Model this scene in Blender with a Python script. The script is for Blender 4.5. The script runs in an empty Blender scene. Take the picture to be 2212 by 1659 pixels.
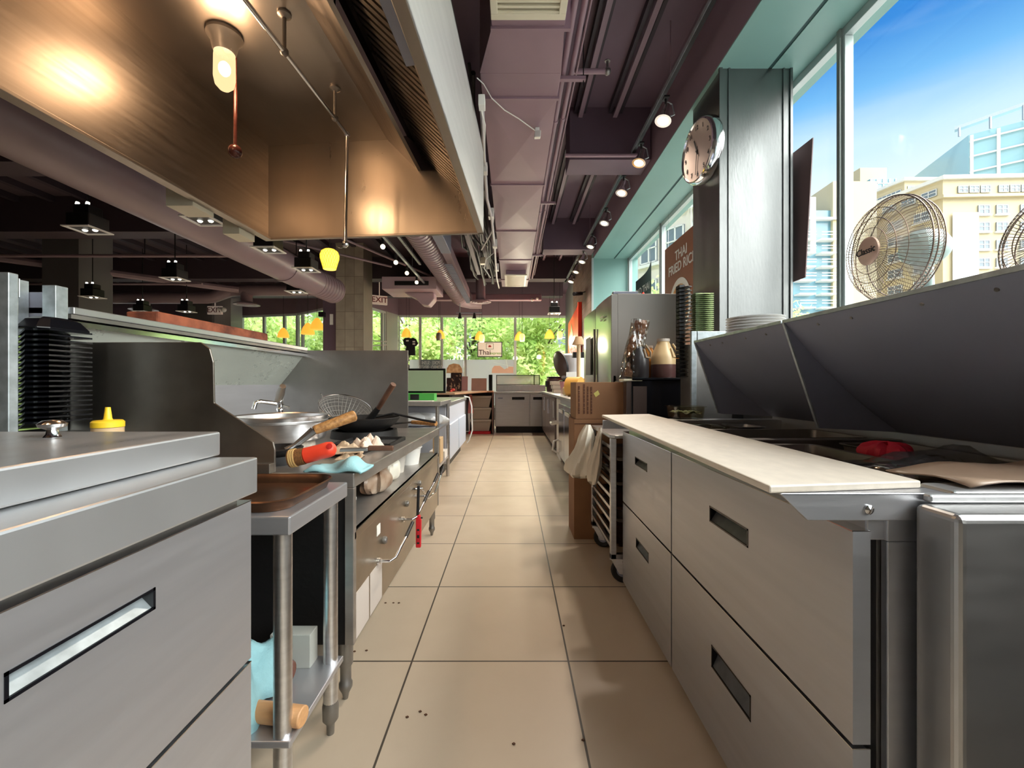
import bpy, bmesh, math, random
from mathutils import Vector, Matrix
rnd = random.Random(11)
SC = bpy.context.scene
COL = SC.collection
F = 923.0; CX = 1106.0; CY = 828.0; H = 1.07
PI = math.pi
def s2l(c):
    c = c/255.0
    return c/12.92 if c <= 0.04045 else ((c+0.055)/1.055)**2.4
def C(r, g, b): return (s2l(r), s2l(g), s2l(b), 1.0)
# ---------------------------------------------------------------- camera
cam_d = bpy.data.cameras.new('camera'); cam = bpy.data.objects.new('camera', cam_d); COL.objects.link(cam)
cam.location = (0, 0, H); cam.rotation_euler = (math.radians(90), 0, 0)
cam_d.sensor_width = 36; cam_d.lens = 36*F/2212; cam_d.clip_start = 0.05; cam_d.clip_end = 500
cam_d.shift_y = -1.5/2212
SC.camera = cam
SC.view_settings.view_transform = 'Standard'; SC.view_settings.look = 'None'
SC.view_settings.exposure = 0.95; SC.view_settings.gamma = 1.0; SC.view_settings.use_curve_mapping = False
# ---------------------------------------------------------------- world sky
W = bpy.data.worlds.new('sky'); SC.world = W; W.use_nodes = True
nt = W.node_tree; nt.nodes.clear()
def wn(t, **k):
    n = nt.nodes.new(t)
    for a, b in k.items(): setattr(n, a, b)
    return n
tc = wn('ShaderNodeTexCoord'); sep = wn('ShaderNodeSeparateXYZ'); nt.links.new(tc.outputs['Generated'], sep.inputs[0])
rp = wn('ShaderNodeValToRGB'); nt.links.new(sep.outputs['Z'], rp.inputs[0])
e = rp.color_ramp.elements
e[0].position = 0.0; e[0].color = (0.80, 0.85, 0.88, 1)
e[1].position = 1.0; e[1].color = (0.02, 0.12, 0.50, 1)
for p_, c_ in ((0.30, (0.82, 0.88, 0.93, 1)), (0.40, (0.55, 0.75, 0.92, 1)), (0.47, (0.17, 0.45, 0.82, 1)), (0.54, (0.035, 0.22, 0.64, 1))):
    x_ = e.new(p_); x_.color = c_
cl = wn('ShaderNodeTexNoise'); cl.inputs['Scale'].default_value = 2.2; cl.inputs['Detail'].default_value = 5
mp = wn('ShaderNodeMapping'); mp.inputs['Scale'].default_value = (1, 1, 5); nt.links.new(tc.outputs['Generated'], mp.inputs[0]); nt.links.new(mp.outputs[0], cl.inputs['Vector'])
cr = wn('ShaderNodeMapRange'); cr.inputs[1].default_value = 0.5; cr.inputs[2].default_value = 0.8; cr.inputs[4].default_value = 0.35; nt.links.new(cl.outputs[0], cr.inputs[0])
mx = wn('ShaderNodeMixRGB'); mx.inputs[2].default_value = (0.85, 0.9, 0.94, 1); nt.links.new(cr.outputs[0], mx.inputs[0]); nt.links.new(rp.outputs[0], mx.inputs[1])
# bright glow added to the sky out of view, to light the room
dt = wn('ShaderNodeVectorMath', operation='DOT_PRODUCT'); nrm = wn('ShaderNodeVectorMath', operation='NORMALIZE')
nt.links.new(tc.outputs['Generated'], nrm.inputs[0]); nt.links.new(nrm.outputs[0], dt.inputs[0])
GLOWV = Vector((0.75, -0.35, 0.75)).normalized(); dt.inputs[1].default_value = GLOWV
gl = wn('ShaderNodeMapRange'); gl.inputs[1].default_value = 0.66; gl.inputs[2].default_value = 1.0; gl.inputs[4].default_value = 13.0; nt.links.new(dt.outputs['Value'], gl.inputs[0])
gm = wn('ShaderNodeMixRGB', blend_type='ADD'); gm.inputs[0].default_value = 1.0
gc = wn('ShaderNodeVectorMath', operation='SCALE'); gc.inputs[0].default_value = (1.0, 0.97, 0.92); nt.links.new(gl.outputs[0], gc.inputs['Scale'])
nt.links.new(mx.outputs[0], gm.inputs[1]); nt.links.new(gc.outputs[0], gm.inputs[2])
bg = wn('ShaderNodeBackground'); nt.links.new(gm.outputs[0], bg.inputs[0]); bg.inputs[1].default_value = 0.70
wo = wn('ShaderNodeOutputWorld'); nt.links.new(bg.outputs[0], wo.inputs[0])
# ---------------------------------------------------------------- sun (over the roof, lights the street)
sd = bpy.data.lights.new('sun', 'SUN'); sd.energy = 0.8; sd.angle = 0.01; sd.color = (1, 0.96, 0.88)
so = bpy.data.objects.new('sun', sd); COL.objects.link(so); so.location = (0, 0, 40)
so.rotation_euler = Vector((-0.42, -0.62, 0.66)).to_track_quat('Z', 'Y').to_euler()

# ---------------------------------------------------------------- helpers
def P(x, y, d): return Vector(((x-CX)/F*d, d, H-(y-CY)/F*d))
def PX(x, y, X): return P(x, y, X*F/(x-CX))
def PZ(x, y, z): return P(x, y, (H-z)*F/(y-CY))
def V(*a): return Vector(a)
class MB:
    def __init__(s): s.v = []; s.f = []
    def add(s, vs, fs):
        o = len(s.v); s.v += [Vector(v) for v in vs]; s.f += [tuple(i+o for i in f) for f in fs]; return s
    def box(s, x0, x1, y0, y1, z0, z1):
        return s.add([(x0,y0,z0),(x1,y0,z0),(x1,y1,z0),(x0,y1,z0),(x0,y0,z1),(x1,y0,z1),(x1,y1,z1),(x0,y1,z1)],
                     [(0,3,2,1),(4,5,6,7),(0,1,5,4),(1,2,6,5),(2,3,7,6),(3,0,4,7)])
    def poly(s, pts): return s.add(pts, [tuple(range(len(pts)))])
    def prism(s, pts, vec):
        n = len(pts); vec = Vector(vec)
        vs = [Vector(p) for p in pts] + [Vector(p)+vec for p in pts]
        fs = [tuple(range(n-1, -1, -1)), tuple(range(n, 2*n))] + [(i, (i+1) % n, n+(i+1) % n, n+i) for i in range(n)]
        return s.add(vs, fs)
    def bar(s, a, b, w, h, up=(0,0,1)):
        a = Vector(a); b = Vector(b); d = (b-a).normalized(); up = Vector(up)
        if abs(d.dot(up)) > 0.95: up = Vector((0,1,0))
        x = d.cross(up).normalized(); z = x.cross(d).normalized()
        q = [a+x*(-w/2)+z*(-h/2), a+x*(w/2)+z*(-h/2), a+x*(w/2)+z*(h/2), a+x*(-w/2)+z*(h/2)]
        return s.prism(q, b-a)
    def tube(s, path, r, n=10, closed=False):
        path = [Vector(p) for p in path]; m = len(path)
        if m < 2: return s
        rs = r if isinstance(r, (list, tuple)) else [r]*m
        t0 = (path[1]-path[0]).normalized(); up = Vector((0,0,1)) if abs(t0.z) < 0.9 else Vector((1,0,0))
        x = t0.cross(up).normalized(); vs = []
        for i, p in enumerate(path):
            if closed: t = (path[(i+1) % m]-path[i-1])
            else: t = path[min(i+1, m-1)]-path[max(i-1, 0)]
            if t.length < 1e-9: t = t0
            t.normalize(); x = (x - t*x.dot(t)).normalized(); y = t.cross(x)
            for k in range(n):
                a = 2*PI*k/n; vs.append(p+(x*math.cos(a)+y*math.sin(a))*rs[i])
        fs = []
        for i in range(m if closed else m-1):
            j = (i+1) % m
            for k in range(n):
                l = (k+1) % n; fs.append((i*n+k, i*n+l, j*n+l, j*n+k))
        if not closed: fs += [tuple(range(n-1, -1, -1)), tuple((m-1)*n+k for k in range(n))]
        return s.add(vs, fs)
    def cyl(s, a, b, r, r2=None, n=20): return s.tube([a, b], [r, r if r2 is None else r2], n)
    def lathe(s, prof, c=(0,0,0), n=28, axis=(0,0,1)):
        q = Vector((0,0,1)).rotation_difference(Vector(axis).normalized()).to_matrix(); c = Vector(c)
        vs = []; m = len(prof)
        for r, z in prof:
            for k in range(n):
                a = 2*PI*k/n; vs.append(c+q @ Vector((max(r, 1e-5)*math.cos(a), max(r, 1e-5)*math.sin(a), z)))
        fs = [(i*n+k, i*n+(k+1) % n, (i+1)*n+(k+1) % n, (i+1)*n+k) for i in range(m-1) for k in range(n)]
        if prof[0][0] > 1e-4 and prof[0] != prof[-1]: fs.append(tuple(range(n-1, -1, -1)))
        if prof[-1][0] > 1e-4 and prof[0] != prof[-1]: fs.append(tuple((m-1)*n+k for k in range(n)))
        return s.add(vs, fs)
    def ball(s, c, r, n=16, sz=1.0):
        return s.lathe([(r*math.sin(PI*i/(n//2)), -r*sz*math.cos(PI*i/(n//2))) for i in range(n//2+1)], c, n)
    def grid(s, fn, nu, nv):
        vs = [fn(i/nu, j/nv) for j in range(nv+1) for i in range(nu+1)]
        return s.add(vs, [(j*(nu+1)+i, j*(nu+1)+i+1, (j+1)*(nu+1)+i+1, (j+1)*(nu+1)+i) for j in range(nv) for i in range(nu)])
    def xf(s, M):
        s.v = [M @ v for v in s.v]; return s
    def build(s, name, mat, parent=None, origin=None, bev=0, smooth=False, sub=0, solid=0, seg=2):
        if parent is not None:
            r = parent; origin = Vector((0,0,0))
            while r is not None:
                origin = origin + r.location; r = r.parent
        elif origin is None:
            if s.v:
                xs = [v.x for v in s.v]; ys = [v.y for v in s.v]; zs = [v.z for v in s.v]
                origin = Vector(((min(xs)+max(xs))/2, (min(ys)+max(ys))/2, min(zs)))
            else: origin = Vector((0,0,0))
        origin = Vector(origin)
        me = bpy.data.meshes.new(name); me.from_pydata([tuple(v-origin) for v in s.v], [], s.f); me.validate()
        bm = bmesh.new(); bm.from_mesh(me); bmesh.ops.recalc_face_normals(bm, faces=bm.faces); bm.to_mesh(me); bm.free()
        me.materials.append(mat)
        if smooth:
            me.shade_smooth()
            try: me.set_sharp_from_angle(angle=math.radians(smooth if smooth > 1 else 42))
            except Exception: pass
        o = bpy.data.objects.new(name, me); COL.objects.link(o)
        if parent is not None: o.parent = parent
        else: o.location = origin
        if solid:
            m = o.modifiers.new('solid', 'SOLIDIFY'); m.thickness = solid; m.offset = 0
        if bev:
            m = o.modifiers.new('bevel', 'BEVEL'); m.width = bev; m.segments = seg; m.limit_method = 'ANGLE'; m.angle_limit = math.radians(40)
        if sub:
            m = o.modifiers.new('sub', 'SUBSURF'); m.levels = sub; m.render_levels = sub
        return o
def tagit(o, label, cat, group=None):
    o['label'] = label; o['category'] = cat
    if group: o['group'] = group
    return o
def thing(name, label, cat, loc=(0,0,0), group=None):
    o = bpy.data.objects.new(name, None); COL.objects.link(o); o.location = loc; o.empty_display_size = 0.05
    return tagit(o, label, cat, group)
def part(T, name, mb, mat, label=None, **k):
    o = mb.build(name, mat, parent=T, **k)
    if label: o['label'] = label
    return o
def solo(name, mb, mat, label, cat, group=None, **k):
    return tagit(mb.build(name, mat, **k), label, cat, group)
def struct(name, mb, mat, parent=None, **k):
    o = mb.build(name, mat, parent=parent, **k)
    if parent is None: o['kind'] = 'structure'
    return o
def copy_tree(o, parent=None):
    c = o.copy(); COL.objects.link(c)
    if parent is not None: c.parent = parent
    for ch in [x for x in bpy.data.objects if x.parent == o and x != c]: copy_tree(ch, c)
    return c
def text(name, s, size, M, mat, parent=None, ext=0.0006, align='CENTER', sx=1.0):
    cu = bpy.data.curves.new(name, 'FONT'); cu.body = s; cu.size = size; cu.extrude = ext; cu.align_x = align; cu.align_y = 'CENTER'; cu.space_line = 0.9; cu.offset = size*0.012
    to = bpy.data.objects.new(name, cu); COL.objects.link(to)
    dg = bpy.context.evaluated_depsgraph_get(); me = bpy.data.meshes.new_from_object(to.evaluated_get(dg))
    bpy.data.objects.remove(to)
    org = Vector((0,0,0)); r = parent
    while r is not None: org = org+r.location; r = r.parent
    MM = Matrix.Translation(-org) @ M @ Matrix.Diagonal((sx, 1, 1, 1))
    me.transform(MM); me.materials.clear(); me.materials.append(mat); me.name = name
    o = bpy.data.objects.new(name, me); COL.objects.link(o)
    if parent is not None: o.parent = parent
    return o
def frame(o, x, y):     # matrix with origin o, local x and y axes
    x = Vector(x).normalized(); y = Vector(y).normalized(); z = x.cross(y)
    return Matrix(((x.x, y.x, z.x, o[0]), (x.y, y.y, z.y, o[1]), (x.z, y.z, z.z, o[2]), (0, 0, 0, 1)))
# ---------------------------------------------------------------- materials
MATS = {}
def mat(name, col, rough=0.5, metal=0.0, noise=0.0, nscale=8, bump=0.0, bscale=60, stretch=None, spec=0.5, col2=None, coat=0, trans=0, alpha=1, emit=None, es=0, rvar=0.0, thr=None):
    if name in MATS: return MATS[name]
    m = bpy.data.materials.new(name); m.use_nodes = True; t = m.node_tree; b = t.nodes['Principled BSDF']; L = t.links.new
    b.inputs['Base Color'].default_value = col; b.inputs['Roughness'].default_value = rough; b.inputs['Metallic'].default_value = metal
    b.inputs['Specular IOR Level'].default_value = spec; b.inputs['Coat Weight'].default_value = coat
    b.inputs['Transmission Weight'].default_value = trans; b.inputs['Alpha'].default_value = alpha
    if emit: b.inputs['Emission Color'].default_value = emit; b.inputs['Emission Strength'].default_value = es
    tcn = None
    def vec():
        nonlocal tcn
        if tcn is None:
            g = t.nodes.new('ShaderNodeTexCoord'); mpn = t.nodes.new('ShaderNodeMapping'); L(g.outputs['Object'], mpn.inputs[0])
            if stretch: mpn.inputs['Scale'].default_value = stretch
            tcn = mpn.outputs[0]
        return tcn
    if noise or col2:
        n = t.nodes.new('ShaderNodeTexNoise'); n.inputs['Scale'].default_value = nscale; n.inputs['Detail'].default_value = 6; L(vec(), n.inputs['Vector'])
        r = t.nodes.new('ShaderNodeValToRGB'); L(n.outputs[0], r.inputs[0])
        c2 = col2 if col2 else tuple(min(1, x*(1-noise)) for x in col[:3])+(1,)
        lo, hi = thr if thr else (0.35, 0.68)
        r.color_ramp.elements[0].position = lo; r.color_ramp.elements[0].color = c2
        r.color_ramp.elements[1].position = hi; r.color_ramp.elements[1].color = col
        L(r.outputs[0], b.inputs['Base Color'])
    if rvar:
        n = t.nodes.new('ShaderNodeTexNoise'); n.inputs['Scale'].default_value = 5; n.inputs['Detail'].default_value = 7; n.inputs['Roughness'].default_value = 0.7; L(vec(), n.inputs['Vector'])
        r = t.nodes.new('ShaderNodeMapRange'); r.inputs[1].default_value = 0.3; r.inputs[2].default_value = 0.7; r.inputs[3].default_value = rough-rvar; r.inputs[4].default_value = rough+rvar; L(n.outputs[0], r.inputs[0]); L(r.outputs[0], b.inputs['Roughness'])
    if bump:
        n = t.nodes.new('ShaderNodeTexNoise'); n.inputs['Scale'].default_value = bscale; n.inputs['Detail'].default_value = 4; L(vec(), n.inputs['Vector'])
        u = t.nodes.new('ShaderNodeBump'); u.inputs['Strength'].default_value = bump; u.inputs['Distance'].default_value = 0.01; L(n.outputs[0], u.inputs['Height']); L(u.outputs[0], b.inputs['Normal'])
    MATS[name] = m; return m
def steel(name, v, rough, tint=(1,1,1), stretch=(1,1,1), bump=0.015, noise=0.08, rvar=0.06, metal=1.0):
    c = (v*tint[0], v*tint[1], v*tint[2], 1)
    return mat(name, c, rough, metal, noise=noise, nscale=4, bump=bump, bscale=40, stretch=stretch, rvar=rvar)
S_front = steel('brushed steel', 0.56, 0.36, (0.97, 0.98, 1.04), (1, 0.6, 9), metal=0.8, noise=0.06)
S_top = steel('worktop steel', 0.58, 0.33, (0.98, 1, 1.03), (3, 1, 1), metal=0.78)
S_hood = steel('hood steel', 0.36, 0.39, (1.0, 0.88, 0.78), (1, 0.5, 9), noise=0.15, bump=0.03)
S_dark = steel('stained steel', 0.34, 0.42, (1.0, 0.95, 0.9), (1, 1, 1), noise=0.35, metal=0.8)
S_range = steel('range steel', 0.50, 0.36, (1.0, 0.95, 0.9), (1, 1, 3), noise=0.3, metal=0.85)
S_col = steel('column sheet steel', 0.23, 0.36, (0.97, 1, 1), (2, 2, 0.5), bump=0.05)
S_lid = mat('grey coated steel', C(142, 146, 164), 0.42, 0.2, noise=0.1, nscale=3, bump=0.02)
S_chrome = mat('chrome', (0.75, 0.75, 0.76, 1), 0.12, 1.0)
S_alu = mat('aluminium', (0.72, 0.72, 0.73, 1), 0.32, 1.0, noise=0.15, nscale=10, stretch=(1, 1, 6))
S_galv = mat('galvanised steel', C(190, 200, 205), 0.42, 0.7, noise=0.3, nscale=30)
S_back = steel('reflection tinted backsplash', 0.72, 0.30, (0.92, 1.0, 0.92), (1, 1, 2), bump=0.06, metal=0.5)  # pale green tint stands in for reflected teal paint and windows
M_black = mat('black plastic', C(22, 22, 26), 0.45)
M_blackg = mat('glossy black plastic', C(14, 15, 20), 0.15)
M_blackm = mat('sooty iron', C(20, 19, 20), 0.6, 0.3, noise=0.4, nscale=20, bump=0.1)
M_rubber = mat('black rubber', C(26, 26, 28), 0.7)
M_white = mat('white plastic', C(232, 230, 225), 0.4)
M_whitep = mat('white paper', C(235, 232, 226), 0.8, noise=0.08, nscale=12)
M_board = mat('white cutting board', C(222, 212, 198), 0.42, noise=0.10, nscale=18, bump=0.04, bscale=120, stretch=(2, 1, 1))
M_purple = mat('aubergine paint', C(134, 112, 124), 0.5, noise=0.1, nscale=2, bump=0.02, bscale=8)
M_purpled = mat('aubergine ceiling paint', C(108, 88, 102), 0.6, noise=0.15, nscale=2)
M_duct = mat('aubergine duct paint', C(152, 124, 136), 0.42, noise=0.1, nscale=3, bump=0.03, bscale=5)
M_dkwall = mat('dark grey paint', C(98, 96, 96), 0.6, noise=0.1, nscale=2)
M_teal = mat('teal paint', C(128, 168, 162), 0.4, noise=0.06, nscale=2)
M_tealline = mat('dark teal gap', C(30, 66, 66), 0.6)
M_frame = mat('pale aluminium frame', C(188, 198, 198), 0.35, 0.5, noise=0.08, nscale=6)
M_dframe = mat('window frame grey', C(140, 146, 142), 0.4, 0.3)
M_cream = mat('cream enamel', C(228, 220, 196), 0.4)
M_wood = mat('handle wood', C(190, 140, 84), 0.5, col2=C(140, 96, 52), nscale=14, stretch=(8, 1, 8))
M_woodd = mat('dark handle wood', C(112, 76, 56), 0.55, col2=C(76, 48, 34), nscale=14)
M_card = mat('brown cardboard', C(150, 108, 76), 0.8, noise=0.15, nscale=6, bump=0.05)
M_ink = mat('brown print', C(92, 56, 38), 0.8)
M_tray = mat('browned baking tray', C(112, 80, 58), 0.3, 0.75, col2=C(62, 42, 32), nscale=7, bump=0.04)
M_red = mat('red silicone', C(232, 66, 40), 0.45, bump=0.04, bscale=200)
M_redp = mat('red plastic', C(210, 30, 44), 0.35)
M_yel = mat('yellow plastic', C(238, 200, 44), 0.4)
M_blue = mat('pale blue cloth', C(150, 198, 206), 0.9, noise=0.12, nscale=20, bump=0.15, bscale=150)
M_bristle = mat('brown bristle', C(140, 92, 40), 0.8, col2=C(84, 52, 24), nscale=60, stretch=(6, 6, 1), bump=0.2)
M_signr = mat('red sign', C(238, 60, 34), 0.35)
M_glowy = mat('amber shade', C(250, 186, 70), 0.5, emit=C(255, 176, 60), es=0.55)
M_frost = mat('frosted glass shade', C(250, 220, 140), 0.4, emit=C(255, 220, 120), es=0.8)
M_frostg = mat('unlit frosted shade', C(150, 140, 128), 0.4)
M_bulb = mat('lit bulb', C(255, 240, 210), 0.4, emit=(1, 0.84, 0.52, 1), es=2.6)
M_bulbw = mat('lit white bulb', C(255, 255, 250), 0.4, emit=(1, 0.97, 0.85, 1), es=2.5)
M_jar = mat('glowing jar glass', C(255, 220, 160), 0.25, emit=(1, 0.66, 0.28, 1), es=1.3)
M_bag = mat('white bag film', C(228, 222, 208), 0.35, bump=0.1, bscale=20)
def glassmat(name, col, fac):
    m = bpy.data.materials.new(name); m.use_nodes = True; t = m.node_tree; t.nodes.clear()
    a = t.nodes.new('ShaderNodeBsdfTransparent'); a.inputs[0].default_value = col
    g = t.nodes.new('ShaderNodeBsdfGlossy'); g.inputs['Roughness'].default_value = 0.03
    x = t.nodes.new('ShaderNodeMixShader'); x.inputs[0].default_value = fac
    o = t.nodes.new('ShaderNodeOutputMaterial'); t.links.new(a.outputs[0], x.inputs[1]); t.links.new(g.outputs[0], x.inputs[2]); t.links.new(x.outputs[0], o.inputs[0])
    return m
M_jarg = bpy.data.materials.new('lit jar glass'); M_jarg.use_nodes = True; _t = M_jarg.node_tree; _t.nodes.clear()
_a = _t.nodes.new('ShaderNodeBsdfTransparent'); _b = _t.nodes.new('ShaderNodeEmission'); _b.inputs[0].default_value = (1, 0.72, 0.36, 1); _b.inputs[1].default_value = 0.75
_c = _t.nodes.new('ShaderNodeMixShader'); _c.inputs[0].default_value = 0.6; _d = _t.nodes.new('ShaderNodeOutputMaterial')
_t.links.new(_a.outputs[0], _c.inputs[1]); _t.links.new(_b.outputs[0], _c.inputs[2]); _t.links.new(_c.outputs[0], _d.inputs[0])
G_pane = glassmat('window glass', (0.97, 0.99, 0.98, 1), 0.04)
G_film = glassmat('clear plastic film', (0.80, 0.78, 0.74, 1), 0.22)
G_clear = glassmat('clear plastic', (0.86, 0.84, 0.76, 1), 0.12)
# floor tile
def tile_mat(name, sx, sy, x0, y0, col, col2, grout, gw, rough, axes='XY', stag=0.0, bump=0.4):
    m = bpy.data.materials.new(name); m.use_nodes = True; t = m.node_tree; b = t.nodes['Principled BSDF']; L = t.links.new
    g = t.nodes.new('ShaderNodeNewGeometry'); s = t.nodes.new('ShaderNodeSeparateXYZ'); L(g.outputs['Position'], s.inputs[0])
    def mth(op, a, bb=None):
        n = t.nodes.new('ShaderNodeMath'); n.operation = op
        for i, q in enumerate((a, bb)):
            if q is None: continue
            if isinstance(q, (int, float)): n.inputs[i].default_value = q
            else: L(q, n.inputs[i])
        return n.outputs[0]
    u = mth('DIVIDE', mth('SUBTRACT', s.outputs[axes[0]], x0), sx); v = mth('DIVIDE', mth('SUBTRACT', s.outputs[axes[1]], y0), sy)
    fv = mth('FLOOR', v); u = mth('ADD', u, mth('MULTIPLY', fv, stag)); fu = mth('FLOOR', u)
    du = mth('ABSOLUTE', mth('SUBTRACT', mth('SUBTRACT', u, fu), 0.5)); dv = mth('ABSOLUTE', mth('SUBTRACT', mth('SUBTRACT', v, fv), 0.5))
    mk = mth('MAXIMUM', mth('GREATER_THAN', du, 0.5-gw/sx), mth('GREATER_THAN', dv, 0.5-gw/sy))
    cb = t.nodes.new('ShaderNodeCombineXYZ'); L(fu, cb.inputs[0]); L(fv, cb.inputs[1])
    wn_ = t.nodes.new('ShaderNodeTexWhiteNoise'); L(cb.outputs[0], wn_.inputs['Vector'])
    n = t.nodes.new('ShaderNodeTexNoise'); n.inputs['Scale'].default_value = 5; n.inputs['Detail'].default_value = 8; L(g.outputs['Position'], n.inputs['Vector'])
    fac = mth('ADD', mth('MULTIPLY', n.outputs[0], 0.75), mth('MULTIPLY', wn_.outputs['Value'], 0.35))
    c1 = t.nodes.new('ShaderNodeMixRGB'); L(fac, c1.inputs[0]); c1.inputs[1].default_value = col; c1.inputs[2].default_value = col2
    c2 = t.nodes.new('ShaderNodeMixRGB'); L(mk, c2.inputs[0]); L(c1.outputs[0], c2.inputs[1]); c2.inputs[2].default_value = grout
    L(c2.outputs[0], b.inputs['Base Color'])
    r = t.nodes.new('ShaderNodeMapRange'); r.inputs[3].default_value = rough-0.08; r.inputs[4].default_value = rough+0.12; L(n.outputs[0], r.inputs[0]); L(r.outputs[0], b.inputs['Roughness'])
    n2 = t.nodes.new('ShaderNodeTexNoise'); n2.inputs['Scale'].default_value = 25; n2.inputs['Detail'].default_value = 3; L(g.outputs['Position'], n2.inputs['Vector'])
    hgt = mth('SUBTRACT', mth('MULTIPLY', n2.outputs[0], 0.25), mk)
    bp = t.nodes.new('ShaderNodeBump'); bp.inputs['Strength'].default_value = bump; bp.inputs['Distance'].default_value = 0.003; L(hgt, bp.inputs['Height']); L(bp.outputs[0], b.inputs['Normal'])
    return m
M_floor = tile_mat('beige floor tile', 0.602, 0.602, -0.385, 0.441, C(198, 183, 163), C(184, 168, 147), C(60, 54, 46), 0.0035, 0.38)
M_pillar = tile_mat('stone pillar tile', 0.173, 0.33, -3.3, 0.1, C(196, 186, 168), C(136, 126, 112), C(122, 114, 102), 0.004, 0.6, 'XZ', 0.0)
M_walltile = tile_mat('brown wall tile', 0.5, 0.13, 7.0, 0, C(134, 110, 98), C(96, 74, 66), C(70, 54, 50), 0.004, 0.5, 'YZ', 0.5)

ORD = ['first', 'second', 'third', 'fourth', 'fifth', 'sixth', 'seventh', 'eighth', 'ninth', 'tenth', 'eleventh', 'twelfth', 'thirteenth', 'fourteenth', 'fifteenth', 'sixteenth', 'seventeenth', 'eighteenth', 'nineteenth', 'twentieth', 'twenty-first', 'twenty-second', 'twenty-third', 'twenty-fourth', 'twenty-fifth', 'twenty-sixth']
# ================================================================ ROOM SHELL
ZC = 3.7; ZS = 3.11; ZHD = 3.07
fl = MB().poly([(-13,-4,0),(2.1,-4,0),(2.1,12.9,0),(-13,13.2,0)]); struct('floor', fl.prism([(-13,-4,-0.12),(2.1,-4,-0.12),(2.1,12.9,-0.12),(-13,13.2,-0.12)], (0,0,0.119)), M_floor, origin=(0,0,0))
struct('ceiling', MB().box(-1.6, 2.1, -4.1, 13.3, ZC, ZC+0.15), M_purpled)
struct('ceiling', MB().box(-13.2, -1.6, -4.1, 13.3, ZC, ZC+0.15), mat('dimmed ceiling paint', C(76, 64, 72), 0.6))  # dining side: its dimness is put into a darker ceiling colour
struct('wall_back', MB().box(-13.2, 2.1, -4.15, -4, 0, ZC), mat('back wall paint', C(140, 128, 122), 0.6))
struct('wall_left', MB().box(-13.2, -13, -4, 13.2, 0, ZC), M_dkwall)
struct('wall_right', MB().box(1.33, 1.5, -4, 6.98, ZS+0.01, ZC), M_purple)
struct('trim_1', MB().box(1.33, 1.66, -4, 7.0, ZS, ZS+0.01).box(1.685, 2.06, -4, 7.0, ZS, ZS+0.012), M_teal)
struct('trim_2', MB().box(1.655, 1.69, -4, 7.0, ZS+0.005, ZS+0.03), M_tealline)
struct('wall_right_low', MB().box(1.5, 2.06, -4, 7.0, 0, 1.2), M_dkwall)
struct('trim_3', MB().box(1.48, 2.0, -4, 7.0, 1.2, 1.225), M_frame, bev=0.004)
struct('wall_right_end', MB().box(1.33, 2.06, 7.0, 7.15, 0, ZC), M_teal)
struct('trim_4', MB().box(1.30, 1.33, 6.96, 7.0, 0, ZS), M_frame)
struct('wall_right_far', MB().box(1.33, 1.5, 7.15, 9.3, 0, ZC), M_walltile)
struct('wall_right_corner', MB().prism([(1.40,9.3,0),(1.6,9.3,0),(1.72,12.6,0),(1.58,12.6,0)], (0,0,ZC)), mat('corner wall paint', C(120, 122, 120), 0.5))
# ---- right windows: frame, panes
def right_window(n, y0, y1, mull=()):
    f = MB().box(1.90, 1.95, y0, y1, ZS-0.05, ZS).box(1.90, 1.95, y0, y1, 1.225, 1.28)
    for y in (y0, y1-0.03): f.box(1.90, 1.95, y, y+0.03, 1.28, ZS-0.05)
    o = struct('window_%d' % n, f, M_frame, bev=0.003)
    g = struct('pane', MB().box(1.922, 1.928, y0+0.03, y1-0.03, 1.28, ZS-0.05), G_pane, parent=o)
    s = MB().box(1.885, 1.90, y0, y0+0.012, 1.25, ZS).box(1.885, 1.90, y1-0.012, y1, 1.25, ZS)
    struct('glazing_bead', s, M_dframe, parent=o)
right_window(1, -3.9, -0.6); right_window(2, -0.6, 2.47); right_window(3, 2.47, 5.46); right_window(4, 5.46, 6.97)
# ---- front facade
FP = [V(1.62,12.6,0), V(-3.33,12.5,0), V(-3.49,11.9,0), V(-3.756,10.8,0), V(-5.0,11.3,0), V(-6.16,12.2,0), V(-8.0,12.6,0), V(-9.45,12.9,0), V(-13,12.95,0)]
def wallseg(a, b, z0, z1, t=0.14):
    d = (b-a).normalized(); n = V(-d.y, d.x, 0)
    if n.y < 0: n = -n
    return [a+V(0,0,z0), b+V(0,0,z0), b+n*t+V(0,0,z0), a+n*t+V(0,0,z0)], (0,0,z1-z0)
hd = MB()
for i in range(len(FP)-1): hd.prism(*wallseg(FP[i], FP[i+1], ZHD, ZC))
struct('wall_front', hd, M_purple)
sl = MB()
for i in range(len(FP)-1): sl.prism(*wallseg(FP[i], FP[i+1], 0, 0.35))
struct('wall_front_low', sl, M_dkwall)
wnn = [5]
def facade(a, b, ts, fr=mat('front mullion grey', C(196, 200, 196), 0.4), w=0.075):
    a = Vector(a); b = Vector(b); d = (b-a).normalized(); L = (b-a).length; n = V(-d.y, d.x, 0)
    if n.y < 0: n = -n
    f = MB()
    def bx(u0, u1, z0, z1, m0=0.02, m1=0.09, mb=f):
        mb.prism([a+d*u0+n*m0+V(0,0,z0), a+d*u1+n*m0+V(0,0,z0), a+d*u1+n*m1+V(0,0,z0), a+d*u0+n*m1+V(0,0,z0)], (0,0,z1-z0))
    bx(0, L, ZHD-0.06, ZHD); bx(0, L, 0.35, 0.42)
    for t in ts: bx(max(0, t*L-w/2), min(L, t*L+w/2), 0.42, ZHD-0.06)
    o = struct('window_%d' % wnn[0], f, fr, bev=0.004); wnn[0] += 1
    g = MB(); bx(0.03, L-0.03, 0.42, ZHD-0.06, 0.05, 0.056, g); struct('pane', g, G_pane, parent=o)
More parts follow.
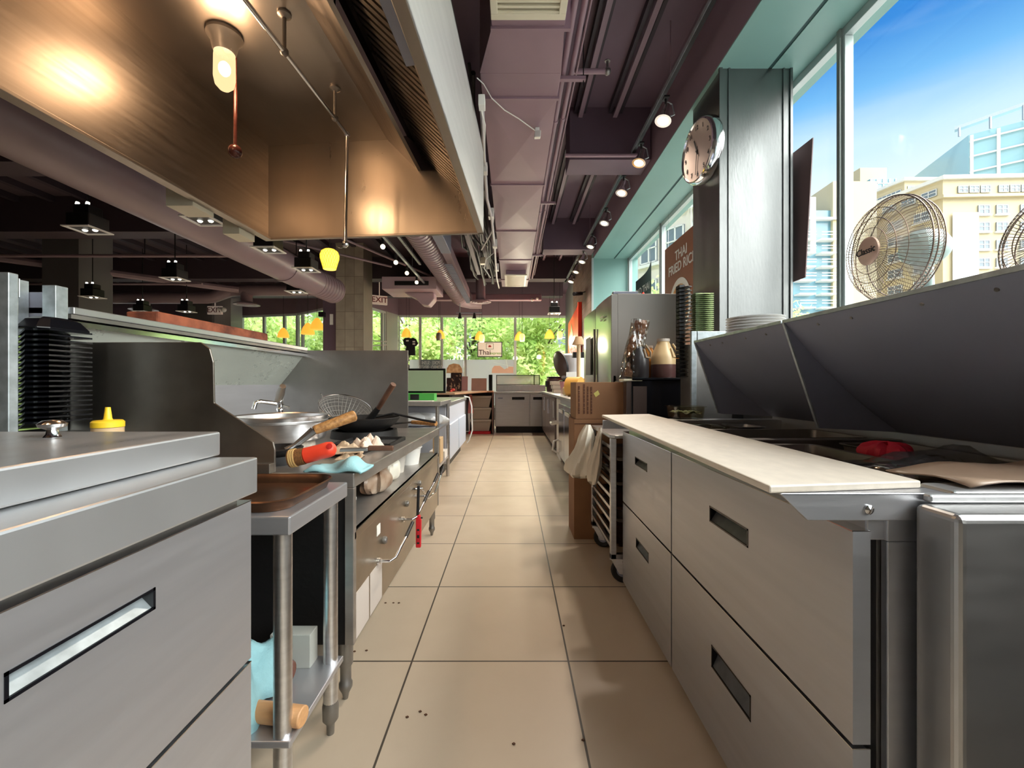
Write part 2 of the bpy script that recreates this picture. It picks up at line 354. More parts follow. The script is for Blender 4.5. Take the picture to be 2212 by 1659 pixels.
def tx(px, i):      # parameter on segment i for a view direction
    a, b = FP[i], FP[i+1]; k = (px-CX)/F
    return (k*a.y-a.x)/((b.x-a.x)-k*(b.y-a.y))
facade(FP[0], FP[1], [0, tx(1113, 0), tx(1005, 0), tx(954, 0), tx(907, 0), 1])
struct('wall_front_pier', MB().prism(*wallseg(FP[1], FP[2], 0.35, ZHD)), mat('pale door pier', C(172, 168, 160), 0.5))
facade(FP[2], FP[3], [0, 0.12, 0.62, 1])
facade(FP[3], FP[4], [0, 1]); facade(FP[4], FP[5], [0, tx(650, 4), 1]); facade(FP[5], FP[6], [0, tx(612, 5), tx(568, 5), 1])
struct('wall_front_left', MB().prism(*wallseg(FP[6], FP[7], 0.35, ZHD, 0.1)), M_dkwall)
facade(FP[7], FP[8], [0, 0.33, 0.66, 1])
# ---- columns
o = struct('column_1', MB().box(1.356, 1.806, 2.77, 3.2, 0, ZC), S_col)
struct('trim', MB().box(1.40, 1.412, 2.762, 2.77, 0, ZC).box(1.755, 1.765, 2.762, 2.77, 0, ZC).box(1.34, 1.36, 2.758, 2.775, 0, ZC).box(1.80, 1.815, 2.76, 2.80, 0, ZC), S_col, parent=o)
struct('column_2', MB().box(-3.3, -2.78, 8.0, 8.5, 0, ZC), M_pillar)
struct('column_3', MB().box(-3.56, -3.3, 8.05, 8.4, 0, ZC), M_purpled)
struct('column_4', MB().box(-7.7, -7.1, 7.0, 7.6, 0, ZC), M_dkwall)
struct('column_5', MB().box(-8.95, -8.15, 11.6, 12.3, 0, ZC), M_dkwall)
struct('column_6', MB().box(-8.15, -7.7, 11.7, 12.2, 0, ZC), mat('light grey paint', C(150, 146, 146), 0.6))
# ---- beams and joists
bmn = 0
M_beamd = mat('dimmed beam paint', C(66, 54, 62), 0.6)  # shade among the dining beams painted in as a darker colour
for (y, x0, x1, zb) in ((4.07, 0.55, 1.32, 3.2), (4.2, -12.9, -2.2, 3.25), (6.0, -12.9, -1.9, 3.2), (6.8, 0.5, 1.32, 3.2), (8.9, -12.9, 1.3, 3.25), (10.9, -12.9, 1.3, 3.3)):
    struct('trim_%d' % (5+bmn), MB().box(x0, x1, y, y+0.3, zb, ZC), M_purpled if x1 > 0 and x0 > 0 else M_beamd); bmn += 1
j = MB()
for i in range(22): j.box(-12.5+i*0.5, -12.42+i*0.5, 4.5, 12.4, 3.62, ZC)
for x in (0.59, 0.67, 0.92, 1.02): j.box(x, x+0.03, -3.5, 8.8, 3.64, ZC)
struct('trim_20', j, mat('joist paint', C(48, 40, 50), 0.6))
j = MB()
for x in (0.62, 0.95): j.box(x+0.01, x+0.05, -3.5, 8.8, 3.60, 3.63)
struct('trim_21', j, M_purple)

# ================================================================ OUTSIDE
M_ground = mat('paved street', C(170, 168, 162), 0.8, noise=0.15, nscale=0.3)
struct('street', MB().box(-150, 260, 13.1, 260, -0.5, -0.35).box(2.2, 260, -60, 13.1, -0.5, -0.35), M_ground)
M_cst = mat('cream stone', C(196, 182, 146), 0.7, noise=0.04, nscale=0.2)
M_glassb = mat('blue facade glass', C(120, 168, 184), 0.15, 0.0, noise=0.25, nscale=0.25)
M_glasst = mat('teal facade glass', C(160, 200, 206), 0.2)
M_winb = mat('dark window glass', C(110, 124, 134), 0.1)
M_conc = mat('white concrete', C(222, 222, 216), 0.6)
def facade_grid(T, a, b, z0, z1, cols, rows, w, h, m, name='window', n=None, cap=True):
    """windows set proud of a wall running from a to b"""
    a = V(a[0], a[1], 0); b = V(b[0], b[1], 0); d = (b-a).normalized(); L = (b-a).length
    n = V(d.y, -d.x, 0)
    if (-(a+b)/2).dot(n) < 0: n = -n
    for r in rows:
        for c in cols:
            u = c; p = a+d*u+V(0,0,r)
            fr = MB().prism([p-d*w/2+n*0.02, p+d*w/2+n*0.02, p+d*w/2+n*0.12, p-d*w/2+n*0.12], (0,0,h))
            o = part(T, name, fr, M_winb)
            k = MB()
            for q in (-w/2, 0, w/2-0.08): k.prism([p+d*q+n*0.12, p+d*(q+0.08)+n*0.12, p+d*(q+0.08)+n*0.17, p+d*q+n*0.17], (0,0,h))
            for z in (0, h/2, h-0.08): k.prism([p-d*w/2+n*0.12+V(0,0,z), p+d*w/2+n*0.12+V(0,0,z), p+d*w/2+n*0.17+V(0,0,z), p-d*w/2+n*0.17+V(0,0,z)], (0,0,0.08))
            if cap: k.prism([p-d*(w/2+0.2)+n*0.0-V(0,0,0.25), p+d*(w/2+0.2)-V(0,0,0.25), p+d*(w/2+0.2)+n*0.25-V(0,0,0.25), p-d*(w/2+0.2)+n*0.25-V(0,0,0.25)], (0,0,0.2))
            part(o, 'window_bars', k, M_conc)
def flat(z, p): return [V(q[0], q[1], z) for q in p]
# cream office block on the corner
T = thing('office_building', 'cream stone office block with a tall white banner and rows of square windows', 'building', (62, 60, -0.35))
A, B, D_ = (60.5, 60), (104, 58), (54.5, 84)
E_ = (100, 84)
part(T, 'wall', MB().prism(flat(-0.35, [A, B, E_, D_]), (0,0,30.0)), M_cst)
part(T, 'cornice', MB().prism(flat(29.65, [(60.2, 59.6), (104.5, 57.6), (100, 84.5), (54, 84.5)]), (0,0,0.5)), M_conc)
part(T, 'ledge', MB().prism(flat(27.0, [(60.1, 59.5), (104.5, 57.5), (100, 84.5), (53.9, 84.5)]), (0,0,0.4)), M_cst)
RW = [24.7, 22.3, 19.8, 17.3, 14.8, 12.3]
facade_grid(T, A, B, 0, 0, [5.4, 7.8, 11.0, 13.4, 16.6, 19.0], RW, 1.5, 1.25, M_winb)
facade_grid(T, A, B, 0, 0, [2.6, 4.1, 5.6, 8.0, 9.5, 11.0, 13.6, 15.1], [27.7], 1.3, 1.0, M_winb, cap=False)
facade_grid(T, A, D_, 0, 0, [2.5, 6.0, 11.0, 14.5], RW[:5], 2.0, 1.3, M_winb)
facade_grid(T, A, D_, 0, 0, [1.6, 4.2, 6.8, 10.5, 13.1, 15.7], [27.7], 1.9, 1.0, M_winb, cap=False)
b_ = solo('wall_banner', MB().prism([(61.6, 59.75, 11.6), (65.0, 59.6, 11.6), (65.0, 59.6, 26-1.1), (61.6, 59.75, 26-1.1)], (0, -0.1, 0)), mat('white banner', C(248, 248, 248), 0.6), 'long white vertical banner on the cream stone office block', 'banner')
ln = MB()
for i in range(4): ln.box(61.95, 64.4-0.3*(i == 3), 59.4, 59.45, 15.6-i*0.35, 15.75-i*0.35)
o = ln.build('banner_text', mat('grey print', C(190, 190, 192), 0.6), parent=b_)
# set-back storeys behind
T = thing('office_building', 'stepped cream upper storeys rising behind the corner office block', 'building', (62, 92, -0.35))
part(T, 'wall', MB().prism(flat(-0.35, [(84.5, 92), (93.5, 92), (93, 99), (83, 99)]), (0,0,45)), M_cst)
part(T, 'roof', MB().prism(flat(44.6, [(84, 91.4), (94.3, 91.4), (94, 99.4), (82.4, 99.4)]), (0,0,0.6)), M_conc)
facade_grid(T, (84.5, 92), (93.5, 92), 0, 0, [1.5, 3.5, 5.5, 7.5], [41.6], 1.8, 1.9, M_winb, cap=False)
facade_grid(T, (84.5, 92), (83, 99), 0, 0, [1.6, 3.5, 5.4], [41.2], 2.0, 1.9, M_winb, cap=False)
part(T, 'terrace', MB().prism(flat(-0.35, [(74, 88), (81, 88), (81, 98), (72, 98)]), (0,0,37.5)), M_cst)
T = thing('office_tower', 'plain cream stone tower slab behind the first fan', 'building', (103, 126, -0.35))
part(T, 'wall', MB().box(99.4, 107.0, 122, 130, -0.35, 62.6), M_cst)
part(T, 'roof_box', MB().box(104.5, 106.5, 121, 122, 56.5, 58.5), M_conc)
T = thing('glass_building', 'teal glass tower with a curved steel roof canopy behind the cream office block', 'building', (105, 96, -0.35))
part(T, 'wall', MB().prism(flat(-0.35, [(102.6, 96), (124, 78), (140, 96), (110, 120)]), (0,0,57.2)), M_glasst)
gg = MB()
for k in range(6):
    gg.prism([(102.5, 95.8, 38+k*3.4), (124, 77.8, 38+k*3.4), (124, 77.5, 38+k*3.4), (102.5, 95.5, 38+k*3.4)], (0,0,0.35))
for k in range(8):
    q = V(102.5+21.5*k/7, 95.7-18*k/7, 30); gg.prism([q, q+V(.4,-.35,0), q+V(.3,-.55,0), q+V(-.1,-.2,0)], (0,0,26.5))
part(T, 'facade_grid', gg, M_conc)
part(T, 'roof_canopy', MB().prism([(100.5, 97, 58.6), (126, 75, 62.5), (127, 76, 62.5), (101.5, 98, 58.6)], (0,0,0.7)), S_galv)
cp = MB()
for k in range(7): cp.bar((101+3.6*k, 96.5-3.05*k, 56.8), (101+3.6*k, 96.5-3.05*k, 58.8+0.55*k), 0.3, 0.3)
part(T, 'canopy_post', cp, S_galv)
T = thing('glass_building', 'small blue glass block beside the plain cream tower slab', 'building', (86, 102, -0.35))
part(T, 'wall', MB().box(83.8, 89.8, 100, 104, -0.35, 48.9), M_glassb)
gg = MB()
for k in range(8): gg.box(83.7, 89.8, 99.8, 100, 33+k*2.1, 33.2+k*2.1)
for k in range(5): gg.box(83.8+k*1.45, 84+k*1.45, 99.8, 100, 25, 48.9)
part(T, 'facade_grid', gg, M_conc)
# balcony tower seen between column and mullion
T = thing('apartment_building', 'blue glass apartment block with white balcony fins beside the steel column', 'building', (46, 62, -0.35))
part(T, 'wall', MB().prism(flat(-0.35, [(40.8, 62), (47.2, 62), (50, 74), (40, 74)]), (0,0,26.5)), M_glassb)
part(T, 'stone_wing', MB().prism(flat(-0.35, [(46.2, 61.5), (52.5, 61.5), (54, 74), (47, 74)]), (0,0,30.5)), M_cst)
for (x0, x1) in ((40.9, 43.2), (44.0, 46.4)):
    for k in range(11):
        z = 2.0+k*1.95; bb = MB().box(x0, x1, 60.7, 62, z, z+0.22).box(x0, x1, 60.6, 60.7, z+0.65, z+0.75).box(x0, x1, 60.6, 60.7, z+1.05, z+1.15)
        part(T, 'balcony', bb, M_conc)
part(T, 'roof_fin', MB().box(42.8, 43.6, 61.3, 62, 20, 27.8).box(40.6, 47.4, 61.2, 62, 24.6, 24.9), M_conc)
# cream block through the far right window
T = thing('office_building', 'pale stone building with square windows beyond the window posters', 'building', (9, 26, -0.35))
part(T, 'wall', MB().prism(flat(-0.35, [(7.2, 30), (11.5, 24), (14.5, 30), (11, 36)]), (0,0,17)), mat('pale limestone', C(222, 214, 200), 0.7))
facade_grid(T, (7.2, 30), (11.5, 24), 0, 0, [1.0, 2.9, 4.8, 6.6], [3.0, 5.9, 8.8, 11.6, 14.3], 1.25, 1.8, M_winb)
# pale block behind the trees at the front
T = thing('office_building', 'white building glimpsed behind the street trees at the front windows', 'building', (0, 48, -0.35))
part(T, 'wall', MB().box(-40, 14, 48, 56, -0.35, 9), mat('white render', C(236, 236, 232), 0.7))
facade_grid(T, (-40, 48), (14, 48), 0, 0, [4, 9, 14, 19, 24, 29, 36, 41, 46, 51], [1.6, 5.2], 2.4, 1.9, M_winb)
# ---- trees
M_leaf = mat('lime leaves', C(222, 234, 160), 0.6, col2=C(160, 200, 104), nscale=1.4, thr=(0.4, 0.6))
M_leaf2 = mat('green leaves', C(204, 226, 160), 0.6, col2=C(136, 182, 110), nscale=1.4, thr=(0.4, 0.6))
for m_ in (M_leaf, M_leaf2):
    b = m_.node_tree.nodes['Principled BSDF']; tr = m_.node_tree.nodes.new('ShaderNodeBsdfTranslucent'); mxs = m_.node_tree.nodes.new('ShaderNodeMixShader'); mxs.inputs[0].default_value = 0.5
    tr.inputs[0].default_value = C(228, 238, 178); out = m_.node_tree.nodes['Material Output']
    m_.node_tree.links.new(b.outputs[0], mxs.inputs[1]); m_.node_tree.links.new(tr.outputs[0], mxs.inputs[2]); m_.node_tree.links.new(mxs.outputs[0], out.inputs[0])
M_bark = mat('grey brown bark', C(96, 84, 74), 0.9, noise=0.3, nscale=3, bump=0.4, bscale=10)
def make_tree(seed, leaf, n=5200, h=8.0, r=3.0):
    R = random.Random(seed); T = thing('street_tree', 't', 'tree')
    tk = MB(); top = V(0, 0, h*0.55); tk.tube([(0,0,0),(0.05,0,h*0.3),(0,0.05,h*0.55),(0.1,0,h*0.8)], [0.16, 0.13, 0.10, 0.03], 8)
    cl = []
    for i in range(26):
        a = R.uniform(0, 2*PI); zz = R.uniform(0.18, 0.98)*h; rr = r*math.sqrt(max(0.08, 1-((zz/h-0.55)/0.5)**2))*R.uniform(0.45, 0.95)
        c = V(rr*math.cos(a), rr*math.sin(a), zz); cl.append((c, R.uniform(0.7, 1.25)))
        if i % 2 == 0:
            s = V(0, 0, max(h*0.22, zz*0.6)); tk.tube([s, s.lerp(c, 0.5)+V(0,0,0.15), c], [0.045, 0.03, 0.010], 5)
    for i in range(12):
        cl.append((V(R.uniform(-0.8,0.8), R.uniform(-1.2,-0.2), R.uniform(0.2,0.75)*h), R.uniform(0.7,1.1)))
    lf = MB()
    for i in range(n):
        c, q = R.choice(cl); d = V(R.gauss(0,1), R.gauss(0,1), R.gauss(0,0.8)).normalized()*q*R.uniform(0.35, 1.0)
        p = c+d; u = V(R.gauss(0,1), R.gauss(0,1), R.gauss(0,1)).normalized(); w = u.orthogonal().normalized(); L = R.uniform(0.09, 0.17)
        lf.add([p-u*L, p+w*L*0.55, p+u*L, p-w*L*0.55], [(0,1,2,3)])
    part(T, 'trunk', tk, M_bark, smooth=True)
    part(T, 'foliage', lf, leaf)['kind'] = 'stuff'
    return T
tA = make_tree(1, M_leaf, 8500, 7.0, 2.9); tB = make_tree(2, M_leaf2, 8500, 7.4, 3.0)
used = set()
def place_tree(src, x, y, s, rz, lab):
    T = src if src.name not in used else copy_tree(src)
    used.add(src.name); T.location = (x, y, -0.35); T.scale = (s, s, s*0.95); T.rotation_euler = (0, 0, rz); T['label'] = lab; T['group'] = 'street trees outside the windows'
place_tree(tA, 1.2, 19, 1.02, 0.3, 'lime green street tree behind the rightmost front window pane')
place_tree(tB, -1.9, 21.5, 0.98, 1.4, 'street tree behind the framed shop sign in the front window')
place_tree(tA, -4.6, 19.5, 0.92, 2.4, 'street tree behind the window panes with reversed lettering')
place_tree(tB, -8.2, 20, 0.95, 3.3, 'street tree seen just left of the stone tiled pillar')
place_tree(tA, -11.2, 19.4, 0.9, 4.2, 'street tree behind the middle pane left of the pillar')
place_tree(tB, -13.6, 24.5, 0.8, 0.9, 'thin street tree behind the far left front pane')
place_tree(tA, 6.0, 24, 1.0, 5.2, 'street tree standing beyond the right corner of the front windows')
place_tree(tB, 6.4, 14.6, 0.72, 2.0, 'street tree behind the window with the brown food poster')
place_tree(tA, 9.8, 17.5, 0.7, 0.5, 'street tree beyond the right window close to the steel column')
hg = MB(); R2 = random.Random(5)
for i in range(9000):
    p = V(R2.uniform(-22, 12), R2.uniform(29, 32), 0); top = 4.2+1.3*math.sin(p.x*1.1)+0.8*math.sin(p.x*2.7); p.z = R2.uniform(-0.3, top)
    u = V(R2.gauss(0,1), R2.gauss(0,1), R2.gauss(0,1)).normalized(); w = u.orthogonal().normalized(); L = R2.uniform(0.14, 0.26)
    hg.add([p-u*L, p+w*L*0.6, p+u*L, p-w*L*0.6], [(0,1,2,3)])
o = hg.build('shrub_belt', M_leaf, origin=(0, 30, -0.35)); tagit(o, 'belt of green shrubs along the street behind the trees', 'shrubs'); o['kind'] = 'stuff'
# ================================================================ LEFT SIDE
def on(X, x, y): return PX(x, y, X)
# ---- refrigerated base with drawers in the foreground
T = thing('refrigerated_base', 'large steel drawer refrigerator with raised hopper lid in the left foreground', 'refrigerator', (-0.9, 0.2, 0))
part(T, 'worktop', MB().box(-1.30, -0.525, -0.9, 0.883, 0.845, 0.918), S_top, bev=0.004)
part(T, 'body', MB().box(-1.28, -0.56, -0.88, 0.87, 0.10, 0.845), S_dark)
dA, dB = 0.48*0.535/0.60, 0.0
h0 = 0.535*F/(CX-8); h1 = 0.535*F/(CX-335); hz0 = H-487/F*h1; hz1 = H-440/F*h1
def drawer(T, X, sgn, y0, y1, z0, z1, hy0, hy1, hz0, hz1, m=S_front, th=0.03, name='drawer', rec=None):
    """drawer front whose face lies at X, body away from the aisle (sgn); recessed pull"""
    xb = X+sgn*th; fr = MB()
    a, b = min(X, xb), max(X, xb)
    for (u0, u1, w0, w1) in ((y0, hy0, z0, z1), (hy1, y1, z0, z1), (hy0, hy1, z0, hz0), (hy0, hy1, hz1, z1)): fr.box(a, b, u0, u1, w0, w1)
    D = part(T, name, fr, m)
    part(D, 'top_edge', MB().box(min(X-sgn*0.0012, xb), max(X-sgn*0.0012, xb), y0, y1, z1-0.0005, z1+0.0012), S_chrome)  # added chrome strip standing in for the bright edge highlight
    t = 0.004; e = MB(); X2 = X-sgn*0.001; xi = X+sgn*0.026
    def bb(u0, u1, w0, w1): e.box(min(X2, xi), max(X2, xi), u0, u1, w0, w1)
    bb(hy0, hy0+t, hz0, hz1); bb(hy1-t, hy1, hz0, hz1); bb(hy0, hy1, hz0, hz0+t); bb(hy0, hy1, hz1-t, hz1)
    part(D, 'handle_frame', e, M_blackg)
    g = MB().prism([(X+sgn*0.003, hy0+t, hz0+t), (X+sgn*0.028, hy0+t, hz1-t), (X+sgn*0.028, hy1-t, hz1-t), (X+sgn*0.003, hy1-t, hz0+t)], (0, 0, 0)) if False else MB().poly([(X+sgn*0.002, hy0+t, hz0+t), (X+sgn*0.002, hy1-t, hz0+t), (X+sgn*0.026, hy1-t, hz1-t), (X+sgn*0.026, hy0+t, hz1-t)])
    g.box(min(X+sgn*0.027, X+sgn*0.0295), max(X+sgn*0.027, X+sgn*0.0295), hy0, hy1, hz0, hz1)
    part(D, 'handle_recess', g, rec or S_galv)
    return D
drawer(T, -0.535, -1, -0.2, 0.876, 0.508, 0.83, h0, h1, hz0, hz1)
drawer(T, -0.535, -1, -0.2, 0.876, 0.13, 0.500, h0, h1, 0.34, 0.378)
part(T, 'lid', MB().box(-1.28, -0.608, -0.5, 0.892, 0.920, 0.9695), S_top, bev=0.004)
kc = PZ(113, 944, 0.9695)
part(T, 'knob', MB().lathe([(0.0, -0.001), (0.013, 0), (0.009, 0.006), (0.008, 0.014), (0.019, 0.019), (0.021, 0.025), (0.014, 0.031), (0.0, 0.033)], kc, 24), S_chrome, smooth=True)
for (x, y) in ((-0.62, 0.8), (-1.2, 0.8), (-0.62, -0.8), (-1.2, -0.8)): part(T, 'leg', MB().cyl((x, y, 0), (x, y, 0.1), 0.025), M_black)
# ---- squeeze bottle, standing on a plank behind the fridge
c = P(233, 925, 1.02)
T = thing('side_shelf', 'narrow steel shelf between the drawer refrigerator and the stove splash guard', 'shelf', (-1.1, 1.0, 0))
part(T, 'shelf_top', MB().box(-1.40, -0.80, 0.905, 0.99, 0.77, 0.79).box(-1.40, -0.84, 0.99, 1.10, 0.77, 0.79) if False else MB().box(-1.38, -0.98, 0.90, 1.38, 0.74, 0.76), S_dark)
for (x, y) in ((-1.36, 0.93), (-1.36, 1.35), (-1.0, 0.93), (-1.0, 1.35)): part(T, 'leg', MB().cyl((x, y, 0), (x, y, 0.74), 0.015), S_dark)
T = thing('squeeze_bottle', 'clear squeeze bottle with yellow nozzle cap by the steel knob', 'bottle', (c.x, 1.02, 0.76))
part(T, 'bottle_body', MB().lathe([(0.0, 0), (0.034, 0.002), (0.036, 0.02), (0.036, 0.165), (0.030, 0.185), (0.030, 0.205), (0, 0.206)], (c.x, 1.02, 0.76), 28), mat('cloudy plastic', C(200, 170, 130), 0.35), smooth=True)
zc = 0.76+0.206
part(T, 'cap', MB().lathe([(0.0, 0), (0.031, 0), (0.031, 0.012), (0.027, 0.016), (0.010, 0.017), (0.008, 0.020), (0.005, 0.047), (0, 0.047)], (c.x, 1.02, zc), 28), M_yel, smooth=True)
# ---- small steel table with baking tray
T = thing('steel_side_table', 'small stainless side table with tubular legs beside the stove', 'table', (-0.75, 1.18, 0))
X0, X1, Y0, Y1, ZT = -1.02, -0.52, 1.0, 1.352, 0.758
tp = MB().poly([(X0,Y0,ZT),(X1-0.0,Y0,ZT),(X1,Y1,ZT),(X0,Y1,ZT)])
part(T, 'tabletop', MB().box(X0, X1, Y0, Y1, ZT-0.045, ZT), S_front, bev=0.004)
for (x, y) in ((X1-0.035, Y0+0.035), (X1-0.035, Y1-0.045), (X0+0.035, Y0+0.035), (X0+0.035, Y1-0.045)):
    l = part(T, 'leg', MB().lathe([(0.021, 0.09), (0.021, ZT-0.045)], (x, y, 0), 24), S_alu, smooth=True)
    part(l, 'foot', MB().lathe([(0.0, 0), (0.011, 0.0), (0.012, 0.03), (0.023, 0.045), (0.024, 0.085), (0.021, 0.1)], (x, y, 0), 20), S_dark, smooth=True)
part(T, 'undershelf', MB().box(X0+0.01, X1-0.005, Y0+0.01, Y1-0.02, 0.205, 0.222), S_front, bev=0.003)
tr = MB(); R_ = 0.07
def rrect(x0, x1, y0, y1, r, z, n=7):
    pts = []
    for (cx, cy, a0) in ((x1-r, y1-r, 0), (x0+r, y1-r, 90), (x0+r, y0+r, 180), (x1-r, y0+r, 270)):
        for k in range(n+1):
            a = math.radians(a0+90*k/n); pts.append(V(cx+r*math.cos(a), cy+r*math.sin(a), z))
    return pts
def loft(mb, loops, close_last=True, close_first=False):
    n = len(loops[0]); vs = [p for l in loops for p in l]; fs = []
    for i in range(len(loops)-1):
        for k in range(n): fs.append((i*n+k, i*n+(k+1) % n, (i+1)*n+(k+1) % n, (i+1)*n+k))
    if close_last: fs.append(tuple((len(loops)-1)*n+k for k in range(n)))
    if close_first: fs.append(tuple(range(n-1, -1, -1)))
    return mb.add(vs, fs)
tx0, tx1, ty0, ty1 = -1.00, -0.538, 1.012, 1.338
loft(tr, [rrect(tx0+.016, tx1-.016, ty0+.016, ty1-.016, .055, ZT+.001), rrect(tx0+.006, tx1-.006, ty0+.006, ty1-.006, .065, ZT+.024), rrect(tx0, tx1, ty0, ty1, .07, ZT+.027), rrect(tx0+.004, tx1-.004, ty0+.004, ty1-.004, .066, ZT+.030), rrect(tx0+.010, tx1-.010, ty0+.010, ty1-.010, .06, ZT+.026), rrect(tx0+.020, tx1-.020, ty0+.020, ty1-.020, .052, ZT+.005)], True, True)
solo('baking_tray', tr, M_tray, 'browned metal baking tray lying on the small steel side table', 'tray', smooth=True)
# things on the undershelf
zs = 0.222
cl = MB()
def clothf(u, v):
    a = u*PI; return V(-0.83+0.19*u+0.015*math.sin(v*9), 1.03+0.2*v+0.012*math.sin(u*11), zs+0.008+0.16*math.sin(a)**0.7*(1-0.35*v)+0.012*math.sin(u*17+v*8))
cl.grid(clothf, 22, 14)
solo('folded_cloth', cl, M_blue, 'pale blue cloth bundled on the shelf under the steel side table', 'cloth', solid=0.006, smooth=60)
solo('rolling_pin', MB().lathe([(0, 0), (0.020, 0.001), (0.022, 0.01), (0.023, 0.27), (0.02, 0.28), (0, 0.281)], (-0.845, 1.115, zs+0.0242), 20, (1, -0.0, 0)), mat('pale wood', C(206, 156, 108), 0.5, noise=0.15, nscale=12, stretch=(1, 8, 8)), 'pale wooden rolling pin poking out below the steel side table', 'rolling pin', smooth=True) if False else None
solo('wooden_roller', MB().cyl((-0.66, 1.075, zs+0.0245), (-0.515, 1.055, zs+0.0245), 0.024, n=20), mat('pale wood', C(206, 156, 108), 0.5, noise=0.15, nscale=12, stretch=(1, 8, 8)), 'pale wooden roller end poking out under the steel side table', 'rolling pin', smooth=True, bev=0.003)
solo('glass_bottle', MB().lathe([(0, 0), (0.030, 0.0), (0.033, 0.006), (0.033, 0.14), (0.012, 0.19), (0.012, 0.23), (0, 0.23)], (-0.625, 1.20, zs+0.034), 20, (-1, 0.15, 0)), mat('brown glass', C(96, 48, 24), 0.15), 'brown bottle lying on the shelf under the steel side table', 'bottle', smooth=True)
solo('paper_box', MB().box(-0.72, -0.60, 1.27, 1.32, zs, zs+0.10), mat('dim white card', C(170, 172, 166), 0.7), 'small white box at the back of the table undershelf', 'box', bev=0.002)
# ---- wok range
T = thing('wok_range', 'long stainless steel wok range with splash guards down the left aisle', 'stove', (-1.1, 2.25, 0))
XR, YA, YB, ZR = -0.525, 1.422, 3.06, 0.771
def zr(y): return 0.768-0.012*(y-YA)
tp = MB()
holes = [(1.60, 1.98), (2.12, 2.50), (2.58, 2.88)]
tp.prism([(XR, YA, 0.722), (XR, YB, 0.70), (XR, YB, 0.750), (XR, YA, 0.771)], (-1.13, 0, 0))
part(T, 'cooktop', tp, S_range, bev=0.004)
part(T, 'cabinet', MB().box(-1.64, XR-0.32, YA+0.01, YB, 0.20, 0.70), S_dark)
part(T, 'open_shelf', MB().box(XR-0.32, XR-0.004, YA+0.01, YB, 0.555, 0.572), S_range, bev=0.002)
part(T, 'front_panel', MB().box(XR-0.02, XR-0.003, YA+0.005, YB, 0.20, 0.553).box(XR-0.02, XR, YA+0.005, YB, 0.545, 0.572), mat('warm range panel steel', (0.50, 0.44, 0.36, 1), 0.34, 1.0, noise=0.25, nscale=4, bump=0.03), bev=0.002)
part(T, 'side_panel', MB().box(-1.62, XR-0.003, YA, YA+0.006, 0.20, 0.72), M_blackm)
part(T, 'corner_post', MB().box(XR-0.03, XR, YA-0.005, YA+0.02, 0.2, 0.722), S_range, bev=0.002)
part(T, 'corner_post', MB().box(XR-0.03, XR, YB-0.02, YB+0.003, 0.2, 0.70), S_range, bev=0.002)
for (x, y) in ((XR-0.04, YA+0.03), (XR-0.04, YB-0.05), (-1.55, YA+0.04), (-1.55, YB-0.05)):
    part(T, 'leg', MB().lathe([(0.0, 0), (0.008, 0), (0.012, 0.02), (0.022, 0.04), (0.022, 0.055), (0.018, 0.06), (0.018, 0.11), (0.024, 0.12), (0.024, 0.2)], (x, y, 0), 16), S_dark, smooth=True)
g = [(-1.486,1.206),(-1.03,1.206),(-1.0,1.185),(-0.988,1.14),(-0.985,1.005),(-0.79,0.875),(-0.784,0.85),(-0.784,0.776),(-1.60,0.776),(-1.60,1.206)]
sg = MB().prism([(x, 1.412, z) for x, z in g], (0, 0.008, 0)).prism([(-0.99, 1.385, 0.776), (-0.786, 1.385, 0.776), (-0.786, 1.385, 0.808), (-0.99, 1.385, 0.808)], (0, 0.03, 0))
M_guard = steel('heat browned steel', 0.44, 0.36, (1.0, 0.90, 0.80), noise=0.35)
part(T, 'near_splash_guard', sg, M_guard, bev=0.002)
part(T, 'far_splash_guard', MB().box(-1.66, -0.745, 3.06, 3.07, 0.70, 1.306), steel('grey guard steel', 0.36, 0.42, (1, 0.96, 0.93), noise=0.2), bev=0.001)
part(T, 'back_panel', MB().box(-1.665, -1.655, 1.42, 3.06, 0.75, 1.06), S_front)
# labels and specks on the panel
part(T, 'panel_label', MB().box(XR-0.003, XR-0.0015, on(XR,766,1300).y, on(XR,798,1300).y, 0.205, 0.36), mat('faded label', C(196, 186, 178), 0.6))
part(T, 'panel_label', MB().box(XR-0.003, XR-0.0015, on(XR,801,1300).y, on(XR,826,1300).y, 0.205, 0.36), mat('faded label', C(196, 186, 178), 0.6))
p0 = on(XR, 819, 1144)
part(T, 'small_label', MB().box(XR-0.003, XR-0.001, p0.y-0.02, p0.y+0.02, p0.z-0.02, p0.z+0.02), M_white)
def valve(bx, by, kx=1.0):
    p = on(XR-0.003, bx, by); v = MB().cyl(p, p+V(0.012,0,0), 0.013, n=14); v.tube([p+V(0,0,0), p+V(0.05,0,0), p+V(0.065, 0.02, 0.004), p+V(0.075, 0.15*kx, 0.04)], 0.0065, 10)
    a = part(T, 'valve_lever', v, S_chrome, smooth=True)
    q0 = p+V(0.075, 0.15*kx, 0.04); q1 = q0+V(0.005, 0.10*kx, 0.03); part(a, 'lever_grip', MB().tube([q0, q1], 0.008, 10), M_black, smooth=True)
    part(T, 'valve_knob', MB().lathe([(0, 0), (0.014, 0), (0.016, 0.008), (0.012, 0.016), (0, 0.018)], p+V(0.0, 0.075, 0.055), 16, (1,0,0)), S_dark, smooth=True)
valve(815, 1212); valve(868, 1122); valve(897, 1072)
# long arm of the rear faucet valve
p = on(XR, 915, 1073)
a = part(T, 'swing_lever', MB().tube([p+V(0,-0.22,0.1), p+V(0.03,-0.2,0.1), p+V(0.04,-0.08,0.01), p+V(0.05,0.1,0.0), p+V(0.05,0.30,0.06)], 0.007, 10), S_chrome, smooth=True)
part(a, 'lever_grip', MB().tube([p+V(0.05,0.30,0.06), p+V(0.05,0.42,0.095)], 0.009, 10), M_black, smooth=True)
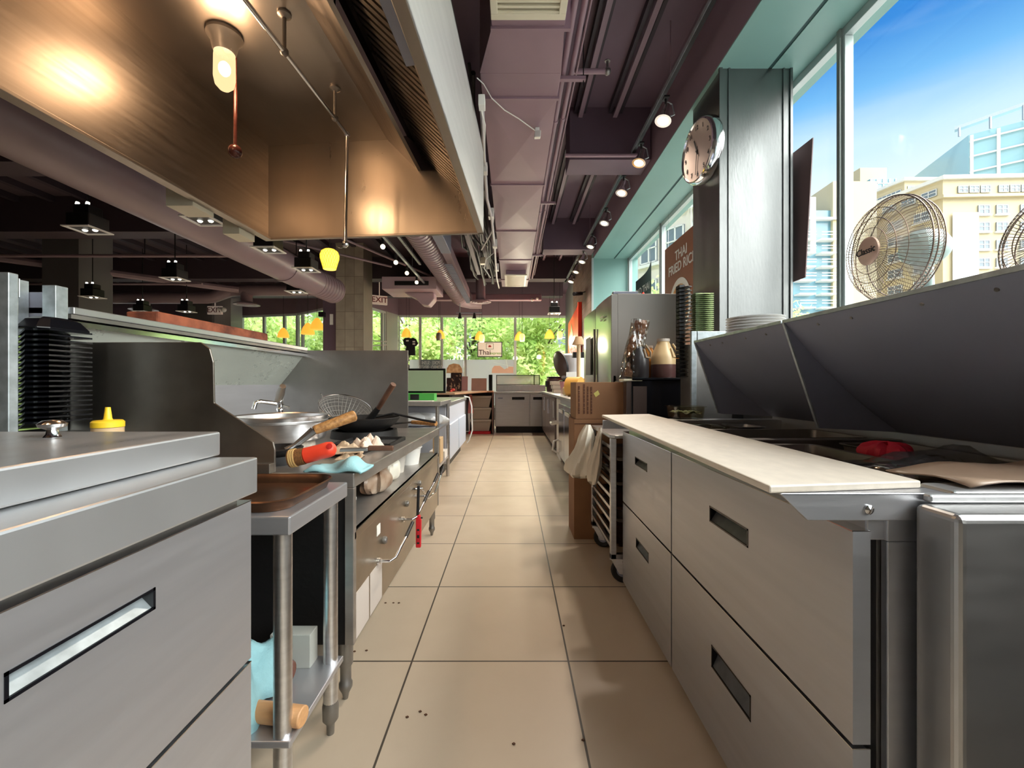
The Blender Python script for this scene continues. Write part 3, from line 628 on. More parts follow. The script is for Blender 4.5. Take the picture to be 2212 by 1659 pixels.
# lighter hanging from a lever
q = P(896, 1050, 2.08); q.x = -0.455
T2 = thing('gas_lighter', 'long red and black gas lighter hanging from a stove lever', 'lighter', (q.x, q.y, 0.27))
part(T2, 'barrel', MB().tube([(q.x, q.y, 0.57), (q.x-0.004, q.y, 0.425)], 0.007, 10), M_black, smooth=True)
gr = MB().prism([(q.x-0.012, q.y-0.01, 0.272), (q.x+0.012, q.y-0.01, 0.272), (q.x+0.014, q.y-0.01, 0.40), (q.x+0.008, q.y-0.01, 0.43), (q.x-0.008, q.y-0.01, 0.43), (q.x-0.012, q.y-0.01, 0.40)], (0, 0.02, 0))
part(T2, 'grip', gr, M_redp, bev=0.004)
part(T2, 'grip_window', MB().box(q.x-0.007, q.x+0.007, q.y-0.0115, q.y+0.0115, 0.29, 0.365), M_black, bev=0.003)
part(T2, 'grip_button', MB().box(q.x-0.005, q.x+0.005, q.y-0.013, q.y+0.013, 0.30, 0.32).box(q.x-0.005, q.x+0.005, q.y-0.013, q.y+0.013, 0.335, 0.355), M_redp, bev=0.002)
part(T2, 'hook', MB().tube([(q.x-0.02, q.y, 0.415), (q.x+0.02, q.y, 0.415)], 0.004, 8), M_black)
# things in the open shelf
def tub(name, c, r0, r1, h, m, lab, cat, group=None, lidm=None):
    T = thing(name, lab, cat, c, group)
    part(T, 'tub', MB().lathe([(0, 0), (r0, 0), (r1, h), (r1+0.003, h), (r1+0.004, h-0.006), (r1, h-0.008)], c, 28), m, smooth=True)
    part(T, 'rim' if lidm is None else 'lid', MB().lathe([(0, h-0.004), (r1+0.006, h-0.004), (r1+0.006, h+0.004), (0, h+0.004)], c, 28), lidm or m, smooth=True)
    return T
tub('plastic_tub', (-0.60, 1.50, 0.572), 0.036, 0.045, 0.09, M_white, 'white plastic tub at the near end of the shelf below the stove top', 'tub')
tub('plastic_tub', (-0.64, 2.65, 0.572), 0.060, 0.075, 0.105, M_white, 'large white plastic tub at the far end of the shelf below the stove top', 'tub')
tub('plastic_tub', (-0.66, 2.40, 0.572), 0.05, 0.064, 0.10, mat('hazy plastic', C(190, 184, 176), 0.4), 'hazy plastic tub hanging under the stove rim next to the large tub', 'tub')
def bagm(name, c, sx, sy, sz, m, lab, cat, seed=0, n=14, **k):
    R = random.Random(seed); ph = [R.uniform(0, 6) for _ in range(6)]
    def f(u, v):
        a = u*2*PI; t = v*PI; r = math.sin(t)**0.6*(1+0.16*math.sin(3*a+ph[0])+0.10*math.sin(7*a+ph[1]+v*5)+0.07*math.sin(11*a+ph[2]))
        return V(c[0]+sx*r*math.cos(a), c[1]+sy*r*math.sin(a), c[2]+sz*0.5*(1-math.cos(t))*(1+0.08*math.sin(5*a+ph[3])))
    return solo(name, MB().grid(f, n*2, n), m, lab, cat, smooth=25, **k)
bagm('plastic_bag', (-0.62, 1.97, 0.573), 0.05, 0.13, 0.10, mat('film bag brown', C(178, 160, 142), 0.35, col2=C(120, 84, 58), nscale=9), 'crumpled clear bag of brown food in the shelf under the stove top', 'bag', 3)
bagm('plastic_bag', (-0.63, 2.20, 0.573), 0.045, 0.07, 0.11, M_bag, 'crumpled whitish bag beside the hazy tub under the stove top', 'bag', 4)
# ---- things on the range
ztop = 0.765
pc = V(-1.09, 2.02, 0.80)
solo('burner_ring', MB().lathe([(0.13, 0), (0.15, 0.0), (0.145, 0.045), (0.125, 0.045), (0.13, 0)], (pc.x, pc.y, 0.762), 30), mat('flaked enamel', C(200, 190, 176), 0.6, col2=C(90, 74, 62), nscale=12), 'flaked pale burner ring below the wide aluminium pan', 'burner ring', smooth=True)
T = thing('cooking_pan', 'wide shallow aluminium pan on the stove behind the sloping guard', 'pan', (pc.x, pc.y, 0.807))
part(T, 'pan_body', MB().lathe([(0, 0), (0.185, 0), (0.195, 0.01), (0.2, 0.10), (0.206, 0.112), (0.203, 0.114), (0.196, 0.108), (0.188, 0.015), (0, 0.01)], (pc.x, pc.y, 0.807), 48), S_alu, smooth=True)
part(T, 'rim_band', MB().lathe([(0.2005, 0.080), (0.2035, 0.082), (0.2035, 0.090), (0.2005, 0.092)], (pc.x, pc.y, 0.807), 48), S_alu, smooth=True)
# faucet
T = thing('wok_faucet', 'chrome wok faucet with bent spout against the stove back panel', 'faucet', (-1.50, 2.55, 0.75))
fb = P(607, 885, 2.45)
part(T, 'riser', MB().tube([(-1.33, 2.45, 0.757), (-1.33, 2.45, 0.93)], 0.014, 14), S_chrome, smooth=True)
part(T, 'valve_body', MB().lathe([(0.018, 0), (0.022, 0.02), (0.016, 0.03), (0.02, 0.04), (0.018, 0.09), (0.012, 0.1)], (-1.33, 2.45, 0.90), 16).xf(Matrix.Identity(4)), S_chrome, smooth=True)
part(T, 'spout', MB().tube([P(603, 873, 2.45), P(585, 870, 2.42), P(562, 867, 2.38), P(552, 870, 2.36), P(548, 884, 2.35)], 0.012, 12), S_chrome, smooth=True)
part(T, 'handle', MB().tube([P(600, 868, 2.45), P(606, 850, 2.42), P(611, 834, 2.38)], [0.018, 0.022, 0.016], 12), mat('worn chrome', (0.5, 0.48, 0.45, 1), 0.3, 1), smooth=True)
part(T, 'outlet', MB().tube([P(612, 878, 2.45), P(625, 881, 2.45)], 0.009, 10), S_chrome, smooth=True)
# wok rings and woks
def wok(c, r, h, m, lab, tilt=0, name='wok'):
    prof = [(0, 0)]+[(r*math.sin(a), h*(1-math.cos(a))/(1-math.cos(1.25))) for a in [1.25*i/10 for i in range(1, 11)]]
    rr = r*math.sin(1.25); prof = [(x*r/rr, z) for x, z in prof]
    inner = [(max(0, x-0.006), z+0.004) for x, z in reversed(prof)]
    T = thing(name, lab, 'wok', c)
    part(T, 'bowl', MB().lathe(prof+inner, c, 40).xf(Matrix.Translation(c) @ Matrix.Rotation(tilt, 4, 'X') @ Matrix.Translation(-Vector(c))), m, smooth=True)
    return T
wc = V(-0.82, 2.52, 0.775)
for k, (x, y, r, lab) in enumerate(((-0.86, 2.50, 0.17, 'black iron wok ring under the wok with the upright handle'), (-0.90, 1.62, 0.075, 'black iron wok ring behind the near splash guard'))):
    solo('wok_ring', MB().lathe([(r, 0), (r+0.02, 0), (r+0.012, 0.045), (r-0.008, 0.045), (r, 0)], (x, y, 0.755), 28), M_blackm, lab, 'wok ring', smooth=True)
W1 = wok((-0.86, 2.50, 0.775), 0.20, 0.095, M_blackm, 'black wok with a brown handle standing up steeply')
hA = P(796, 902, 2.48); hB = P(817, 882, 2.46); hC = P(850, 830, 2.38)
part(W1, 'handle_socket', MB().tube([hA+V(0,0,-0.02), hB], [0.022, 0.016], 12), M_blackm, smooth=True)
part(W1, 'handle', MB().tube([hB, hC], [0.014, 0.0165], 14), M_woodd, smooth=True)
W2 = wok((-0.90, 1.62, 0.775), 0.10, 0.05, M_blackm, 'black wok with a light wooden handle beside the splash guard')
hA = P(622, 975, 1.62); hB = P(678, 930, 1.66); hC = P(768, 897, 1.75)
part(W2, 'handle_socket', MB().tube([hA, hA.lerp(hB, 0.3), hB], [0.020, 0.011, 0.0165], 12), steel('sooty steel', 0.25, 0.4), smooth=True)
part(W2, 'handle', MB().tube([hB, hB.lerp(hC, 0.05), hC-(hC-hB)*0.04, hC], [0.0155, 0.0185, 0.0235, 0.017], 16), M_wood, smooth=True)
# skimmer basket
T = thing('wire_skimmer', 'wire mesh skimmer basket tilted on the stove with a long dark handle', 'skimmer', (-1.0, 2.62, 0.86))
sc_ = P(748, 880, 2.72); ax = V(0.40, -0.38, 1).normalized()
rot = V(0,0,1).rotation_difference(ax).to_matrix()
sk = MB(); r0 = 0.165; dp = 0.12
def skp(a, t): rr = r0*math.sin(t*PI/2); return sc_+rot @ V(rr*math.cos(a), rr*math.sin(a), -dp*math.cos(t*PI/2)**1.2)
for k in range(36): sk.tube([skp(2*PI*k/36, t/7) for t in range(1, 8)], 0.0014, 4)
for t in (0.3, 0.45, 0.58, 0.7, 0.8, 0.88, 0.95): sk.tube([skp(2*PI*k/36, t) for k in range(36)], 0.0014, 4, closed=True)
part(T, 'mesh_basket', sk, mat('grey wire', C(150, 146, 140), 0.5, 0.3))
part(T, 'rim', MB().tube([skp(2*PI*k/40, 1.0) for k in range(40)], 0.0035, 6, closed=True), S_chrome, smooth=True)
part(T, 'hook', MB().tube([skp(PI*0.98, 1), P(697, 856, 2.72), P(693, 850, 2.7)], 0.004, 6), S_chrome)
part(T, 'handle', MB().tube([skp(-0.25, 1), P(850, 893, 2.55), P(910, 907, 2.42), P(940, 912, 2.36)], 0.0065, 8), M_black, smooth=True)
T = thing('ladle', 'flat steel ladle with a worn wooden handle near the far end of the stove', 'ladle', (-0.6, 2.5, 0.77))
part(T, 'handle', MB().tube([P(890, 912, 2.5)+V(0,0,0.0), P(942, 915, 2.42)], [0.011, 0.014], 10), M_wood, smooth=True)
part(T, 'shaft', MB().tube([P(792, 920, 2.62), P(890, 912, 2.5)], 0.006, 8), S_dark, smooth=True)
part(T, 'bowl', MB().lathe([(0, 0), (0.04, 0.01), (0.055, 0.03), (0.052, 0.03), (0.038, 0.014), (0, 0.005)], P(780, 925, 2.62), 20), S_dark, smooth=True)
# inset pans
T = thing('inset_pan', 'rectangular steel tray with black rim set near the stove edge', 'pan', (-0.68, 2.2, 0.757))
part(T, 'rim', MB().box(-0.86, -0.60, 2.06, 2.075, 0.757, 0.778).box(-0.86, -0.60, 2.335, 2.35, 0.757, 0.778).box(-0.875, -0.86, 2.06, 2.35, 0.757, 0.778).box(-0.60, -0.585, 2.06, 2.35, 0.757, 0.778), M_blackm, bev=0.003)
part(T, 'tray', MB().box(-0.86, -0.60, 2.075, 2.335, 0.757, 0.763), S_alu)
T = thing('inset_pan', 'second rectangular tray with pale papers nearer the wok handles', 'pan', (-0.75, 1.86, 0.76))
part(T, 'rim', MB().box(-0.90, -0.64, 1.80, 1.812, 0.76, 0.778).box(-0.90, -0.64, 1.985, 2.0, 0.76, 0.778).box(-0.65, -0.635, 1.80, 2.0, 0.76, 0.778), M_blackm, bev=0.003)
part(T, 'tray', MB().box(-0.90, -0.64, 1.812, 1.985, 0.76, 0.766), S_alu)
def crumple(name, c, sx, sy, h, m, lab, seed, rz=0, cat='paper'):
    R = random.Random(seed); ph = [R.uniform(0, 6) for _ in range(8)]
    def f(u, v):
        x = (u-0.5)*2*sx; y = (v-0.5)*2*sy; e = min(u, 1-u, v, 1-v)*4
        z = h*(0.5+0.3*math.sin(9*u+ph[0]+3*v)+0.3*math.sin(13*v+ph[1])+0.25*math.sin(17*u+9*v+ph[2]))*min(1, 0.25+e)
        return V(c[0]+x*math.cos(rz)-y*math.sin(rz), c[1]+x*math.sin(rz)+y*math.cos(rz), c[2]+max(0.003, z))
    return solo(name, MB().grid(f, 14, 14), m, lab, cat, smooth=15, solid=0.002)
M_kraft = mat('greasy paper', C(206, 180, 150), 0.7, noise=0.2, nscale=9)
crumple('crumpled_paper', (-0.72, 1.80, 0.778), 0.09, 0.06, 0.035, M_kraft, 'crumpled greasy paper just behind the red brush handle', 1, 0.3)
crumple('crumpled_paper', (-0.66, 1.94, 0.78), 0.055, 0.06, 0.05, mat('pale greasy paper', C(224, 204, 186), 0.7), 'pale folded paper peak in the middle of the stove edge', 2, 0.9)
crumple('crumpled_paper', (-0.66, 1.74, 0.765), 0.05, 0.045, 0.02, M_kraft, 'flat scrap of brown paper beside the spatula handle', 5, 0.1)
T = thing('spatula', 'flat steel spatula with brown wooden handle lying along the stove edge', 'spatula', (-0.62, 1.66, 0.765))
part(T, 'blade', MB().bar(P(735, 972, 1.70)+V(0,0,0.0), P(795, 970, 1.72), 0.03, 0.012), S_alu, bev=0.002)
part(T, 'handle', MB().bar(P(795, 968, 1.72), P(850, 968, 1.74), 0.03, 0.018), M_woodd, bev=0.004)
# red-handled brush and cloth
T = thing('basting_brush', 'thick brush with red silicone grip and rubber bands on the stove corner', 'brush', (-0.72, 1.50, 0.775))
bA = P(626, 991, 1.455); bB = P(658, 985, 1.46); bC = P(722, 968, 1.47)
part(T, 'bristles', MB().tube([bA, bB], [0.030, 0.0285], 24), M_bristle, smooth=True)
for t in (0.08, 0.22, 0.36): part(T, 'rubber_band', MB().tube([bA.lerp(bB, t+0.02), bA.lerp(bB, t+0.11)], 0.0315, 24), mat('rubber band', C(206, 170, 110), 0.6), smooth=True)
dn = (bC-bB).normalized()
part(T, 'grip', MB().tube([bB, bB+dn*0.004, bB.lerp(bC, 0.5), bC-dn*0.02, bC-dn*0.005, bC+dn*0.004], [0.024, 0.0275, 0.0265, 0.0275, 0.024, 0.012], 24), M_red, smooth=True)
part(T, 'hang_hole', MB().lathe([(0, 0), (0.010, 0), (0.010, 0.002), (0, 0.003)], bC+V(-0.006, -0.0245, 0.010), 16, (0.1, -1, 0.35)), mat('dark red', C(190, 30, 24), 0.6), smooth=True)
def cl2(u, v):
    x = -0.70+0.20*u; y = 1.435+0.13*v-0.02*u; fold = 0.012+0.022*math.exp(-((u-0.72)**2)/0.02)*(0.5+v)+0.01*math.sin(u*9+v*4)
    return V(x, y, 0.768+max(0.004, fold*min(1, 6*min(u, 1-u, v+0.02, 1-v+0.02)+0.25)))
solo('folded_cloth', MB().grid(cl2, 26, 16), M_blue, 'turquoise cloth under the red brush handle on the stove corner', 'cloth', solid=0.008, smooth=60)

# ---- pass shelf over the range back
T = thing('pass_shelf', 'long stainless pass shelf with a sloping underside behind the stove', 'shelf', (-1.7, 2.2, 0))
part(T, 'shelf_top', MB().prism([(-1.467,1.43,1.302),(-1.467,3.07,1.302),(-1.95,3.07,1.302),(-1.95,1.43,1.302)], (0,0,0.024)), S_top, bev=0.003)
part(T, 'shelf_edge', MB().box(-1.475, -1.465, 1.42, 3.07, 1.286, 1.300), S_dark).name = 'rail'
part(T, 'lower_rail', MB().box(-1.485, -1.477, 1.42, 3.07, 1.262, 1.28), S_chrome)
part(T, 'sloping_panel', MB().prism([(-1.49,1.42,1.27),(-1.49,3.06,1.27),(-1.655,3.06,1.06),(-1.655,1.42,1.06)], (-0.006,0,0)), S_back)
part(T, 'support_wall', MB().box(-1.95, -1.67, 1.42, 3.06, 0.0, 1.30), M_dkwall)
p0 = P(133, 925, 1.41)
T = thing('shelf_unit', 'tall galvanised shelf upright with grey panels at the left edge', 'shelf', (-1.55, 1.3, 0))
part(T, 'post', MB().box(-1.505, -1.462, 1.368, 1.408, 0, 1.385), S_galv, bev=0.002)
part(T, 'post', MB().box(-1.452, -1.403, 1.19, 1.215, 0, 1.38), S_galv, bev=0.002)
part(T, 'back_panel', MB().box(-1.70, -1.51, 1.43, 1.436, 0.7, 1.375), S_lid)
part(T, 'side_panel', MB().box(-1.62, -1.615, 1.2, 1.428, 0.7, 1.41), S_galv)
part(T, 'shelf', MB().box(-1.62, -1.35, 1.2, 1.425, 0.90, 0.915), S_dark)
part(T, 'bracket', MB().box(-1.56, -1.50, 1.30, 1.305, 1.33, 1.39), S_galv, bev=0.003)
# stack of black trays with green sheets between
M_gsh = mat('pale green sheet', C(176, 206, 120), 0.6)
def tray_layer(z, lab):
    cx, cy = -1.412, 1.315; T = thing('food_tray', lab, 'tray', (cx, cy, z), 'black trays stacked in the shelf unit')
    hx, hy = 0.060, 0.075
    def oc(s, zz): return [V(cx+x*s, cy+y*s, zz) for x, y in ((-hx, hy), (-hx, -hy*0.2), (0.01, -hy), (hx*0.75, -hy), (hx, -hy*0.6), (hx, hy))]
    part(T, 'tray', MB().prism([(cx-0.060, cy-0.06, z-0.030), (cx-0.002, cy-0.075, z+0.003), (cx+0.052, cy-0.06, z+0.005), (cx+0.052, cy-0.06, z+0.010), (cx-0.002, cy-0.075, z+0.009), (cx-0.060, cy-0.06, z-0.025)], (0, 0.13, 0)), M_blackg)
    part(T, 'green_sheet', MB().prism([(cx-0.066, cy-0.066, z-0.022), (cx-0.030, cy-0.066, z-0.0165), (cx-0.030, cy-0.066, z-0.0075), (cx-0.066, cy-0.066, z-0.010)], (0, 0.10, 0)), M_gsh)
for k in range(19):
    tray_layer(0.948+k*0.0152, 'black food tray, %s from the bottom of the stack by the galvanised post' % ORD[k] if k < 18 else 'topmost black food tray of the stack beside the galvanised post')
solo('takeout_lid', loft(MB(), [[V(-1.412+x*s, 1.31+y*s, z) for x, y in ((-.055,.07),(-.055,-.04),(-.03,-.07),(.03,-.07),(.05,-.05),(.05,.07))] for s, z in ((1, 1.231), (1, 1.236), (0.75, 1.262), (0.5, 1.27))], True, True), M_blackg, 'black domed takeout lid lying on top of the tray stack', 'lid', bev=0.002)
# rusty plank on the dining side of the shelf
solo('rust_brown_board', MB().box(-1.90, -1.74, 2.1, 3.05, 1.327, 1.425), mat('rust brown bark', C(170, 98, 70), 0.9, col2=C(84, 44, 34), nscale=9, bump=0.4, bscale=30), 'long rust-brown board lying on the pass shelf', 'board', bev=0.01)
# ================================================================ HOOD
A1, A2 = V(-1.769,3.087,0), V(-1.907,-0.5,0); B1, B2 = V(-0.195,2.943,0), V(-0.366,-0.5,0)
def hp(t, s, z):
    a = A1.lerp(A2, s); b = B1.lerp(B2, s); p = a.lerp(b, t); p.z = z; return p
T = thing('exhaust_hood', 'huge stainless steel kitchen exhaust hood hanging over the stove line', 'exhaust hood', (-1.0, 1.3, 2.1))
ZH, ZT_ = 2.10, 2.775
def slab(pts, s0, s1): return MB().prism([hp(t, s0, z) for t, z in pts], hp(0.5, s1, 0)-hp(0.5, s0, 0))
def lo(pts, s0, s1, n=1):
    m = MB(); loft(m, [[hp(t, s0+(s1-s0)*k/n, z) for t, z in pts] for k in range(n+1)], True, True); return m
part(T, 'left_side', lo([(0, ZH), (0.012, ZH), (0.012, ZT_), (0, ZT_)], 0, 1), S_hood)
part(T, 'left_gutter', lo([(-0.006, ZH-0.004), (0.03, ZH-0.004), (0.03, ZH+0.012), (-0.006, ZH+0.03)], 0, 1), S_hood, bev=0.002)
part(T, 'roof', lo([(0, ZT_), (0.584, ZT_), (0.584, ZT_+0.02), (0, ZT_+0.02)], 0, 1), S_hood)
part(T, 'far_end', MB().prism([hp(t, 0, z) for t, z in ((0, ZH), (1, ZH), (1, 2.665), (0.72, ZT_+0.02), (0, ZT_+0.02))], hp(0.5, 0.004, 0)-hp(0.5, 0, 0)), steel('hood end steel', 0.40, 0.30, (1.0, 0.90, 0.78), (3, 3, 0.5), noise=0.04, bump=0.006, rvar=0.03))
part(T, 'near_end', MB().prism([hp(t, 1, z) for t, z in ((0, ZH), (1, ZH), (1, 2.665), (0.72, ZT_+0.02), (0, ZT_+0.02))], hp(0.5, 1, 0)-hp(0.5, 1.004, 0)), S_hood)
part(T, 'far_rim', MB().prism([hp(t, 0, ZH-0.003)+V(0,0,0) for t in (0, 1)]+[hp(t, 0.008, ZH-0.003) for t in (1, 0)], (0,0,0.015)), S_hood, bev=0.002)
part(T, 'filter_flange', lo([(0.57, ZT_), (0.59, ZT_), (0.725, 2.545), (0.71, 2.545)], 0.002, 0.998), S_hood, bev=0.002)
part(T, 'front_rim', lo([(0.92, 2.315), (0.975, ZH-0.003), (1.0, ZH-0.003), (1.0, ZH+0.03), (0.985, ZH+0.02), (0.935, 2.32)], 0.002, 0.998), S_hood, bev=0.002)
part(T, 'front_panel', lo([(0.99, ZH), (1.0, ZH), (1.0, 2.665), (0.99, 2.665)], 0, 1), steel('hood front steel', 0.74, 0.42, (1, 1, 0.97), (1, 0.5, 6), metal=0.5))
part(T, 'plenum', lo([(0.73, 2.80), (1.0, 2.655), (1.0, 2.67), (0.73, 2.815)], 0, 1), M_black)
part(T, 'filter_backing', lo([(0.66, 2.79), (0.68, 2.81), (0.99, 2.42), (0.96, 2.40)], 0.0, 1), M_blackm)
nf = 7
for i in range(nf):
    s0 = 0.004+i*(0.992/nf); s1 = s0+0.992/nf-0.004; m = MB(); nr = 9
    for k in range(nr):
        u = s0+(s1-s0)*(k+0.08)/nr; w = (s1-s0)/nr*0.62
        m.prism([hp(0.745, u, 2.615), hp(0.745, u+w, 2.615), hp(0.745, u+w, 2.635), hp(0.745, u, 2.635)], hp(0.935, u, 2.325)-hp(0.745, u, 2.615))
    m.prism([hp(0.735, s0, 2.615), hp(0.735, s1, 2.615), hp(0.75, s1, 2.60), hp(0.75, s0, 2.60)], (0.0, 0, 0.04))
    part(T, 'baffle_filter', m, steel('greasy filter steel', 0.34, 0.36, (1.0, 0.88, 0.76), noise=0.4))
for sx in (0.55, 0.30):
    pass
for i, s in enumerate((0.12, 0.55)):
    o = hp(0.45, s, ZT_+0.02); part(T, 'hanger_rod', MB().cyl(o, V(o.x, o.y, 3.7), 0.006, n=8), M_black)
# beige brackets on the outer side
for (x0, y0, x1, y1, d) in ((361, 418, 430, 446, 2.42), (483, 482, 532, 506, 2.83)):
    a = P(x0, y1, d); b = P(x1, y0, d); b.x = min(b.x, -1.80); part(T, 'outer_bracket', MB().box(a.x, b.x, d-0.01, d+0.16, a.z, b.z+0.03), M_cream, bev=0.002)
# grey control box under the front of the hood
T2 = thing('control_box', 'long grey metal control box fixed under the front edge of the hood', 'box', (-0.36, 1.2, 2.15))
pa = MB(); a = P(877, 142, 1.46); b = P(922, 134, 1.46)
part(T2, 'housing', MB().prism([(-0.362, 1.46, 2.150), (-0.290, 1.46, 2.162), (-0.286, 1.46, 2.255), (-0.357, 1.46, 2.25)], (-0.035, -0.62, 0)), S_lid, bev=0.003)
part(T2, 'side_cover', MB().prism([(-0.289, 1.455, 2.163), (-0.284, 1.455, 2.163), (-0.281, 1.455, 2.25), (-0.286, 1.455, 2.25)], (-0.035, -0.60, 0)), mat('pale lavender enamel', C(206, 206, 222), 0.4))
part(T2, 'front_plate', MB().box(-0.345, -0.30, 1.08, 1.30, 2.30, 2.305).box(-0.33, -0.31, 1.1, 1.28, 2.24, 2.30), mat('rusty steel', C(150, 90, 60), 0.7))
# jar lamps inside the hood
def jar_lamp(x, y, lab, lit=True, pipe=True):
    T = thing('hood_lamp', lab, 'lamp', (x, y, ZT_))
    part(T, 'base', MB().lathe([(0, 0), (0.075, 0), (0.078, -0.02), (0.06, -0.045), (0.05, -0.09), (0.045, -0.10), (0, -0.10)], (x, y, ZT_), 28), S_dark, smooth=True)
    part(T, 'jar_glass', MB().lathe([(0.044, -0.10), (0.046, -0.12), (0.047, -0.22), (0.040, -0.255), (0.022, -0.275), (0, -0.28)], (x, y, ZT_), 28), M_jarg if lit else M_frostg, smooth=True)
    if lit:
        part(T, 'bulb', MB().ball(V(x, y, ZT_-0.175), 0.027, 14, 1.3), M_bulbw, smooth=True)
        l = bpy.data.lights.new('lamp_glow', 'POINT'); l.energy = 12; l.color = (1, 0.62, 0.34); l.shadow_soft_size = 0.07
        lo_ = bpy.data.objects.new('lamp_glow', l); COL.objects.link(lo_); lo_.parent = T; lo_.location = (0, 0, -0.19)
    return T
M_jar.node_tree.nodes['Principled BSDF'].inputs['Emission Strength'].default_value = 3.0
lc = P(485, 72, 2.08)
def bulb_in(T):
    part(T, 'bulb', MB().ball(V(T.location.x, T.location.y, ZT_-0.17), 0.03, 14), M_bulb, smooth=True)
J1 = jar_lamp(lc.x, 2.08, 'lit glass jar lamp on the ceiling of the exhaust hood')
J2 = jar_lamp(-1.42, 0.75, 'unseen glass jar lamp added as fill near the camera end of the hood')  # out of view, added for more warm light under the hood
for J in (J1, J2):
    x, y = J.location.x, J.location.y
solo('red_glass_ball', MB().ball(P(508, 327, 2.20), 0.034, 16).tube([P(508, 313, 2.2), P(509, 196, 2.2)], 0.009, 10).tube([P(509, 196, 2.2), V(P(509, 196, 2.2).x, 2.2, ZT_)], 0.006, 8), mat('wine glass', C(92, 50, 44), 0.2, noise=0.4, nscale=40), 'small reddish glass ball on a thin rod below the hood lamp', 'heat sensor', smooth=True)
# pipes of the fire suppression system
T = thing('suppression_pipe', 'steel suppression pipe running under the hood roof and down to a nozzle', 'pipe', (-1.05, 2.6, 2.1))
zp = 2.60; qa = V(-1.155, 0.2, zp); qb = PZ(750, 290, zp); qb2 = V(qb.x, qb.y, zp)
z520 = H-(522-CY)/F*qb.y
part(T, 'run', MB().tube([qa, qb2], 0.011, 12), S_chrome, smooth=True)
part(T, 'drop', MB().tube([qb2, V(qb.x-0.012, qb.y, z520)], 0.011, 12), S_chrome, smooth=True)
part(T, 'elbow', MB().ball(qb2, 0.019, 12), S_chrome, smooth=True)
e = V(qb.x-0.012, qb.y, z520)
part(T, 'nozzle', MB().lathe([(0.016, 0), (0.02, -0.02), (0.012, -0.035), (0, -0.04)], e, 16).tube([e+V(0.0+0.03*math.cos(a)-0.03, 0, -0.01+0.03*math.sin(a)) for a in [PI*k/8+PI for k in range(9)]], 0.003, 6), S_chrome, smooth=True)
for (px, py) in ((713, 190), (560, 30)):
    q = PZ(px, py, ZT_); t = (q.y-qa.y)/(qb.y-qa.y); r = qa.lerp(qb2, t)
    part(T, 'ceiling_mount', MB().lathe([(0, 0), (0.03, 0), (0.03, -0.008), (0.012, -0.02), (0, -0.02)], V(r.x, q.y, ZT_), 18).tube([V(r.x, q.y, ZT_-0.01), r], 0.009, 8), S_dark, smooth=True)
    part(T, 'clamp', MB().ball(r, 0.02, 10), S_dark, smooth=True)

# ================================================================ RIGHT SIDE: PREP TABLE
XP = 0.58
M_rec = mat('dark pull recess', C(84, 86, 90), 0.45, 0.4, noise=0.3, nscale=30)
T = thing('prep_table', 'long refrigerated prep table with two raised lids on the right', 'prep table', (1.0, 1.5, 0))
part(T, 'body', MB().box(0.635, 1.45, 0.745, 2.22, 0.06, 0.80), S_dark)
part(T, 'top_rail', MB().box(0.61, 0.76, 0.735, 2.23, 0.80, 0.868), S_front, bev=0.003)
part(T, 'back_rail', MB().box(1.40, 1.47, 0.735, 2.30, 0.80, 0.893), S_top, bev=0.003)
part(T, 'end_rail', MB().box(0.76, 1.47, 0.735, 0.80, 0.80, 0.885), S_top, bev=0.006)
part(T, 'end_rail', MB().box(0.76, 1.47, 2.22, 2.30, 0.80, 0.880), S_top, bev=0.003)
part(T, 'divider', MB().box(0.76, 1.40, 1.53, 1.58, 0.80, 0.868), S_dark, bev=0.003)
part(T, 'pan_well', MB().box(0.76, 1.40, 0.80, 2.22, 0.802, 0.806), M_blackm)
part(T, 'end_panel', MB().box(0.64, 0.70, 0.728, 0.742, 0.06, 0.80).box(0.64, 0.9, 0.728, 0.742, 0.80, 0.84), S_front, bev=0.002)
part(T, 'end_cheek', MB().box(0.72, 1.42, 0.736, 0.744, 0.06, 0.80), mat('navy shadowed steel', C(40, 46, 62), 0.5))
ZB, ZM, ZTP = 0.035, 0.43, 0.808
def hd_(x0, x1, yt0, yb0, X=XP):
    d0 = X*F/(x0-CX); d1 = X*F/(x1-CX); return d1, d0, H-(yb0-CY)/F*d0, H-(yt0-CY)/F*d0
zt = lambda y: 0
drawer(T, XP, 1, 0.727, 1.549, 0.455, 0.818, *hd_(1533, 1616, 1092, 1126), rec=M_rec)
drawer(T, XP, 1, 0.727, 1.549, ZB, 0.447, *hd_(1537, 1622, 1392, 1440), rec=M_rec)
drawer(T, XP, 1, 1.560, 2.235, 0.455, 0.818, *hd_(1372, 1398, 986, 1003), rec=M_rec)
drawer(T, XP, 1, 1.560, 2.235, ZB, 0.447, *hd_(1374, 1401, 1161, 1182), rec=M_rec)
for (x, y) in ((0.7, 0.85), (0.7, 2.1), (1.35, 0.85), (1.35, 2.1)): part(T, 'caster', MB().cyl((x-0.015, y, 0.031), (x+0.015, y, 0.031), 0.031, n=16), M_rubber)
br = MB().prism([(0.452, 0.722, 0.884), (0.735, 0.722, 0.884), (0.735, 0.722, 0.838), (0.50, 0.722, 0.838)], (0, 0.006, 0)).box(0.455, 0.735, 0.722, 0.76, 0.880, 0.8845)
part(T, 'board_bracket', br, S_front, bev=0.0015)
part(T, 'bracket_arm', MB().box(0.46, 0.62, 2.16, 2.17, 0.84, 0.883), S_front)
for bx in (0.602, 0.72): part(T, 'bracket_bolt', MB().lathe([(0, 0), (0.008, 0), (0.008, 0.003), (0.005, 0.005), (0, 0.006)], V(bx, 0.722, 0.857), 14, (0, -1, 0)), S_chrome, smooth=True)
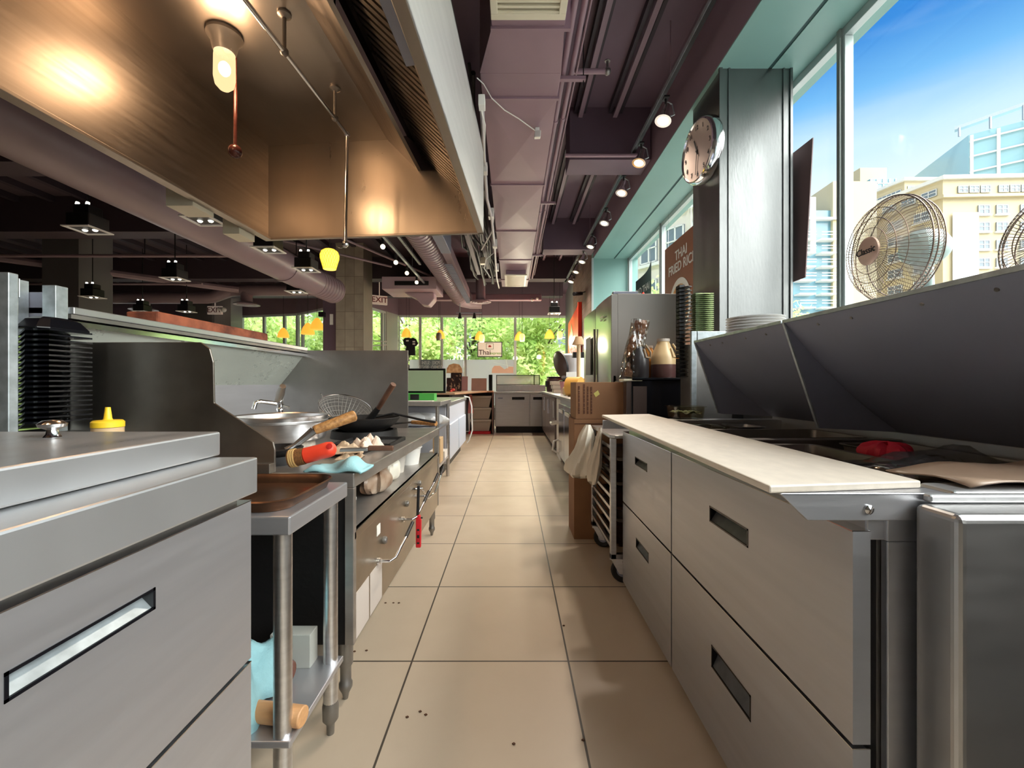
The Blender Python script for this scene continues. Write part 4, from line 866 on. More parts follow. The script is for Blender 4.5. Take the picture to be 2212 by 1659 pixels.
# cutting board
def bd(px, py): return PZ(px, py, 0.8985)
q = [bd(1662, 1049), bd(1990, 1038), bd(1402, 894), bd(1300, 896)]
q = [V(p.x, p.y, 0.8985) for p in q]
solo('cutting_board', MB().prism([p-V(0,0,0.0135) for p in q], (0, 0, 0.0135)), M_board, 'long white cutting board fixed along the front of the prep table', 'cutting board', bev=0.003)
# lids
def lid(y0, y1, lab):
    pr = []
    for k in range(11):
        t = k/10; x = (1-t)**2*0.984+2*t*(1-t)*1.165+t*t*1.398; z = (1-t)**2*1.291+2*t*(1-t)*1.055+t*t*0.893; pr.append((x, z))
    back = [(x+0.007, y0, z+0.006) for x, z in reversed(pr)]
    L = part(T, 'lid', MB().prism([(x, y0, z) for x, z in pr]+back, (0, y1-y0, 0)), S_lid, label=lab, smooth=30)
    for (yy, nm) in ((y1, 'lid_end'), (y0, 'lid_end')):
        s = -0.004 if yy == y1 else 0.004
        part(L, nm, MB().prism([(1.111, yy, 0.908)]+[(x, yy, z) for x, z in reversed(pr)], (0, s, 0)), S_lid)
    part(L, 'lid_edge', MB().bar((0.982, y0, 1.293), (0.982, y1, 1.293), 0.008, 0.012).bar((0.983, y1, 1.29), (1.109, y1, 0.910), 0.010, 0.006), S_galv, bev=0.001)
    for k in (0.18, 0.35, 0.62, 0.82): part(L, 'bolt', MB().lathe([(0, 0), (0.0055, 0), (0.004, 0.004), (0, 0.004)], V(1.006, y0+(y1-y0)*(1-k), 1.265), 10, (-1, 0, -0.9)), S_dark)
lid(0.74, 1.548, 'larger near lid, grey coated steel'); lid(1.556, 2.30, 'smaller far lid, grey coated steel')
# stuff in the wells
def gnpan(x0, x1, y0, y1, zt, m, lab, cont=None, contlab=None, dep=0.05):
    T = thing('food_pan', lab, 'food pan', ((x0+x1)/2, (y0+y1)/2, zt-dep))
    mb = MB(); loft(mb, [rrect(x0+.015, x1-.015, y0+.015, y1-.015, .02, zt-dep), rrect(x0+.008, x1-.008, y0+.008, y1-.008, .025, zt-.004), rrect(x0, x1, y0, y1, .025, zt), rrect(x0, x1, y0, y1, .025, zt+.003), rrect(x0+.010, x1-.010, y0+.010, y1-.010, .025, zt+.001), rrect(x0+.018, x1-.018, y0+.018, y1-.018, .02, zt-dep+.003)], True, True)
    part(T, 'pan', mb, m, smooth=True)
    if cont: part(T, 'contents', MB().grid(lambda u, v: V(x0+.02+(x1-x0-.04)*u, y0+.02+(y1-y0-.04)*v, zt-dep*0.5+0.008*math.sin(u*13)*math.cos(v*17)), 16, 16), cont)
    return T
M_greens = mat('chopped greens', C(120, 124, 60), 0.7, col2=C(60, 66, 34), nscale=60, bump=0.5)
gnpan(0.85, 1.03, 2.235, 2.40, 0.945, G_clear, 'clear food pan of chopped greens at the far end of the prep table', M_greens, dep=0.06)
gnpan(1.06, 1.20, 2.0, 2.18, 0.862, S_alu, 'steel food pan in the far well below the small lid', M_greens)
gnpan(0.86, 1.02, 1.98, 2.18, 0.862, G_clear, 'clear food pan in the far well next to the board', mat('brown sauce', C(70, 44, 26), 0.4))
gnpan(0.86, 1.36, 1.62, 1.92, 0.862, S_dark, 'wide steel pan in the far well near the divider')
gnpan(0.80, 1.36, 0.83, 1.05, 0.862, S_dark, 'wide steel pan in the near well beside the end rail', mat('dark food', C(60, 40, 34), 0.5))
gnpan(1.12, 1.36, 1.10, 1.48, 0.862, S_dark, 'steel pan at the back of the near well')
bagm('plastic_bag', (1.09, 1.24, 0.835), 0.055, 0.07, 0.062, mat('red net bag', C(190, 20, 50), 0.6), 'crimson plastic bag standing in the near well of the prep table', 'bag', 8)
bagm('plastic_bag', (0.98, 0.92, 0.83), 0.14, 0.07, 0.06, G_film, 'clear film bag over the pans in the near well', 'bag', 9)
solo('food_wrap', MB().grid(lambda u, v: V(0.80+0.56*u, 0.745+0.17*v, 0.889+0.03*u+0.006*math.sin(u*14+v*5)), 20, 8), mat('tan plastic sheet', C(170, 146, 126), 0.4, noise=0.1), 'tan plastic sheet folded over the near end of the prep table', 'plastic sheet', smooth=60, solid=0.003)
crumple('film_wrap', (1.02, 1.02, 0.862), 0.20, 0.13, 0.045, G_film, 'clear film bunched over the near well beside the red bag', 31, 0.3, 'plastic film')
gnpan(0.79, 1.02, 1.10, 1.45, 0.862, S_dark, 'steel pan in the near well next to the cutting board', mat('dark food', C(60, 40, 34), 0.5))
# steel bin at the right edge
T = thing('steel_cabinet', 'plain stainless cabinet corner at the bottom right edge', 'cabinet', (1.0, 0.68, 0))
part(T, 'body', MB().box(0.671, 1.40, 0.642, 0.716, 0.05, 0.871), steel('dull cabinet steel', 0.42, 0.34, (1, 0.98, 0.97), (1, 1, 5), noise=0.05, bump=0.01, metal=0.9), bev=0.012, seg=4)
part(T, 'top_lip', MB().box(0.69, 1.40, 0.705, 0.72, 0.872, 0.886), S_top, bev=0.004)
part(T, 'plinth', MB().box(0.70, 1.38, 0.66, 0.71, 0, 0.05), M_black)
# tray rack on casters
T = thing('tray_rack', 'low aluminium tray rack on casters at the end of the prep table', 'rack', (0.7, 2.55, 0))
x0, x1, y0, y1 = 0.525, 0.93, 2.27, 2.84
tp = MB(); loft(tp, [[V(x, y, z) for x, y in ((x0+0.02, y0), (x1, y0), (x1, y1), (x0, y1), (x0, y0+0.03))] for z in (0.775, 0.792)], True, True); part(T, 'top', tp, S_alu, bev=0.003)
for (x, y) in ((x0, y0), (x0, y1-0.03), (x1-0.03, y0), (x1-0.03, y1-0.03)): part(T, 'post', MB().box(x, x+0.03, y, y+0.03, 0.135, 0.775), S_alu, bev=0.002)
for k in range(9):
    z = 0.185+k*0.066
    for x in (x0+0.004, x1-0.03): part(T, 'slide', MB().box(x, x+0.026, y0+0.02, y1-0.02, z, z+0.004).box(x, x+0.004, y0+0.02, y1-0.02, z, z+0.022), S_alu)
part(T, 'base_bar', MB().box(x0, x1, y0, y0+0.03, 0.135, 0.16).box(x0, x1, y1-0.03, y1, 0.135, 0.16), S_alu)
for (x, y, a) in ((x0+0.035, y0+0.02, 1.25), (x0+0.035, y1-0.05, 1.15), (x1-0.03, y0+0.02, -0.2), (x1-0.03, y1-0.03, 0.1)):
    R_ = Matrix.Translation((x, y, 0)) @ Matrix.Rotation(a, 4, 'Z')
    ca = part(T, 'caster', MB().lathe([(0.030, -0.012), (0.050, -0.016), (0.060, -0.010), (0.062, 0), (0.060, 0.010), (0.050, 0.016), (0.030, 0.012), (0.030, -0.012)], (0.02, -0.03, 0.062), 28, (1,0,0)).xf(R_), M_rubber, smooth=True)
    part(ca, 'wheel_hub', MB().lathe([(0, -0.011), (0.031, -0.011), (0.031, 0.011), (0, 0.011)], (0.02, -0.03, 0.062), 20, (1,0,0)).xf(R_), S_lid, smooth=True)
    part(ca, 'fork', MB().prism([(0.0, -0.045, 0.05), (0.0, -0.015, 0.05), (0.0, 0.03, 0.125), (0.0, -0.03, 0.125)], (0.003, 0, 0)).prism([(0.037, -0.045, 0.05), (0.037, -0.015, 0.05), (0.037, 0.03, 0.125), (0.037, -0.03, 0.125)], (0.003, 0, 0)).box(-0.005, 0.045, -0.035, 0.035, 0.122, 0.135).xf(R_), S_alu)
for k, zz in enumerate((0.205, 0.337, 0.403, 0.535, 0.60, 0.667)):
    mb = MB(); z = 0.185+round((zz-0.185)/0.066)*0.066+0.0045
    loft(mb, [rrect(x0+.045, x1-.045, y0+.03, y1-.03, .02, z), rrect(x0+.032, x1-.032, y0+.02, y1-.02, .03, z+0.02), rrect(x0+.036, x1-.036, y0+.024, y1-.024, .03, z+0.021), rrect(x0+.048, x1-.048, y0+.035, y1-.035, .02, z+0.003)], True, True)
    solo('sheet_tray', mb, S_dark if k % 2 else M_tray, ['dark sheet tray lowest in the tray rack', 'sheet tray second from the bottom of the tray rack', 'sheet tray third from the bottom of the tray rack', 'sheet tray fourth from the bottom of the tray rack', 'sheet tray fifth from the bottom of the tray rack', 'topmost sheet tray in the tray rack'][k], 'tray', 'sheet trays in the rack', smooth=True)
# bags hanging from the rack
def hangbag(u, v, cx, cy, w, h, th, ph):
    a = u*2*PI; t = v; e_ = max(0.0, 1-((t-0.86)/0.14)**2)**0.5 if t > 0.86 else 1.0; k_ = (0.12+0.88*min(1, t*1.5)**0.75)*e_*(1.25 if t < 0.04 else 1)
    W_ = w*k_; D = th*k_*(1+0.10*math.sin(9*t+ph)); cx = cx-0.05*t
    z = 0.812-h*t + 0.008*math.sin(a*3+ph)*t
    if t < 0.08: z += 0.0
    return V(cx+D*math.cos(a)*(1+0.16*math.sin(5*a+ph+7*t)+0.08*math.sin(11*a+9*t)), cy+W_*math.sin(a)*(1+0.10*math.sin(7*a+ph+5*t)), z)
solo('plastic_bag', MB().grid(lambda u, v: hangbag(u, v, 0.475, 2.67, 0.13, 0.33, 0.082, 0.4), 44, 18), M_bag, 'white plastic bag with more bags in it hung on the tray rack', 'bag', smooth=30)
solo('plastic_bag', MB().grid(lambda u, v: hangbag(u, v, 0.515, 2.49, 0.085, 0.33, 0.035, 2.4), 36, 16), mat('ivory bag film', C(214, 204, 188), 0.4), 'second ivory plastic bag hanging on the near side of the rack', 'bag', smooth=30)
# cardboard boxes
T = thing('cardboard_box', 'tall brown cardboard box standing on the floor behind the tray rack', 'box', (0.6, 3.0, 0))
part(T, 'carton', MB().box(0.425, 0.80, 2.93, 3.20, 0, 0.822), M_card, bev=0.003)
part(T, 'flap_edge', MB().box(0.428, 0.80, 2.926, 2.93, 0.790, 0.796), M_ink)
T = thing('cardboard_box', 'brown cardboard box with printed lines stacked on the taller box', 'box', (0.6, 3.0, 0.822))
part(T, 'carton', MB().box(0.438, 0.80, 2.935, 3.20, 0.823, 1.078), M_card, bev=0.003)
pk = MB(); R3 = random.Random(4)
for xx in (0.455, 0.49, 0.515, 0.54):
    z = 0.86
    while z < 1.04:
        l = R3.uniform(0.008, 0.03); pk.box(xx, xx+0.010, 2.932, 2.935, z, z+l); z += l+R3.uniform(0.002, 0.006)
    part(T, 'print_line', pk, M_ink); pk = MB()
part(T, 'yellow_label', MB().prism([(0.560, 2.932, 1.0), (0.590, 2.932, 1.022), (0.602, 2.932, 0.995), (0.575, 2.932, 0.975)], (0, 0.002, 0)), mat('pale yellow label', C(206, 196, 110), 0.7))
# black chest with brown side
T = thing('black_cabinet', 'glossy black low fridge cabinet with jugs on top', 'cabinet', (1.0, 3.05, 0))
part(T, 'body', MB().box(0.80, 1.30, 2.86, 3.18, 0.02, 1.09), M_blackg, bev=0.004)
part(T, 'side_door', MB().box(0.765, 0.80, 2.86, 3.18, 0.02, 1.085), mat('brown grey panel', C(96, 82, 78), 0.35, 0.3), bev=0.003)
part(T, 'door_panel', MB().box(0.81, 0.90, 2.852, 2.86, 0.80, 1.05), mat('brown grey panel', C(96, 82, 78), 0.35, 0.3))
part(T, 'top_edge', MB().box(0.745, 0.87, 2.85, 2.98, 1.085, 1.10), M_cream, bev=0.003)
part(T, 'top', MB().box(0.80, 1.31, 2.84, 3.2, 1.09, 1.108), M_blackg, bev=0.005)
part(T, 'feet', MB().box(0.82, 1.28, 2.9, 3.15, 0, 0.02), M_black)
# tall refrigerator
T = thing('tall_refrigerator', 'tall grey refrigerator with shiny curved doors facing the aisle', 'refrigerator', (1.0, 3.9, 0))
fx0, fx1, fy0, fy1, fz = 0.80, 1.318, 3.24, 4.46, 1.75
M_frg = mat('grey enamel fridge side', C(150, 146, 142), 0.42, 0.2)
part(T, 'body', MB().box(fx0, fx1, fy0, fy1, 0.03, fz), M_frg, bev=0.004)
M_door = steel('mirror fridge door', 0.60, 0.2, (1, 1, 1.0), bump=0.01, noise=0.05, rvar=0.02)
def fdoor(ya, yb):
    mb = MB(); n = 12; a = [V(0.795, ya, 0), V(0.795, yb, 0)]; pts = [V(0.795, yb, 0.06), V(0.795, ya, 0.06)]
    for k in range(n+1):
        t = k/n; pts.append(V(0.752-0.012*math.sin(PI*t)**0.6, ya+(yb-ya)*t, 0.06))
    mb.prism(pts, (0, 0, 1.68)); return mb
D1 = part(T, 'door', fdoor(3.243, 3.845), M_door, smooth=30); D2 = part(T, 'door', fdoor(3.855, 4.457), M_door, smooth=30)
part(D1, 'door_edge', MB().box(0.752, 0.80, 3.236, 3.245, 0.06, 1.745), M_frg, bev=0.003)
part(D1, 'handle', MB().box(0.722, 0.742, 3.78, 3.80, 0.65, 1.55), S_dark, bev=0.004)
part(D1, 'badge', MB().box(0.724, 0.7285, 3.40, 3.52, 1.60, 1.612).box(0.724, 0.7285, 3.42, 3.50, 1.575, 1.585), M_white)
part(D1, 'grip_recess', MB().box(0.765, 0.79, 3.236, 3.242, 1.02, 1.13), M_blackg, bev=0.006)
part(T, 'hinge', MB().box(0.77, 0.96, 3.25, 3.30, fz, fz+0.02), S_lid, bev=0.003)
part(T, 'paper_note', MB().box(0.724, 0.727, 3.95, 4.2, 1.15, 1.5), mat('grey note', C(130, 130, 134), 0.6))
part(T, 'feet', MB().box(0.82, 1.30, 3.28, 4.42, 0, 0.03), M_black)
# jugs on the cabinet
def jug(x, y, r, liquid, neck, fill, lab, hside=1):
    z = 1.108; T = thing('sauce_jug', lab, 'jug', (x, y, z)); h = 0.245*r/0.075
    body = [(0, 0), (r*0.95, 0), (r, 0.01), (r, h*0.52), (r*0.92, h*0.6), (r*0.5, h*0.90), (r*0.46, h*0.94), (0, h*0.95)]
    part(T, 'jug_body', MB().lathe(body, (x, y, z), 32), neck, smooth=60)
    part(T, 'liquid', MB().lathe([(0, -0.0005), (r*0.955, -0.0005), (r*1.006, 0.010), (r*1.006, min(fill, 0.52)*h)] + ([(r*0.928, h*0.6), (r*(0.5+0.42*(0.9-fill)/0.3)*1.012, h*fill)] if fill > 0.6 else []) + [(0, fill*h)], (x, y, z), 32), liquid, smooth=60)
    part(T, 'cap', MB().lathe([(0, h*0.93), (r*0.52, h*0.93), (r*0.52, h), (0, h)], (x, y, z), 24), mat('jug cap', C(196, 186, 176), 0.5), smooth=True)
    part(T, 'handle', MB().tube([V(x+hside*r*0.62, y-r*0.45, z+h*0.86), V(x+hside*r*1.0, y-r*0.62, z+h*0.66), V(x+hside*r*0.98, y-r*0.5, z+h*0.52), V(x+hside*r*0.5, y-r*0.95, z+h*0.53), V(x+hside*r*0.4, y-r*0.7, z+h*0.74)], 0.007, 10), neck, smooth=True)
M_soy = mat('dark soy', C(52, 48, 50), 0.3); M_milk = mat('cloudy tan jug', C(214, 186, 142), 0.35); M_soyn = mat('hazy jug plastic', C(170, 150, 126), 0.3)
jug(0.865, 2.96, 0.080, M_soy, M_soyn, 0.82, 'white-capped jug full of dark sauce, nearest the aisle')
jug(1.055, 2.98, 0.083, mat('plum sauce', C(92, 62, 60), 0.35), M_milk, 0.34, 'tan jug one third full of plum coloured sauce')
jug(1.215, 2.99, 0.070, M_soy, mat('amber jug', C(214, 150, 70), 0.3), 0.58, 'amber jug with dark sauce at the right end of the row')
jug(0.99, 3.12, 0.072, mat('amber oil', C(196, 130, 50), 0.3), mat('amber jug', C(214, 150, 70), 0.3), 0.5, 'amber jug standing behind the two front jugs')
# bag of plastic cups beside the fridge
def tallbag(u, v):
    a = u*2*PI; t = v; cx = 0.80+0.09*t; cy = 2.93+0.03*t; r = 0.060*(1+0.10*math.sin(4*a+6*t)+0.06*math.sin(9*a+13*t))*(1.0 if t < 0.75 else 1.0+0.1*math.sin(8*t))
    return V(cx+r*math.cos(a), cy+0.7*r*math.sin(a), 1.108+0.395*t+0.012*math.sin(2*a)*t)
T = thing('cup_sleeve', 'crinkled clear sleeve of brown cup lids leaning on the refrigerator', 'bag', (0.84, 2.93, 1.10))
part(T, 'film', MB().grid(tallbag, 48, 26), G_film, smooth=15)
part(T, 'brown_lids', MB().tube([V(0.80+0.09*t+0.01*math.sin(9*t), 2.935+0.03*t, 1.112+0.39*t) for t in [k/14 for k in range(15)]], [0.038+0.006*(k % 2) for k in range(15)], 16), mat('brown lids', C(146, 104, 80), 0.5))
T = thing('sauce_bottle', 'red capped squeeze bottle on top of the tall refrigerator', 'bottle', (1.06, 3.45, 1.75))
part(T, 'bottle_body', MB().lathe([(0, 0), (0.045, 0), (0.045, 0.02), (0, 0.022)], (1.06, 3.45, 1.75), 20), M_red, smooth=True)
part(T, 'cap', MB().lathe([(0.036, 0.02), (0.03, 0.032), (0.012, 0.034), (0.006, 0.055), (0, 0.055)], (1.06, 3.45, 1.75), 20), M_red, smooth=True)
# trays standing on the steel box by the column
T = thing('steel_box', 'narrow stainless box standing between the black cabinet and the far lid', 'box', (1.2, 2.6, 0))
part(T, 'body', MB().box(1.055, 1.30, 2.52, 2.68, 0, 1.30), S_dark, bev=0.004)
part(T, 'inner_edge', MB().box(1.05, 1.08, 2.50, 2.52, 0.2, 1.375), S_galv, bev=0.002)
part(T, 'lip', MB().box(1.085, 1.25, 2.50, 2.52, 1.30, 1.375), S_galv, bev=0.002)
M_gtray = mat('pale green plastic', C(150, 166, 108), 0.6, col2=C(84, 104, 70), nscale=60)
def standing_stack(cx, n, m, lab, name, grp, w, x_step, z0, z1):
    for k in range(n):
        y = 2.66-k*0.0085
        T = MB()
        zc = (z0+z1)/2
        T.prism([(cx-w, y, z0), (cx+w*0.9, y, z0), (cx+w, y-0.001, zc), (cx+w*0.9, y, z1-0.02), (cx+w*0.4, y, z1), (cx-w*0.5, y, z1), (cx-w, y, z1-0.04)], (0, -0.003, 0))
        solo(name, T, m, lab, 'tray', grp)
zl = 1.302
for k in range(26):
    z = zl+0.012*k*1.0
    w = 0.055; c_ = (1.155, 2.59)
    m = MB()
    for (a, b) in (((-w, -0.035), (0.0, -0.052)), ((0.0, -0.052), (w*0.6, -0.04)), ((w*0.6, -0.04), (w, -0.01))): m.prism([V(c_[0]+a[0], c_[1]+a[1], z), V(c_[0]+b[0], c_[1]+b[1], z), V(c_[0]+b[0]*0.85, c_[1]+b[1]*0.7+0.004, z+0.008), V(c_[0]+a[0]*0.85, c_[1]+a[1]*0.7+0.004, z+0.008)], (0, 0.003, 0.002))
    m.box(c_[0]-w, c_[0]+w, c_[1]-0.03, c_[1]+0.04, z+0.004, z+0.010)
    solo('green_tray', m, M_gtray, 'pale green patterned tray, %s from the bottom of the stack beside the steel column' % ORD[k] if k < 25 else 'top pale green tray of the tall stack beside the steel column', 'tray', 'green patterned trays')
for k in range(24):
    z = 1.08+0.0235*k+0.03; m = MB(); m.prism([(1.020, 2.60, z), (1.055, 2.555, z), (1.080, 2.565, z+0.0), (1.080, 2.66, z), (1.020, 2.66, z)], (0.0, 0, 0.003)).box(1.020, 1.050, 2.60, 2.66, z, z+0.020)
    solo('black_tray', m, M_black, 'thin black takeout tray, %s from the bottom of the stack beside the green trays' % ORD[k], 'tray', 'black trays by the column')
# bowls behind the lid
for k in range(6):
    z = 1.302+0.013*k
    solo('white_plate', MB().lathe([(0, 0), (0.09, 0), (0.125, 0.012), (0.126, 0.014), (0.09, 0.005), (0, 0.004)], (1.16, 2.04, z), 36), M_white, ['lowest', 'second', 'third', 'fourth', 'fifth', 'topmost'][k]+' white plate of the stack seen over the far lid', 'plate', 'white plates', smooth=True)
T = thing('plate_shelf', 'narrow steel shelf behind the raised lids holding white plates', 'shelf', (1.45, 1.6, 0))
part(T, 'shelf_board', MB().box(1.03, 1.5, 1.88, 2.30, 1.286, 1.301), S_galv)
part(T, 'post', MB().box(1.475, 1.495, 1.90, 1.92, 1.225, 1.286), S_galv)
part(T, 'post', MB().box(1.475, 1.495, 2.26, 2.28, 0, 1.286), S_galv)
# fans on the window ledge
def fan(c, dr, r, lab, hubtext=True):
    c = Vector(c); dr = Vector(dr).normalized(); base = V(c.x-dr.x*0.16, c.y-dr.y*0.16, 1.226)
    q = V(0,0,1).rotation_difference(dr).to_matrix()
    T = thing('desk_fan', lab, 'fan', base)
    def pt(rr, a, h): return c+q @ V(rr*math.cos(a), rr*math.sin(a), h)
    cage = MB()
    n = 84
    fp = [(0.27, 0.075), (0.6, 0.068), (0.86, 0.045), (1.0, 0.0)]; bp = [(1.0, 0.0), (0.93, -0.055), (0.7, -0.08), (0.3, -0.085)]
    for k in range(n):
        a = 2*PI*k/n; cage.tube([pt(rr*r, a+0.10*(1-rr), h) for rr, h in fp], 0.0010, 4); cage.tube([pt(rr*r, a-0.25*(1-rr), h) for rr, h in bp], 0.0010, 4)
    part(T, 'cage', cage, mat('bronze wire', C(132, 112, 98), 0.35, 0.7))
    rg = MB()
    for rr, h, t in ((1.0, 0.0, 0.0028), (1.0, -0.018, 0.0025), (0.62, 0.067, 0.0016), (0.80, 0.052, 0.0014), (0.44, 0.072, 0.0014), (0.80, -0.072, 0.0015), (0.93, -0.055, 0.0025)):
        rg.tube([pt(rr*r, 2*PI*k/48, h) for k in range(48)], t, 6, closed=True)
    part(T, 'cage_rings', rg, mat('bronze wire', C(132, 112, 98), 0.35, 0.7), smooth=True)
    hub = part(T, 'front_badge', MB().lathe([(0, 0), (0.27*r, 0), (0.27*r, 0.008), (0.22*r, 0.014), (0, 0.015)], c+dr*0.072, 32, dr), mat('rose gold', C(206, 170, 148), 0.4, 0.3), smooth=True)
    up = q @ V(0, 1, 0)
    zx = V(0,0,1); xx = zx.cross(dr).normalized(); yy = dr.cross(xx)
    text('badge_text', 'Classic', 0.038, frame(c+dr*0.088, xx, yy), M_black, parent=hub)
    bl = MB()
    for k in range(3):
        a0 = 2*PI*k/3
        bl.grid(lambda u, v: pt((0.16+0.68*v)*r, a0+(u-0.5)*(1.7-0.3*v), 0.022*(u-0.5)*2-0.02), 10, 6)
    part(T, 'blades', bl, mat('smoky blade', C(200, 206, 200), 0.2, alpha=0.4), smooth=True)
    part(T, 'motor', MB().lathe([(0, -0.215), (0.05, -0.21), (0.072, -0.18), (0.075, -0.12), (0.06, -0.085), (0, -0.085)], c, 28, dr), mat('pale grey green plastic', C(160, 180, 176), 0.4), smooth=True)
    part(T, 'stem', MB().tube([c-dr*0.15+V(0,0,-0.05), V(base.x, base.y, 1.26)], 0.022, 14), mat('pale grey green plastic', C(160, 180, 176), 0.4), smooth=True)
    part(T, 'base', MB().lathe([(0, 0), (0.12, 0), (0.12, 0.012), (0.04, 0.035), (0, 0.04)], base, 32), mat('pale grey green plastic', C(160, 180, 176), 0.4), smooth=True)
fan(P(1918, 540, 1.78)+V(0,0,0), (-0.99, 0.08, -0.04), 0.212, 'bronze wired fan with a round badge on the window ledge')
fan((1.80, 1.36, 1.53), (-0.95, -0.2, 0), 0.19, 'second wire fan cut by the right edge of the picture')
# clock
cc = V(1.356, 2.93, 2.66)
T = thing('wall_clock', 'round chrome rimmed wall clock on the steel column', 'clock', cc)
ax = V(-1, -0.10, -0.02).normalized(); rc = 0.215
part(T, 'case', MB().lathe([(0, 0), (rc*0.9, 0), (rc*1.0, 0.025), (rc*1.0, 0.06), (rc*0.94, 0.085), (rc*0.90, 0.088), (rc*0.88, 0.075), (0, 0.075)], cc+V(-0.012,0,0), 48, ax), S_chrome, smooth=True)
part(T, 'face', MB().lathe([(0, 0.0755), (rc*0.88, 0.0755), (rc*0.88, 0.077), (0, 0.077)], cc+V(-0.012,0,0), 48, ax), mat('clock face', C(196, 176, 166), 0.35))
fo = cc+V(-0.012,0,0)+ax*0.079; xr = V(0,0,1).cross(ax).normalized(); yr = ax.cross(xr)
for k in range(1, 13):
    a = PI/2-2*PI*k/12; pp = fo+xr*(rc*0.72*math.cos(a))+yr*(rc*0.72*math.sin(a))
    text('numeral', str(k), 0.042, frame(pp, xr, yr), M_black, parent=T)
def hand(a, l, w):
    d = xr*math.cos(a)+yr*math.sin(a); part(T, 'clock_hand', MB().bar(fo-d*0.03+ax*0.003, fo+d*l+ax*0.003, w, 0.0015, up=ax), M_black)
hand(math.radians(110), 0.09, 0.009); hand(math.radians(262), 0.155, 0.006)
part(T, 'hand_hub', MB().lathe([(0, 0), (0.009, 0), (0.009, 0.007), (0, 0.007)], fo, 14, ax), M_black)
# posters in the right windows
def poster(name, c0, w, h, m, lab, lines, tcol, dy=(0, -1, 0), size=0.1, rot=0):
    """poster hung in the window plane, facing the room; c0 its top corner nearest the camera"""
    n = V(-1, 0, 0); xx = V(0, -1, 0); o = Vector(c0)
    T = thing(name, lab, 'poster', o-V(0,0,h))
    part(T, 'sheet', MB().prism([o, o+V(0, w, 0), o+V(0, w, -h), o+V(0, 0, -h)], (0.012, 0, 0)), m)
    return T
M_pb = mat('brown poster print', C(146, 86, 60), 0.5, noise=0.15, nscale=5)
o = V(1.86, 0, 0)
ya = 1.86*F/(1500-CX); yb = 1.86*F/(1458-CX)
T = poster('food_poster', (1.86, 4.3, 2.69), 0.90, 1.35, M_pb, 'brown poster reading THAI FRIED RICE hung in the right window', None, None)
text('poster_text', 'THAI\nFRIED RICE', 0.15, frame((1.857, 4.70, 2.44), (0, -1, 0), (0, 0, 1)), M_white, parent=T, ext=0.001)
part(T, 'printed_bowl', MB().lathe([(0, 0), (0.30, 0), (0.30, 0.002), (0, 0.002)], (1.858, 4.74, 1.94), 40, (-1, 0, 0)), M_white)
part(T, 'printed_rice', MB().lathe([(0, 0), (0.25, 0), (0.25, 0.002), (0, 0.002)], (1.8555, 4.74, 1.92), 40, (-1, 0, 0)), mat('printed rice', C(226, 168, 100), 0.6, col2=C(150, 84, 44), nscale=26))
part(T, 'hook', MB().tube([(1.866, 4.45, 2.69), (1.866, 4.45, 3.11)], 0.002, 5).tube([(1.866, 5.1, 2.69), (1.866, 5.1, 3.11)], 0.002, 5), S_chrome)
M_pk = mat('dark teal poster print', C(36, 50, 54), 0.5)
T = thing('food_poster', 'dark curled poster reading PAD THAI hung in the far right window', 'poster', (1.86, 5.9, 1.5))
pg = MB(); pg.grid(lambda u, v: V(1.84+0.05*math.sin(u*PI), 5.65+0.70*u, 2.58-0.8*v+0.12*(1-u)*(1-v)), 10, 6); part(T, 'sheet', pg, M_pk, solid=0.003)
text('poster_text', 'PAD THAI', 0.14, frame((1.832, 6.00, 2.38), (0, -1, 0), (0, 0, 1)), M_white, parent=T)
part(T, 'printed_dish', MB().lathe([(0, 0), (0.17, 0), (0.17, 0.002), (0, 0.002)], (1.832, 5.92, 2.05), 28, (-1, 0, 0)), mat('printed noodles', C(200, 160, 120), 0.6))
part(T, 'hook', MB().tube([(1.86, 5.75, 2.66), (1.86, 5.75, 3.11)], 0.002, 5).tube([(1.86, 6.3, 2.57), (1.86, 6.3, 3.11)], 0.002, 5), S_chrome)
T = thing('food_poster', 'thin brown poster seen edge-on in the window right of the column', 'poster', (1.88, 2.8, 1.8))
part(T, 'sheet', MB().prism([(1.872, 2.66, 2.60), (1.862, 2.98, 2.60), (1.862, 2.98, 1.74), (1.852, 2.70, 1.74)], (0.006, 0, 0)), mat('purple brown poster', C(110, 84, 84), 0.5))
# ================================================================ CEILING THINGS
T = thing('air_duct', 'big rectangular aubergine air duct running down the middle of the ceiling', 'duct', (0.05, 5, 2.9))
ZD = 2.90
part(T, 'duct_body', MB().box(-0.19, 0.29, 2.52, 8.1, ZD, 3.35), M_duct, bev=0.004)
part(T, 'duct_body', MB().box(-0.105, 0.27, -1.5, 2.2, ZD, 3.35), M_duct, bev=0.004)
tr = MB(); loft(tr, [[V(-0.105,2.2,ZD), V(0.27,2.2,ZD), V(0.27,2.2,3.35), V(-0.105,2.2,3.35)], [V(-0.19,2.52,ZD), V(0.29,2.52,ZD), V(0.29,2.52,3.35), V(-0.19,2.52,3.35)]], True, True); part(T, 'transition', tr, M_duct)
for y in (2.2, 2.74, 3.93, 5.13, 6.33, 7.53): part(T, 'flange', MB().box(-0.20 if y > 2.3 else -0.11, 0.30, y-0.01, y+0.01, ZD-0.012, 3.36), M_duct)
cr = MB()
for a, b in ((2.75, 3.93), (3.94, 5.13), (5.14, 6.33), (6.34, 7.53)):
    m_ = (a+b)/2; c_ = V(0.05, m_, ZD-0.016)
    q = [V(-0.188, a, ZD-0.0005), V(0.288, a, ZD-0.0005), V(0.288, b, ZD-0.0005), V(-0.188, b, ZD-0.0005)]
    for i in range(4): cr.add([q[i], q[(i+1) % 4], c_], [(0, 1, 2)])
part(T, 'pressed_panel', cr, M_duct)
part(T, 'neck', MB().box(-0.10, 0.22, 6.9, 7.6, ZD-0.08, ZD), M_duct)
